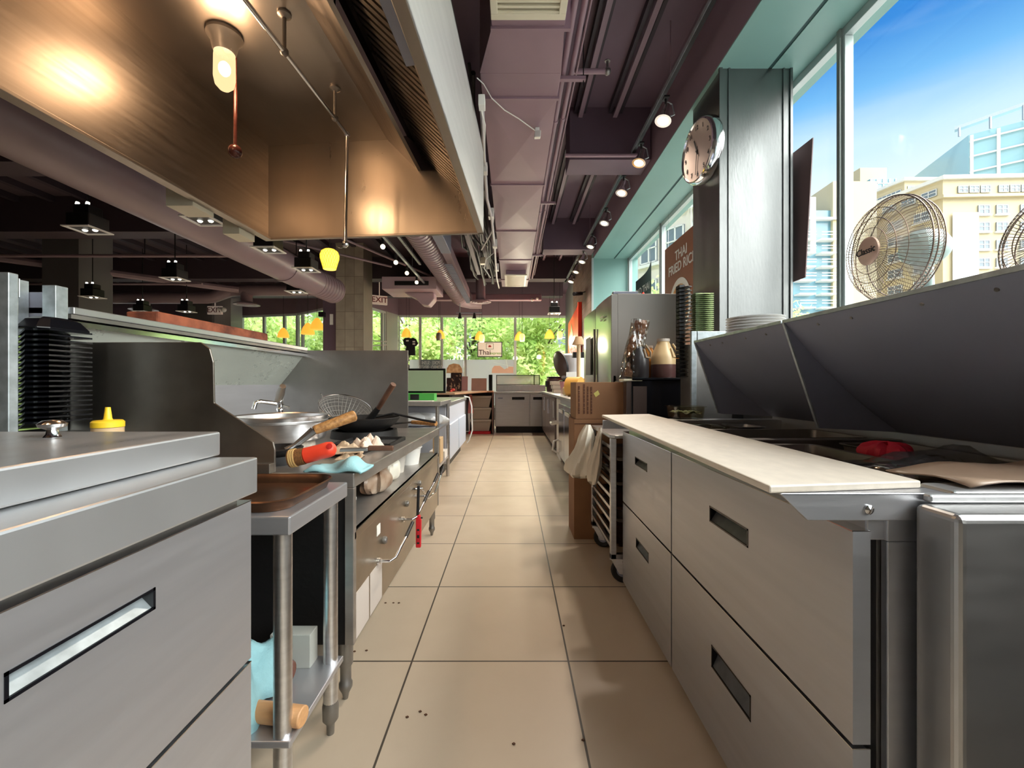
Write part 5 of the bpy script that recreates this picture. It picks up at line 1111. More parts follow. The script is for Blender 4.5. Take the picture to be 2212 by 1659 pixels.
def grille(x0, x1, y0, y1, z, lab, nm='ceiling_grille'):
    T = thing(nm, lab, 'vent', ((x0+x1)/2, (y0+y1)/2, z-0.02))
    f = MB(); w = 0.035
    f.box(x0, x1, y0, y0+w, z-0.02, z).box(x0, x1, y1-w, y1, z-0.02, z).box(x0, x0+w, y0+w, y1-w, z-0.02, z).box(x1-w, x1, y0+w, y1-w, z-0.02, z)
    part(T, 'frame', f, M_cream, bev=0.003)
    s = MB(); k = y0+w+0.01
    while k < y1-w-0.01: s.box(x0+w, x1-w, k, k+0.012, z-0.014, z-0.006); k += 0.03
    part(T, 'slats', s, M_cream); part(T, 'filter', MB().box(x0+w, x1-w, y0+w, y1-w, z-0.005, z-0.001), mat('dusty filter', C(176, 168, 144), 0.9))
grille(-0.105, 0.265, 1.65, 2.13, ZD-0.001, 'cream vent grille under the duct at the top of the view')
grille(-0.12, 0.24, 6.85, 7.65, ZD-0.081, 'square cream vent grille near the far end of the big duct')
# pipes beside the duct
for i, (x, z, r, lab) in enumerate(((0.345, 3.17, 0.020, 'purple painted pipe nearest the big duct'), (0.405, 3.19, 0.018, 'second purple pipe beside the big duct'), (0.45, 3.25, 0.008, 'thin conduit outermost of the pipes beside the duct'))):
    m = MB().tube([(x, -1.5, z), (x, 8.6, z)], r, 12)
    if i < 2:
        for y in (1.6, 3.4, 5.2, 7.0): m.tube([(x, y, z), (x, y+0.04, z)], r+0.005, 12)
    solo('ceiling_pipe', m, M_duct, lab, 'pipe', smooth=True)
for y in (2.9, 4.9, 6.9):
    T = thing('pipe_bracket', 'strut bracket carrying the pipes '+{2.9: 'nearest the camera', 4.9: 'at mid length', 6.9: 'near the far end'}[y]+' of the big duct', 'bracket', (0.4, y, 3.12))
    part(T, 'strut', MB().box(0.30, 0.50, y-0.015, y+0.015, 3.125, 3.148), M_duct); part(T, 'rod', MB().cyl((0.485, y, 3.08), (0.485, y, 3.7), 0.004, n=6), M_black)
T = thing('sprinkler_pipe', 'short purple sprinkler branch pipe with an upturned head', 'sprinkler', (0.6, 2.95, 3.2))
part(T, 'branch', MB().tube([(0.41, 3.0, 3.26), (0.66, 3.0, 3.26)], 0.018, 12), M_duct, smooth=True); part(T, 'head', MB().ball(V(0.67, 3.0, 3.26), 0.026, 10).tube([(0.67,3.0,3.26), (0.67,3.0,3.33)], 0.009, 8).cyl((0.67,3.0,3.33), (0.67,3.0,3.335), 0.02, n=12), S_dark, smooth=True)
solo('cross_pipe', MB().tube([(0.50, 4.03, 3.22), (1.18, 4.03, 3.22)], 0.018, 10), M_duct, 'purple pipe crossing along the ceiling beam right of the duct', 'pipe', smooth=True)
T = thing('round_vent_pipe', 'horizontal pinkish pipe with a sensor crossing below the header near the front windows', 'pipe', (-0.6, 9.6, 2.9))
part(T, 'pipe', MB().box(-2.05, 0.66, 9.5, 9.65, 2.92, 3.06), M_duct, bev=0.02); part(T, 'sensor', MB().ball(V(0.45, 9.48, 2.92), 0.035, 10).ball(V(0.56, 9.48, 2.95), 0.03, 10), M_white, smooth=True)
# sensor on a wire hanging from the duct
q = P(1160, 272, 2.45); q.z = 2.78
T = thing('security_sensor', 'small white sensor on a bracket with a loose white cable under the duct', 'sensor', (0.15, 2.55, 2.8))
part(T, 'sensor_head', MB().prism([(0.155,3.00,2.80),(0.200,2.98,2.79),(0.205,3.00,2.85),(0.163,3.02,2.86)], (0.0,0.05,0.01)), M_white, bev=0.006)
part(T, 'bracket', MB().box(0.165, 0.195, 3.04, 3.09, 2.84, 2.899), M_white, bev=0.003)
part(T, 'cable', MB().tube([P(1030,168,2.545), P(1045,182,2.59), P(1062,212,2.72), P(1090,238,2.84), P(1120,256,2.93), V(0.17,3.05,2.87)], 0.0035, 6), M_white)
# conduits and boxes along the hood front
T = thing('wall_conduit', 'white conduit and junction boxes running along the gap between hood and duct', 'conduit', (-0.2, 4, 2.8))
pth = [P(1040,210,2.4), P(1045,330,3.2), P(1052,430,3.9), P(1062,470,4.3), P(1068,530,5.2), P(1073,600,7.0), P(1078,622,8.0)]
part(T, 'pipe', MB().tube(pth, 0.014, 8), mat('grey white conduit', C(190, 184, 190), 0.4), smooth=True)
for (px, py, d, s) in ((1041, 222, 2.4, 0.03), (1047, 365, 3.3, 0.035), (1061, 462, 4.3, 0.045), (1069, 527, 5.2, 0.045), (1073, 578, 6.5, 0.05)):
    c_ = P(px, py, d); part(T, 'junction_box', MB().box(c_.x-s*0.6, c_.x+s*0.6, c_.y-s, c_.y+s, c_.z-s, c_.z+s), M_white, bev=0.003)
part(T, 'cables', MB().tube([P(1040,238,2.4), P(1048,270,2.6), P(1046,330,3.0), P(1049,360,3.3)], 0.004, 5).tube([P(1066,470,4.3), P(1063,500,4.8), P(1052,520,5), P(1040,540,5.2)], 0.008, 5).tube([P(1068,545,5.6), P(1050,560,5.6), P(1046,580,5.8), P(1060,600,6)], 0.006, 5), M_white)
# round ducts
M_ductr = mat('grey mauve spiral duct', C(146, 126, 134), 0.4, noise=0.1, nscale=3)
T = thing('spiral_duct', 'round ribbed spiral duct in the middle beyond the hood', 'duct', (-1.2, 6.5, 2.8))
prof = []; n = 64
for k in range(n):
    y = 3.15+(9.6-3.15)*k/n
    prof += [(0.185, y), (0.185, y+0.08), (0.193, y+0.085), (0.193, y+0.095)]
part(T, 'duct_body', MB().lathe(prof, (-1.18, 0, 3.02), 28, (0, 1, 0)), M_ductr, smooth=True)
part(T, 'elbow', MB().tube([(-1.18, 9.6, 3.02), (-1.12, 9.75, 3.0), (-0.95, 9.85, 2.98), (-0.7, 9.85, 2.98)], 0.19, 24), M_ductr, smooth=True)
T = thing('linear_diffuser', 'long grey linear air diffuser box alongside the spiral duct', 'vent', (-0.9, 7, 2.8))
part(T, 'housing', MB().box(-0.975, -0.84, 4.6, 5.9, 2.86, 3.2), S_lid, bev=0.004)
part(T, 'long_box', MB().prism([(-0.975, 5.9, 2.88), (-0.86, 5.9, 2.88), (-0.86, 9.2, 2.82), (-0.975, 9.2, 2.82)], (0, 0, 0.14)), M_ductr)
sl = MB()
for k in range(60): sl.box(-0.98, -0.87, 6.2+k*0.05, 6.225+k*0.05, 2.79, 2.80)
part(T, 'slats', sl, S_lid)
T = thing('cable_bundle', 'tangle of dark cables and grey trays hanging left of the big duct', 'cables', (-0.6, 6, 2.9))
R4 = random.Random(9); cb = MB()
for k in range(22):
    x = -0.82+0.5*R4.random(); z = R4.uniform(3.0, 3.5); y = 3.3
    pts = []
    for s in range(9): pts.append(V(x+R4.uniform(-0.05, 0.05), y+s*0.62, z+R4.uniform(-0.09, 0.09)))
    cb.tube(pts, R4.uniform(0.008, 0.02), 6)
part(T, 'cables', cb, M_black, smooth=True)
ct = MB()
for x, z in ((-0.62, 3.0), (-0.45, 3.1), (-0.52, 3.3)): ct.box(x, x+0.06, 3.2, 7.6, z, z+0.05)
part(T, 'cable_tray', ct, mat('grey cable tray', C(120, 112, 118), 0.5))
part(T, 'cream_box', MB().box(-0.50, -0.42, 6.7, 6.8, 2.95, 3.05), M_cream, bev=0.004)
T = thing('round_duct', 'long smooth round duct running under the ceiling to the tiled pillar', 'duct', (-3.1, 3, 2.5))
part(T, 'duct_body', MB().tube([(-3.30, -3.8, 2.79), (-3.10, 6.6, 2.66)], 0.205, 32), M_ductr, smooth=True)
rp_ = []
for k in range(8): rp_ += [(0.205, k*0.09), (0.205, k*0.09+0.06), (0.213, k*0.09+0.065), (0.213, k*0.09+0.08)]
part(T, 'ribbed_end', MB().lathe(rp_, (-3.10, 6.6, 2.66), 32, (0.06, 1, -0.01)), M_ductr, smooth=True)
part(T, 'collar', MB().tube([(-3.115, 5.8, 2.668), (-3.114, 5.85, 2.667)], 0.212, 32), M_ductr, smooth=True)
T = thing('round_duct', 'round duct crossing the dining room with a raised elbow and two drop diffusers', 'duct', (-6, 9.2, 2.8))
part(T, 'duct_body', MB().tube([(-12.8, 9.6, 2.99), (-6.85, 9.6, 2.99), (-6.7, 9.6, 3.01), (-6.35, 9.6, 3.14), (-6.2, 9.6, 3.16), (-3.6, 9.6, 3.16)], 0.13, 20), M_ductr, smooth=True)
for (px, py, zz) in ((310, 668, 2.72), (533, 657, 2.86)):
    c_ = P(px, py, 9.6)
    part(T, 'drop_diffuser', MB().lathe([(0.12, 0.30), (0.12, 0.05), (0.26, 0.0), (0.27, -0.02), (0.2, -0.01), (0.17, -0.03), (0.10, -0.015), (0.06, -0.03), (0, -0.03)], c_+V(0,0,0), 28), M_ductr, smooth=True)
T = thing('ceiling_diffuser', 'round ringed ceiling diffuser in front of the middle windows', 'vent', P(1038, 655, 9.0))
c_ = P(1038, 652, 9.0)
part(T, 'rings', MB().lathe([(0.10, 0.5), (0.10, 0.04), (0.22, 0.01), (0.225, -0.01), (0.18, 0.0), (0.17, -0.02), (0.13, -0.005), (0.12, -0.025), (0.07, -0.01), (0.06, -0.03), (0, -0.03)], c_, 28), M_ductr, smooth=True)
T = thing('air_cassette', 'pale mauve ceiling air unit with a slot grille and funnel spout', 'air conditioner', (-2.0, 8.5, 2.9))
part(T, 'casing', MB().box(-2.5, -1.45, 8.2, 9.0, 2.88, 3.12), mat('pale mauve enamel', C(190, 168, 178), 0.4), bev=0.01)
part(T, 'slot_grille', MB().box(-2.25, -1.6, 8.19, 8.2, 2.95, 3.03), M_black)
part(T, 'spout', MB().prism([(-2.15, 8.5, 2.88), (-1.55, 8.5, 2.88), (-1.55, 8.5, 2.75), (-1.66, 8.5, 2.62), (-1.80, 8.5, 2.64), (-1.92, 8.5, 2.76)], (0, 0.3, 0)), mat('pale mauve enamel', C(190, 168, 178), 0.4), bev=0.02)
# rails
T = thing('track_rail', 'sprinkler main crossing the dining ceiling with drop rods', 'pipe', (-7, 6.2, 3))
part(T, 'pipe', MB().tube([(-12.8, 6.4, 2.98), (-3.4, 6.4, 2.98)], 0.025, 8).tube([(-12.8, 8.0, 2.93), (-5.8, 8.0, 2.93)], 0.022, 8).tube([(-12.5, 4.3, 3.3), (-5.5, 8.6, 2.95)], 0.06, 8).tube([(-4.8, 5.0, 3.25), (-2.2, 7.8, 3.2)], 0.02, 8).tube([(-3.4, 4.6, 3.3), (-1.6, 8.5, 3.2)], 0.02, 8), M_ductr, smooth=True)
part(T, 'rods', MB().cyl((-11, 6.4, 2.98), (-11, 6.4, 3.7), 0.008, n=6).cyl((-8, 6.4, 2.98), (-8, 6.4, 3.7), 0.008, n=6).cyl((-5.5, 6.4, 2.98), (-5.5, 6.4, 3.7), 0.008, n=6), M_black)
# square black downlight housings
def add_spot(T, loc, energy, size, aim, col=(1, 0.86, 0.71), r=0.05, blend=0.6):
    l = bpy.data.lights.new('lamp_light', 'SPOT'); l.energy = energy; l.spot_size = math.radians(size); l.spot_blend = blend; l.color = col; l.shadow_soft_size = r
    o = bpy.data.objects.new('lamp_light', l); COL.objects.link(o); o.parent = T; o.location = loc; o.rotation_euler = Vector(aim).to_track_quat('-Z', 'Y').to_euler(); return o
T = thing('box_downlight', 'x', 'lamp', (0, 0, 2.42))
part(T, 'housing', MB().prism([(-0.10,-0.10,2.43),(0.10,-0.10,2.43),(0.10,0.10,2.43),(-0.10,0.10,2.43)], (0,0,0.12)).prism([(-0.07,-0.07,2.55),(0.07,-0.07,2.55),(0.07,0.07,2.55),(-0.07,0.07,2.55)], (0,0,0.08)), M_black, bev=0.01)
part(T, 'rim', MB().box(-0.12, 0.12, -0.12, -0.10, 2.42, 2.43).box(-0.12, 0.12, 0.10, 0.12, 2.42, 2.43).box(-0.12, -0.10, -0.10, 0.10, 2.42, 2.43).box(0.10, 0.12, -0.10, 0.10, 2.42, 2.43), M_white)
for bx_ in (-0.045, 0.045):
    part(T, 'bulb', MB().ball(V(bx_, 0.02, 2.44), 0.024, 10), M_bulbw, smooth=True)
    part(T, 'top_bulb', MB().cyl((bx_, -0.05, 2.63), (bx_, -0.045, 2.65), 0.014, n=8), M_bulbw, smooth=True)
part(T, 'rod', MB().cyl((0, 0, 2.62), (0, 0, 3.7), 0.007, n=6), M_black)
spots = [((190, 498), 'box downlight with two yellow bulbs at the far left below the hood corner'), ((440, 478), 'box downlight peeking from under the left hood edge'), ((580, 541), 'box downlight just below the far left hood corner'),
         ((378, 604), 'black box downlight hanging in the middle of the dining ceiling'), ((200, 643), 'black box downlight beside the dark far left column'), ((662, 584), 'black box downlight left of the woven pendant lamp'),
         ((308, 674), 'small box downlight in front of the high window strip'), ((403, 674), 'small box downlight near the left exit sign'), ((640, 632), 'box downlight under the round duct near the pillar'), ((1197, 678), 'black box downlight above the right front window')]
box0 = T
for i, ((px, py), lab) in enumerate(spots):
    d = 1.35*F/(CY-py); p = P(px, py, d); o = box0 if i == 0 else copy_tree(box0)
    o.location = (p.x, p.y, 2.42); o['label'] = lab; o['group'] = 'box downlights'
    if i in (3, 4, 5, 7, 8): add_spot(o, (0, 0, -0.05), 90, 120, (0, 0, -1), (1, 0.93, 0.82), 0.1)
# track with spot lamps along the right
T = thing('lighting_track', 'black lighting track running along the right wall', 'track', (1.15, 3, 3.25))
part(T, 'rail', MB().box(1.135, 1.165, -3.2, 9.3, 3.25, 3.285), M_black); part(T, 'rail_edge', MB().box(1.133, 1.137, -3.2, 9.3, 3.25, 3.285), S_galv)
for y in (1.6, 3.1, 4.6, 6.3, 8.0): part(T, 'suspension_rod', MB().cyl((1.15, y, 3.28), (1.15, y, 3.7), 0.004, n=6), M_duct)
def track_spot(x, y, z, lab, lit=True, light=True, grp='spotlights on the right track', aim=(-0.30, -0.20, -1), e=42, ez=0.0):
    T = thing('track_spotlight', lab, 'lamp', (x, y, z), grp); a = Vector(aim).normalized()
    part(T, 'stem', MB().cyl((x, y, z), (x, y, z-0.07), 0.008, n=8).box(x-0.02, x+0.02, y-0.03, y+0.03, z-0.004, z+0.008), M_black)
    c = V(x, y, z-0.09)
    part(T, 'lamp_body', MB().lathe([(0.0, -0.05), (0.022, -0.05), (0.026, 0.0), (0.032, 0.03), (0.058, 0.085), (0.060, 0.095)], c, 22, a), S_chrome, smooth=True)
    part(T, 'yoke', MB().tube([c+V(0.02,0.02,0.08), c+V(0.055,0.02,0.06), c+V(0.065,0.0,-0.03), c+a*0.05+V(0.05,0,0)], 0.005, 6), S_galv)
    part(T, 'bulb', MB().lathe([(0, 0.085), (0.054, 0.085), (0.05, 0.094), (0, 0.10)], c, 22, a), M_bulb, smooth=True)
    if light: add_spot(T, a*0.12+V(0, 0, -0.09), e, 95, a)
    return T
names = ['largest and nearest spotlight on the right track, beside the clock', 'second spotlight of the right track counting from the clock', 'third spotlight of the right track counting from the clock', 'fourth spotlight of the right track counting from the clock',
         'fifth spotlight of the right track, above the teal wall corner', 'sixth spotlight of the right track, past the teal wall corner', 'seventh spotlight of the right track, above the tile wall', 'smallest farthest spotlight at the end of the right track']
for (px, py), lab in zip(((1438, 250), (1385, 345), (1347, 412), (1309, 478), (1279, 541), (1260, 570), (1247, 595), (1235, 610)), names):
    y = 1.15*F/(px-CX); track_spot(1.15, y, 3.25 if False else 3.20, lab)
for T in [o for o in bpy.data.objects if o.name.startswith('track_spotlight')]:
    pass
# left tracks
T = thing('lighting_track', 'white lighting track with lit bulbs left of the spiral duct', 'track', (-1.72, 7, 2.9))
part(T, 'rail', MB().box(-1.70, -1.665, 5.2, 9.0, 2.98, 3.01), S_galv)
for y in (5.6, 7.2, 8.8): part(T, 'suspension_rod', MB().cyl((-1.68, y, 3.0), (-1.68, y, 3.7), 0.004, n=6), S_galv)
T = thing('lighting_track', 'empty white lighting track next to the spiral duct', 'track', (-1.42, 6.5, 2.9))
part(T, 'rail', MB().box(-1.50, -1.465, 5.0, 6.9, 2.98, 3.01), S_galv); part(T, 'suspension_rod', MB().cyl((-1.48, 5.4, 3.0), (-1.48, 5.4, 3.7), 0.004, n=6), S_galv)
for k, (px, py, dd) in enumerate(((827, 533, 5.69), (855, 567, 6.3), (879, 590, 7.0), (900, 610, 7.7), (922, 630, 8.6))):
    p = P(px, py, dd); T = thing('track_bulb', ['nearest', 'second', 'third', 'fourth', 'farthest'][k]+' lit bulb on the white track left of the spiral duct', 'lamp', (p.x, p.y, p.z), 'bulbs on the left track')
    part(T, 'socket', MB().cyl(p+V(0,0,0.03), p+V(0,0,0.12), 0.02, n=10), M_black); part(T, 'bulb', MB().ball(p, 0.032, 14), M_bulb, smooth=True)
# pendants
T = thing('woven_pendant', 'glowing yellow woven pendant lamp below the far hood edge', 'lamp', P(712, 560, 4.8))
c_ = P(712, 582, 4.8)
part(T, 'shade', MB().lathe([(0.065, 0), (0.078, 0.05), (0.098, 0.12), (0.100, 0.16), (0.085, 0.20), (0.05, 0.225), (0.015, 0.235)], c_, 28), mat('glowing woven shade', C(240, 214, 90), 0.6, emit=C(255, 220, 90), es=1.0, col2=C(190, 150, 50), nscale=50), smooth=True)
wv = MB()
prf = [(0.067, 0), (0.080, 0.05), (0.100, 0.12), (0.102, 0.16), (0.087, 0.20), (0.052, 0.225)]
for k in range(20):
    for sg in (1, -1): wv.tube([c_+V(r*math.cos(2*PI*k/20+sg*i*0.22), r*math.sin(2*PI*k/20+sg*i*0.22), z) for i, (r, z) in enumerate(prf)], 0.0022, 4)
part(T, 'weave', wv, mat('straw weave', C(220, 200, 70), 0.7, emit=C(230, 200, 60), es=0.4)); part(T, 'cord', MB().cyl(c_+V(0,0,0.235), V(c_.x, c_.y, 3.7), 0.004, n=6), M_black)
part(T, 'bulb', MB().ball(c_+V(0,0,0.07), 0.035, 12), M_bulb, smooth=True)
T0 = thing('cone_pendant', 'x', 'lamp', (0, 0, 0))
part(T0, 'shade', MB().lathe([(0.135, 0), (0.128, 0.06), (0.10, 0.14), (0.05, 0.215), (0.02, 0.24), (0, 0.24)], (0, 0, 0), 28), M_glowy, smooth=True); part(T0, 'cord', MB().cyl((0, 0, 0), (0, 0, 1), 0.004, n=6), M_black)
pend = [((612, 729), 10.6, 'amber bell pendant in front of the pane left of the pillar windows'), ((665, 722), 9.1, 'lower amber bell pendant of the pair beside the dark pillar edge'), ((685, 712), 8.8, 'higher amber bell pendant of the pair beside the dark pillar edge'),
        ((878, 728), 11.0, 'amber bell pendant above the black shirt'), ((951, 731), 11.4, 'amber bell pendant partly behind the grey glass shade'), ((1036, 734), 11.3, 'amber bell pendant above the framed shop sign'), ((1122, 735), 11.2, 'amber bell pendant partly behind the second frosted shade'), ((1187, 731), 11.0, 'amber bell pendant fully visible in the right front window')]
for i, ((px, py), d, lab) in enumerate(pend):
    o = T0 if i == 0 else copy_tree(T0); o.location = P(px, py, d); s = 0.95 if i > 2 else 1.0; o.scale = (s, s, s); o['label'] = lab; o['group'] = 'amber bell pendants'
G0 = thing('glass_pendant', 'x', 'lamp', (0, 0, 0))
part(G0, 'shade', MB().lathe([(0.03, 0), (0.052, 0.0), (0.064, 0.06), (0.066, 0.11), (0.05, 0.16), (0.02, 0.175), (0, 0.175)], (0, 0, 0), 24), M_frost, smooth=True); part(G0, 'cord', MB().cyl((0, 0, 0), (0, 0, 1), 0.004, n=6), M_black)
for i, ((px, py), lab) in enumerate((((1041, 739), 'frosted yellow glass pendant at the top edge of the shop sign'), ((1128, 737), 'frosted yellow glass pendant beside the middle mullion'), ((1209, 732), 'frosted yellow glass pendant at the right end of the windows'))):
    o = G0 if i == 0 else copy_tree(G0); o.location = P(px, py, 9.8); o['label'] = lab; o['group'] = 'frosted glass pendants'
    l_ = bpy.data.lights.new('lamp_glow', 'POINT'); l_.energy = 18; l_.color = (1, 0.88, 0.66); l_.shadow_soft_size = 0.08; lo_ = bpy.data.objects.new('lamp_glow', l_); COL.objects.link(lo_); lo_.parent = o; lo_.location = (0, 0, -0.06)
T = thing('glass_pendant', 'unlit grey glass pendant between two amber shades', 'lamp', P(948, 735, 9.8)); c_ = P(948, 735, 9.8)
part(T, 'shade', MB().lathe([(0.03, 0), (0.052, 0.0), (0.064, 0.06), (0.066, 0.11), (0.05, 0.16), (0.02, 0.175), (0, 0.175)], c_, 24), M_frostg, smooth=True); part(T, 'cord', MB().cyl(c_+V(0,0,0.175), V(c_.x, c_.y, 3.7), 0.004, n=6), M_black)
def fit_cords():
    for o in bpy.data.objects:
        if o.parent is None and (o.name.startswith('cone_pendant') or (o.name.startswith('glass_pendant') and o.get('group'))):
            for ch in bpy.data.objects:
                if ch.parent == o and ch.name.startswith('cord'): ch.location = (0, 0, 0.17); ch.scale = (1, 1, (3.70-o.location.z)/o.scale.z-0.17)
fit_cords()
# short track with two unlit heads
T = thing('lighting_track', 'short horizontal bar with two black spotlights before the middle windows', 'track', P(1013, 677, 9.4)); c_ = P(1013, 676, 9.4)
part(T, 'rail', MB().box(c_.x-0.28, c_.x+0.28, c_.y-0.015, c_.y+0.015, c_.z-0.01, c_.z+0.012), S_lid); part(T, 'suspension_rod', MB().cyl(c_+V(-0.2,0,0), V(c_.x-0.2, c_.y, 2.835), 0.01, n=6), S_galv)
for dx in (-0.2, 0.12): part(T, 'spotlight', MB().lathe([(0.02, 0), (0.035, -0.08), (0.045, -0.12), (0, -0.12)], c_+V(dx, 0, 0), 14), M_black, smooth=True)
# exit signs
def exit_sign(px, py, d, lab, ang=0):
    c_ = P(px, py, d); T = thing('exit_sign', lab, 'sign', c_)
    R_ = Matrix.Translation(c_) @ Matrix.Rotation(ang, 4, 'Z')
    part(T, 'panel', MB().box(-0.19, 0.19, 0, 0.06, -0.11, 0.11).box(-0.01, 0.01, 0.02, 0.04, 0.11, 3.7-c_.z).xf(R_), mat('exit sign panel', C(216, 196, 180), 0.5, emit=C(216, 196, 180), es=0.1))
    text('sign_text', 'EXIT', 0.19, R_ @ Matrix.Translation((0, -0.004, 0)) @ Matrix.Rotation(PI/2, 4, 'X'), mat('dark red print', C(110, 26, 24), 0.5), parent=T)
    return T
T = exit_sign(463, 670, 11.5, 'EXIT sign with two emergency lamps left of the pillar windows'); c_ = P(483, 669, 11.5)
part(T, 'emergency_lamp', MB().ball(c_, 0.07, 12), M_white, smooth=True); part(T, 'emergency_lamp', MB().ball(c_+V(-0.12, 0, 0.02), 0.05, 12), M_white, smooth=True)
exit_sign(820, 648, 10.6, 'EXIT sign on the purple header right of the tiled pillar', 0.5)
T = thing('wall_speaker', 'small black speaker on the dark pillar side', 'speaker', P(690, 680, 7.9)); c_ = P(693, 679, 7.9)
part(T, 'speaker_body', MB().box(c_.x-0.05, c_.x+0.05, c_.y, c_.y+0.1, c_.z-0.04, c_.z+0.05).tube([c_, V(-3.56, 8.1, c_.z+0.05)], 0.012, 6), M_black, bev=0.005)
T = thing('wall_panel', 'white switch panel on the dark pillar side', 'switch panel', P(716, 690, 8.04)); c_ = P(716, 690, 8.04)
part(T, 'plate', MB().box(c_.x-0.03, c_.x+0.03, 8.035, 8.05, c_.z-0.1, c_.z+0.1), M_white)
T = thing('wall_camera', 'small black bullet camera on the brown tile wall', 'camera', P(1264, 636, 8)); c_ = V(1.33, 7.75, 2.73)
part(T, 'camera_body', MB().cyl(c_+V(-0.06, 0.05, -0.02), c_+V(-0.22, -0.10, -0.06), 0.035, n=12).tube([c_, c_+V(-0.12, 0, -0.03)], 0.01, 6), M_black, smooth=True)

# ================================================================ FAR END
# under-counter refrigerator facing the camera
a = P(1069, 848, 9.2); b = P(1200, 848, 9.2)
T = thing('undercounter_refrigerator', 'stainless undercounter refrigerator facing the camera at the end of the aisle', 'refrigerator', (0.3, 9.5, 0))
part(T, 'body', MB().box(a.x, 0.95, 9.22, 9.95, 0.14, 0.87), S_front, bev=0.004)
part(T, 'plinth', MB().box(a.x+0.02, 0.93, 9.26, 9.9, 0.0, 0.14), M_black)
part(T, 'worktop', MB().box(a.x-0.02, 0.97, 9.19, 9.97, 0.855, 0.885), S_top, bev=0.003)
for (x0, x1, h0_, h1_) in ((-0.355, 0.375, -0.0, 0.27), (0.395, 0.93, 0.455, 0.66)):
    D = part(T, 'door', MB().box(x0, x1, 9.195, 9.22, 0.16, 0.83), S_front, bev=0.004); part(D, 'handle', MB().box(h0_, h1_, 9.19, 9.2, 0.715, 0.775), M_blackg, bev=0.003)
    if x0 < 0: part(D, 'badge', MB().box(-0.30, -0.20, 9.19, 9.196, 0.735, 0.765), S_lid)
part(T, 'prep_rail', MB().box(a.x+0.03, 0.75, 9.5, 9.9, 0.885, 1.03), S_top, bev=0.006)
T = thing('sneeze_guard', 'black framed glass guard on top of the undercounter refrigerator', 'glass guard', (0.1, 9.5, 1.03))
gx0, gx1 = a.x+0.02, 0.62
fr = MB()
for z in (1.03, 1.245): fr.box(gx0, gx1, 9.62, 9.64, z, z+0.014)
for x in (gx0, gx1-0.12, 0.5, gx1): fr.box(x-0.008, x+0.008, 9.62, 9.64, 0.89 if x == gx0 else 1.03, 1.26)
part(T, 'frame', fr, M_black); part(T, 'glass', MB().box(gx0, gx1, 9.628, 9.632, 1.04, 1.245), mat('misty guard glass', C(226, 236, 230), 0.2, alpha=0.5))
for k, (px, nm) in enumerate(((1103, 'left'), (1118, 'right'))):
    c_ = P(px, 826, 9.75); solo('glass_jar', MB().lathe([(0, 0), (0.06, 0), (0.06, 0.12), (0.045, 0.13), (0.045, 0.15), (0, 0.15)], V(c_.x, 9.75, 1.03), 18), mat('jar glass', C(200, 206, 200), 0.1, alpha=0.6), nm+' glass jar behind the glass guard', 'jar', smooth=True)
bagm('plastic_bag', (0.0, 9.72, 1.031), 0.1, 0.05, 0.07, M_whitep, 'white crumpled bag at the left end behind the glass guard', 'bag', 12)
# right counter run
T = thing('counter_run', 'long dark laminate counter with steel top along the right side of the aisle', 'counter', (0.9, 7, 0))
XC = 0.64
part(T, 'worktop', MB().box(XC-0.015, 1.32, 4.50, 9.16, 0.865, 0.90), S_top, bev=0.003)
part(T, 'cabinet', MB().box(XC+0.03, 1.32, 6.4, 9.15, 0.10, 0.865), S_dark)
for (y0, y1) in ((6.42, 7.3), (7.32, 8.2), (8.22, 9.13)):
    D = part(T, 'door', MB().box(XC, XC+0.03, y0, y1, 0.10, 0.86), mat('grey brown laminate', C(120, 108, 106), 0.25, noise=0.1), bev=0.003); part(D, 'handle', MB().box(XC-0.02, XC-0.005, y0+0.06, y0+0.08, 0.55, 0.8), S_chrome, bev=0.003)
part(T, 'kickboard', MB().box(XC+0.05, 1.3, 4.6, 9.1, 0, 0.10), M_black)
T = thing('glass_door_cooler', 'counter cooler with shiny steel doors between the laminate doors and cardboard boxes', 'cooler', (0.95, 5.2, 0))
part(T, 'body', MB().box(XC+0.01, 1.31, 4.50, 5.75, 0.10, 0.863), S_front, bev=0.003)
for (y0, y1) in ((4.52, 5.12), (5.14, 5.73)):
    D = part(T, 'door', MB().box(XC-0.015, XC+0.01, y0, y1, 0.12, 0.80), mat('shiny blue grey steel', (0.42, 0.45, 0.5, 1), 0.18, 1.0), bev=0.003); part(D, 'handle', MB().box(XC-0.035, XC-0.02, y0+0.04, y1-0.2, 0.70, 0.74), M_white, bev=0.003)
T = thing('drinks_dispenser', 'white narrow dispenser with handles standing under the right counter', 'dispenser', (0.8, 6.05, 0))
part(T, 'body', MB().box(XC+0.02, 1.2, 5.82, 6.34, 0.0, 0.85), mat('off white enamel', C(220, 214, 204), 0.4), bev=0.01)
part(T, 'handle', MB().tube([(XC+0.02, 6.0, 0.52), (XC-0.08, 6.0, 0.50), (XC-0.08, 6.2, 0.50), (XC+0.02, 6.2, 0.52)], 0.02, 8), M_white, smooth=True)
part(T, 'handle', MB().tube([(XC+0.02, 5.9, 0.30), (XC-0.06, 5.9, 0.27), (XC-0.08, 5.9, 0.15), (XC+0.01, 5.9, 0.10)], 0.015, 8), M_white, smooth=True)
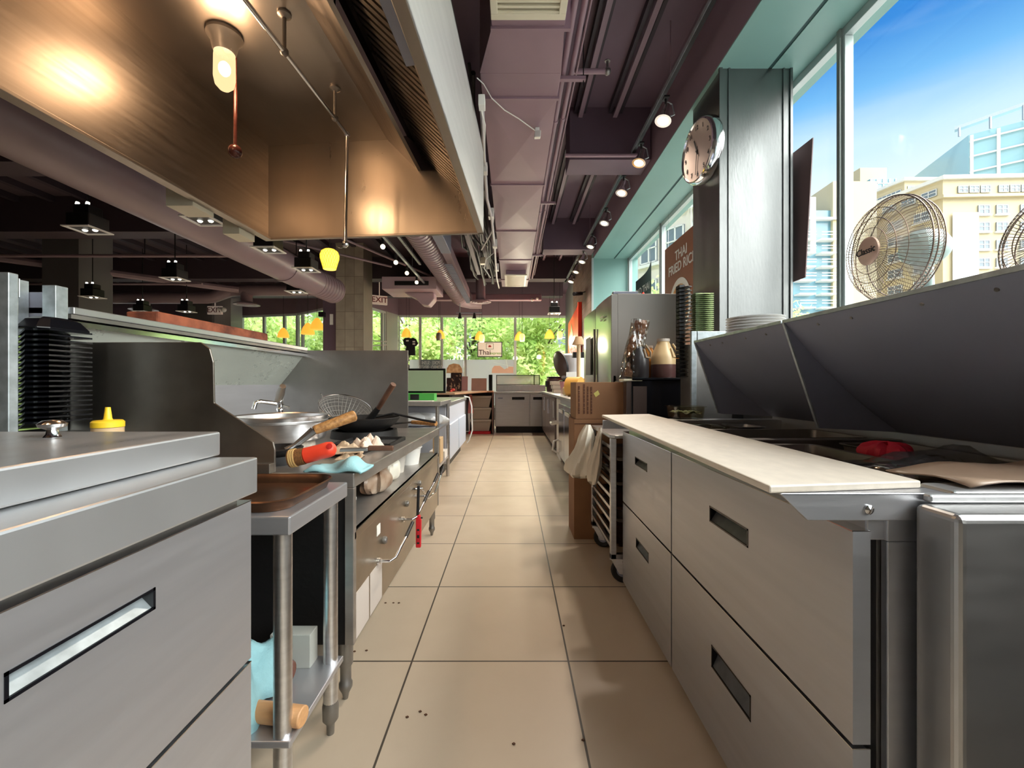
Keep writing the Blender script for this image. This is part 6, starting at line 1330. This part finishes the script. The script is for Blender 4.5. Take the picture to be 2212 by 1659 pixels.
# appliances on the right counter
c_ = V(0.86, 6.6, 0.90)
T = thing('rice_cooker', 'large pale rice cooker with a dark round lid opened toward the window', 'rice cooker', (0.95, 7.0, 1.12))
part(T, 'cooker_body', MB().lathe([(0, 0), (0.15, 0), (0.19, 0.03), (0.20, 0.2), (0.22, 0.26), (0.22, 0.40), (0.17, 0.43), (0, 0.44)], (1.0, 7.0, 1.12), 28), mat('pale grey enamel', C(206, 204, 206), 0.35), smooth=True)
part(T, 'lid', MB().lathe([(0, 0), (0.20, 0), (0.215, 0.02), (0.16, 0.05), (0, 0.06)], (0.80, 6.95, 1.38), 28, (-0.9, -0.35, -0.25)), mat('brown dark lid', C(84, 66, 62), 0.3), smooth=True)
part(T, 'lid_rim', MB().lathe([(0.20, -0.006), (0.222, -0.006), (0.222, 0.02), (0.20, 0.02), (0.20, -0.006)], (0.80, 6.95, 1.38), 28, (-0.9, -0.35, -0.25)), M_black, smooth=True)
part(T, 'base_panel', MB().box(0.86, 1.02, 6.785, 6.80, 1.17, 1.25), M_white, bev=0.003)
T = thing('storage_box', 'pink plastic storage box under the rice cooker', 'box', (0.97, 6.9, 0.90))
part(T, 'box_body', MB().prism([(0.82, 6.6, 0.902), (1.18, 6.6, 0.902), (1.20, 6.6, 1.10), (0.79, 6.6, 1.10)], (0, 0.5, 0)), mat('pink plastic', C(232, 150, 160), 0.4), bev=0.006); part(T, 'box_lid', MB().box(0.78, 1.21, 6.58, 7.12, 1.10, 1.12), M_blackg, bev=0.003)
T = thing('air_fryer', 'black and steel cooker at the far end of the right counter', 'cooker', (0.80, 8.5, 0.90))
part(T, 'cooker_body', MB().lathe([(0, 0), (0.16, 0), (0.17, 0.02), (0.17, 0.25), (0.15, 0.28), (0, 0.285)], (0.86, 8.6, 0.90), 24), mat('dark brown steel', C(96, 78, 76), 0.3, 0.5), smooth=True); part(T, 'side_handle', MB().box(0.67, 0.71, 8.5, 8.62, 1.0, 1.12), M_black, bev=0.01); part(T, 'lid_top', MB().lathe([(0, 0.285), (0.165, 0.28), (0.16, 0.30), (0, 0.31)], (0.86, 8.6, 0.90), 24), M_black, smooth=True)
for k in range(3): solo('container', MB().box(0.74-0.02*k, 1.0, 7.6, 7.9, 0.901+0.07*k, 0.965+0.07*k), mat('pale container', C(206, 196, 180), 0.5), ['lowest', 'middle', 'top'][k]+' pale flat container of the stack beside the pink box', 'container', 'flat containers on the right counter', bev=0.006)
T = thing('tape_roll', 'large roll of orange tape standing on the right counter', 'tape', (0.78, 5.3, 0.90))
part(T, 'roll', MB().lathe([(0.06, -0.09), (0.125, -0.09), (0.125, 0.09), (0.06, 0.09), (0.06, -0.09)], (0.80, 5.45, 1.026), 32, (0.9, -0.6, 0)), mat('orange tape', C(226, 170, 84), 0.4, noise=0.1), smooth=True)
solo('clear_box', MB().box(0.72, 1.0, 5.75, 6.1, 0.901, 1.02), mat('tan plastic', C(220, 176, 110), 0.4), 'tan plastic box behind the roll of orange tape', 'box', bev=0.02)
solo('orange_lid', MB().lathe([(0, 0), (0.09, 0), (0.09, 0.015), (0, 0.018)], (0.76, 4.85, 0.901), 24), mat('orange plastic', C(236, 110, 70), 0.4), 'orange round lid on the near end of the right counter', 'lid', smooth=True)
T = thing('table_lamp', 'tan lamp shade on a stand against the red sign', 'lamp', (0.98, 6.2, 0.9)); c_ = P(1250, 745, 6.2)
part(T, 'shade', MB().lathe([(0.10, 0), (0.095, 0.015), (0.05, 0.11), (0.045, 0.12)], c_, 20), mat('tan shade', C(206, 170, 130), 0.6), smooth=True); part(T, 'stand', MB().cyl(V(c_.x, c_.y, 0.90), c_+V(0,0,0.05), 0.03, n=12), mat('cream stand', C(216, 190, 150), 0.5), smooth=True)
solo('wall_tap', MB().box(0.90, 1.32, 6.3, 6.42, 1.45, 1.53), M_black, 'black bracket arm below the tan lamp shade', 'bracket')
# red sign board
T = thing('red_sign', 'bright red sign board with a green triangle on the right wall', 'sign', (1.2, 8, 1.3))
sg = MB().prism([(1.28, 8.2, 1.3), (1.28, 8.2, 2.60), (1.28, 8.7, 2.54), (1.28, 9.7, 2.42), (1.28, 9.7, 1.3)], (0.04, 0, 0)); part(T, 'board', sg, M_signr)
part(T, 'side_return', MB().box(1.26, 1.33, 8.14, 8.2, 1.3, 2.62), M_signr)
part(T, 'green_triangle', MB().prism([(1.275, 9.4, 2.06), (1.275, 8.9, 2.06), (1.275, 9.2, 2.36)], (0.004, 0, 0)), mat('sign green', C(126, 150, 96), 0.5))
text('script_text', 'Sushi', 0.42, frame((1.274, 9.0, 1.72), (0, -1, 0), (0, 0.25, 1)), mat('sign pink print', C(250, 214, 214), 0.5), parent=T)
# left far worktable and things
XT = -0.71
T = thing('work_table', 'stainless worktable with an undershelf beyond the stove', 'table', (-1.2, 4.6, 0))
part(T, 'tabletop', MB().box(-1.75, XT, 4.27, 4.98, 0.845, 0.888), S_top, bev=0.004)
for (x, y) in ((XT-0.045, 4.32), (XT-0.03, 4.93), (-1.70, 4.32), (-1.70, 4.93)): part(T, 'leg', MB().cyl((x, y, 0), (x, y, 0.845), 0.02, n=14), S_alu, smooth=True)
part(T, 'undershelf', MB().box(-1.74, XT-0.02, 4.29, 4.96, 0.60, 0.62), S_front); part(T, 'undershelf', MB().box(-1.74, XT-0.02, 4.29, 4.96, 0.22, 0.24), S_front)
bagm('plastic_bag', (-0.98, 4.5, 0.621), 0.26, 0.14, 0.13, mat('bright bag film', C(226, 232, 238), 0.4), 'white translucent bags on the shelf of the far worktable', 'bag', 21)
solo('milk_carton', MB().box(XT-0.11, XT-0.03, 4.42, 4.60, 0.241, 0.50), mat('tan carton', C(206, 178, 138), 0.6), 'tan carton standing low under the far worktable', 'carton', bev=0.004)
solo('paper_stack', MB().box(XT-0.2, XT-0.02, 4.5, 4.8, 0.505, 0.545) if False else MB().box(XT-0.2, XT-0.03, 4.7, 4.9, 0.241, 0.32), M_whitep, 'low stack of white papers under the far worktable', 'paper')
T = thing('display_monitor', 'black framed monitor with a pale green reflection on the far worktable', 'monitor', (-1.0, 4.7, 0.93))
m0 = P(878, 796, 4.7); m1 = P(962, 849, 4.7)
part(T, 'bezel', MB().box(-1.45, m1.x, 4.70, 4.74, m1.z, m0.z), M_blackg, bev=0.003); part(T, 'screen', MB().box(-1.43, m1.x-0.022, 4.697, 4.70, m1.z+0.022, m0.z-0.022), mat('screen with painted green reflection', C(176, 190, 160), 0.12))  # reflection of the green wall put into the screen's base colour
part(T, 'stand', MB().box(-1.2, -1.0, 4.70, 4.76, 0.888, m1.z), M_black)
T = thing('green_box', 'flat green carton with a dark label on the far worktable', 'box', (-0.95, 4.42, 0.888)); g0 = P(880, 850, 4.4); g1 = P(938, 864, 4.4)
part(T, 'carton', MB().box(-1.20, g1.x, 4.40, 4.55, 0.889, g0.z), mat('green card', C(74, 170, 74), 0.6), bev=0.002); part(T, 'print_panel', MB().box(g0.x+0.03, g0.x+0.12, 4.398, 4.40, 0.90, g0.z-0.008), M_black)
solo('paper_sheet', MB().box(-1.05, -0.80, 4.29, 4.39, 0.8885, 0.894), M_whitep, 'white papers at the edge of the far worktable', 'paper')
T = thing('chest_freezer', 'white chest freezer with framed panels beyond the far worktable', 'freezer', (-1.1, 5.8, 0))
part(T, 'body', MB().box(-1.7, -0.76, 5.02, 6.9, 0.12, 0.80), mat('white freezer enamel', C(206, 212, 224), 0.35), bev=0.02)
part(T, 'counter_lid', MB().box(-1.7, -0.74, 5.0, 6.95, 0.80, 0.845), S_top, bev=0.006)
for (y0, y1) in ((5.08, 5.9), (5.98, 6.8)): part(T, 'side_panel', MB().box(-0.76, -0.735, y0, y1, 0.16, 0.58), mat('pale blue plastic', C(196, 206, 222), 0.4), bev=0.01); 
part(T, 'feet', MB().box(-1.65, -0.82, 5.1, 6.8, 0, 0.12), M_black)
solo('curved_pipe', MB().tube([(-0.78, 6.93, 0.86), (-0.70, 6.98, 0.84), (-0.66, 6.98, 0.7), (-0.65, 6.98, 0.3), (-0.70, 6.98, 0.14), (-0.74, 6.98, 0.1)], 0.012, 10), M_white, 'white curved pipe at the end of the chest freezer', 'pipe', smooth=True)
# corner desk counter
T = thing('service_counter', 'L shaped brown topped service counter in the far left corner of the aisle', 'counter', (-1.2, 8.6, 0))
M_brn = mat('brown laminate top', C(188, 150, 118), 0.35)
part(T, 'countertop', MB().prism([(-2.6, 7.1, 0.88), (-0.95, 7.1, 0.88), (-0.52, 8.9, 0.88), (-0.40, 9.0, 0.88), (-0.40, 9.5, 0.88), (-2.6, 9.5, 0.88)], (0, 0, 0.03)), M_brn, bev=0.003)
part(T, 'side_panel', MB().prism([(-1.05, 7.15, 0), (-1.0, 7.12, 0), (-0.86, 8.0, 0), (-0.90, 8.0, 0)], (0, 0, 0.88)), M_dkwall)
part(T, 'end_panel', MB().box(-0.42, -0.395, 9.0, 9.5, 0, 0.88), mat('brown board', C(120, 86, 76), 0.5)); part(T, 'back_panel', MB().box(-2.6, -0.42, 9.4, 9.45, 0, 0.88), M_black)
def bin_(z, lab):
    T = thing('storage_bin', lab, 'bin', (-0.66, 9.25, z), 'stacked storage bins')
    part(T, 'tub', MB().prism([(-0.83, 9.05, z), (-0.49, 9.05, z), (-0.44, 9.05, z+0.20), (-0.88, 9.05, z+0.20)], (0, 0.32, 0)), mat('beige bin', C(176, 160, 144), 0.5), bev=0.008)
    part(T, 'lid', MB().box(-0.90, -0.43, 9.03, 9.38, z+0.20, z+0.245), mat('beige bin lid', C(196, 184, 170), 0.5), bev=0.008)
bin_(0.06, 'lowest beige lidded bin under the corner counter'); bin_(0.31, 'middle beige lidded bin under the corner counter'); bin_(0.56, 'top beige bin under the corner counter')
solo('red_crate', MB().box(-0.92, -0.45, 9.0, 9.35, 0.0, 0.055), M_redp, 'low red crate under the stacked bins', 'crate', bev=0.004)
solo('apron', MB().grid(lambda u, v: V(-0.98+0.05*math.sin(u*9)*v+0.16*u, 8.55+0.2*u, 0.84-0.38*v), 12, 8), mat('dusty pink cloth', C(178, 110, 104), 0.8), 'dusty pink cloth hanging at the corner counter', 'cloth', solid=0.004)
solo('black_apron', MB().grid(lambda u, v: V(-1.08+0.06*math.sin(u*11)*v+0.22*u, 8.38+0.2*u, 0.84-0.72*v), 14, 8), M_black, 'black cloth hanging in front of the corner counter', 'cloth', solid=0.004)
solo('white_bag', MB().prism([(-1.0, 9.0, 0.05), (-0.90, 9.0, 0.05), (-0.88, 9.0, 0.46), (-0.98, 9.0, 0.48)], (0, 0.08, 0)), M_whitep, 'white paper bag between black cloth and beige bins', 'bag', bev=0.006)
# things on the corner counter
def card(x0, y0, x1, y1, d, m, lab, name='menu_board', dots=True):
    a_ = P(x0, y1, d); b_ = P(x1, y0, d); T = thing(name, lab, 'menu', (a_.x, d, 0.91))
    part(T, 'card', MB().prism([V(a_.x, d, 0.911), V(b_.x, d, 0.911), V(b_.x, d+0.06, b_.z), V(a_.x, d+0.06, b_.z)], (0, 0.012, 0)), m)
    if False:
        t = MB(); R5 = random.Random(int(x0))
        for i in range(3):
            for j in range(5):
                u = (i+0.5)/3; v = (j+0.6)/5.4; q = V(a_.x+(b_.x-a_.x)*u, d+0.06*v-0.004, 0.911+(b_.z-0.911)*v); t.lathe([(0, -0.003), (0.022, -0.003), (0.022, 0.0), (0, 0)], q, 8, (0, -1, 0.1))
        part(T, 'printed_dishes', t, mat('dish print', C(190, 150, 120), 0.6))
M_menu = mat('dark menu print', C(54, 36, 34), 0.4, col2=C(200, 164, 130), nscale=14, thr=(0.36, 0.42))
card(964, 816, 980, 848, 8.3, M_menu, 'small dark menu card right of the monitor'); card(981, 815, 996, 846, 8.5, M_menu, 'dark menu card leaning beside the red flower'); card(973, 805, 997, 846, 8.9, M_menu, 'tallest dark menu board behind the two small cards')
card(997, 813, 1010, 846, 9.0, mat('pink card', C(206, 160, 156), 0.6), 'plain pink card beside the dark menu boards', dots=False)
card(1018, 817, 1051, 845, 9.1, mat('tan board', C(206, 170, 152), 0.6, noise=0.1), 'wide plain tan board leaning on the corner counter', dots=False)
solo('black_speaker', MB().box(-0.50, -0.42, 9.15, 9.27, 0.911, 1.255), M_blackg, 'tall slim black speaker at the end of the corner counter', 'speaker', bev=0.008)
solo('red_flower', MB().ball(P(978, 842, 8.1), 0.045, 10, 0.6).ball(P(974, 846, 8.0), 0.03, 8), mat('red petals', C(222, 70, 60), 0.6), 'small red flower in front of the menu cards', 'flower', smooth=True)
solo('brown_jar', MB().cyl(V(-1.10, 8.25, 0.91), V(-1.10, 8.25, 1.0), 0.035, n=16), mat('brown jar', C(90, 60, 46), 0.4), 'small brown jar on the corner counter', 'jar', smooth=True)
# shirt, sign, window films
c_ = P(886, 748, 10.2)
T = thing('black_shirt', 'black T-shirt hanging in front of the left front window', 'shirt', c_)
s_ = [(870, 735), (874, 730), (882, 729), (887, 731), (892, 729), (898, 732), (903, 742), (898, 748), (896, 747), (897, 768), (876, 767), (877, 748), (873, 746)]
part(T, 'cloth', MB().prism([P(x, y, 10.2) for x, y in s_], (0, 0.05, 0)), M_black, bev=0.01)
pt_ = MB()
for (x, y) in ((880, 736), (894, 738), (894, 743)): q = P(x, y, 10.19); pt_.box(q.x-0.03, q.x+0.03, 10.185, 10.195, q.z-0.016, q.z+0.016)
part(T, 'patches', pt_, M_whitep); part(T, 'cord', MB().cyl(P(884, 729, 10.22), V(P(884, 729, 10.22).x, 10.22, 3.7), 0.004, n=6), M_black)
a_ = P(1031, 771, 11.6); b_ = P(1085, 738, 11.6)
T = thing('shop_sign', 'framed white sign with a red lotus emblem hanging in the middle front window', 'sign', ((a_.x+b_.x)/2, 11.6, a_.z))
fr = MB(); w = 0.022
fr.box(a_.x, b_.x, 11.6, 11.64, a_.z, a_.z+w).box(a_.x, b_.x, 11.6, 11.64, b_.z-w, b_.z).box(a_.x, a_.x+w, 11.6, 11.64, a_.z, b_.z).box(b_.x-w, b_.x, 11.6, 11.64, a_.z, b_.z)
part(T, 'frame', fr, M_black); part(T, 'panel', MB().box(a_.x+w, b_.x-w, 11.61, 11.63, a_.z+w, b_.z-w), mat('sign panel', C(222, 214, 210), 0.5))
cx_ = (a_.x+b_.x)/2; ez = b_.z-0.125
em = MB(); e0, e1, f0, f1 = cx_-0.10, cx_+0.10, ez-0.08, ez+0.08
em.box(e0, e1, 11.605, 11.61, f0, f0+0.01).box(e0, e1, 11.605, 11.61, f1-0.01, f1).box(e0, e0+0.01, 11.605, 11.61, f0, f1).box(e1-0.01, e1, 11.605, 11.61, f0, f1)
part(T, 'emblem_border', em, mat('sign dark green', C(60, 90, 50), 0.5))
lt = MB()
for ang in (-70, -42, -20, 0, 20, 42, 70):
    r_ = math.radians(ang); dx, dz = math.sin(r_), math.cos(r_); o_ = V(cx_, 11.606, ez-0.025); L = 0.07-abs(ang)*0.0002
    lt.prism([o_, o_+V(dx*L*0.5-dz*0.012, 0, dz*L*0.5+dx*0.012), o_+V(dx*L, 0, dz*L), o_+V(dx*L*0.5+dz*0.012, 0, dz*L*0.5-dx*0.012)], (0, 0.003, 0))
part(T, 'lotus_emblem', lt, mat('lotus red', C(200, 60, 70), 0.5))
RX = Matrix.Rotation(PI/2, 4, 'X')
text('sign_text', 'Thai', 0.19, Matrix.Translation((cx_-0.14, 11.604, a_.z+0.12)) @ RX, mat('sign brown print', C(80, 50, 50), 0.5), parent=T)
text('sign_text', 'express', 0.10, Matrix.Translation((cx_+0.16, 11.604, a_.z+0.10)) @ RX, mat('sign green print', C(110, 150, 40), 0.5), parent=T)
part(T, 'hanging_wire', MB().cyl((a_.x+0.1, 11.62, b_.z), (a_.x+0.1, 11.62, 3.7), 0.003, n=5).cyl((b_.x-0.1, 11.62, b_.z), (b_.x-0.1, 11.62, 3.7), 0.003, n=5), S_chrome)
M_film = mat('grey window film', C(196, 202, 206), 0.4)
t_ = M_film.node_tree; t1 = t_.nodes.new('ShaderNodeBsdfTranslucent'); t1.inputs[0].default_value = C(240, 226, 230); t2 = t_.nodes.new('ShaderNodeBsdfTransparent'); t3 = t_.nodes.new('ShaderNodeMixShader'); t3.inputs[0].default_value = 0.2
t_.links.new(t1.outputs[0], t3.inputs[1]); t_.links.new(t2.outputs[0], t3.inputs[2]); t_.links.new(t3.outputs[0], t_.nodes['Material Output'].inputs[0])
def trans_mat(name, col):
    m = bpy.data.materials.new(name); m.use_nodes = True; t = m.node_tree; b = t.nodes['Principled BSDF']; b.inputs['Base Color'].default_value = col
    a = t.nodes.new('ShaderNodeBsdfTranslucent'); a.inputs[0].default_value = col; x = t.nodes.new('ShaderNodeMixShader'); x.inputs[0].default_value = 0.6
    t.links.new(b.outputs[0], x.inputs[1]); t.links.new(a.outputs[0], x.inputs[2]); t.links.new(x.outputs[0], t.nodes['Material Output'].inputs[0]); return m
M_filmd = trans_mat('darker grey window film', C(150, 154, 160)); M_filmt = trans_mat('white film lettering', C(252, 252, 252))
def film(px0, px1, lab, fm=None):
    y = 12.50; x0 = (px0-CX)/F*y; x1 = (px1-CX)/F*y; T = thing('window_film', lab, 'window film', ((x0+x1)/2, y, 0.45))
    part(T, 'film', MB().box(x0, x1, y-0.008, y, 0.45, H+(CY-777)/F*y), fm or M_film); return T, x0, x1, y
film(885, 905, 'grey film at the foot of the leftmost front pane'); T, x0, x1, y = film(909, 952, 'grey window film with reversed white menu words', M_filmd)
text('reversed_text', 'POKE · SUSHI\nCOMBO · BENTO\nPUMPKIN · TEA' if False else 'POKE · SUSHI\nCOMBO · BENTO', 0.145, Matrix.Translation(((x0+x1)/2, y-0.012, 1.60)) @ Matrix.Diagonal((-1, 1, 1, 1)) @ RX, M_filmt, parent=T, sx=0.62)
T, x0, x1, y = film(956, 1002, 'window film with a printed bowl of food'); part(T, 'printed_food', MB().prism([P(x, yy, y-0.02) for x, yy in ((964, 806), (965, 796), (970, 788), (980, 785), (992, 787), (998, 796), (999, 806))], (0, 0.005, 0)), mat('printed food', C(226, 190, 150), 0.6, col2=C(190, 140, 100), nscale=12))
T, x0, x1, y = film(1008, 1110, 'wide window film with printed pink hands below the shop sign'); part(T, 'printed_hands', MB().prism([P(x, yy, y-0.02) for x, yy in ((1062, 806), (1063, 796), (1068, 790), (1080, 790), (1090, 798), (1100, 792), (1109, 792), (1109, 806))], (0, 0.005, 0)), mat('printed skin', C(232, 186, 164), 0.6))
part(T, 'printed_star', MB().bar(P(1066, 783, y-0.02), P(1108, 792, y-0.02), 0.02, 0.008).bar(P(1093, 776, y-0.02), P(1097, 796, y-0.02), 0.02, 0.008), M_white)
# door with bars in the angled facade
T = thing('glass_shelf', 'white metal shelf rails seen through the door beside the pillar', 'rail', (-3.6, 11.4, 1.0))
part(T, 'rails', MB().tube([P(783, 735, 11.6), P(836, 738, 11.8)], 0.02, 6).tube([P(783, 748, 11.6), P(836, 745, 11.8)], 0.02, 6).tube([P(800, 730, 11.7), P(800, 860, 11.7)], 0.02, 6), M_white)
# dining side: low dark divider hiding the floor
T = thing('dining_table', 'long dark dining table in the dining room', 'table', (-6, 6, 0))
part(T, 'tabletop', MB().box(-8, -4.5, 5.6, 6.4, 0.72, 0.76), M_woodd); 
for (x, y) in ((-7.9, 5.7), (-7.9, 6.3), (-4.6, 5.7), (-4.6, 6.3)): part(T, 'leg', MB().box(x-0.03, x+0.03, y-0.03, y+0.03, 0, 0.72), M_black)
# debris specks on the floor
sp = MB(); R6 = random.Random(3)
for (px, py) in ((850, 1303), (862, 1303), (833, 1303), (766, 1408), (792, 1406), (908, 1538), (1218, 1352), (920, 1545), (745, 1440), (880, 1550), (1110, 1608), (1260, 1600)):
    q = PZ(px, py, 0.0); s_ = 0.006; sp.prism([q+V(-s_, 0, 0.0005), q+V(0, -s_*0.6, 0.0005), q+V(s_*0.8, 0, 0.0005), q+V(0, s_*0.7, 0.0005)], (0, 0, 0.003))
o = solo('food_crumbs', sp, mat('brown crumbs', C(80, 50, 30), 0.8), 'scattered brown crumbs on the floor tiles beside the stove', 'crumbs'); o['kind'] = 'stuff'
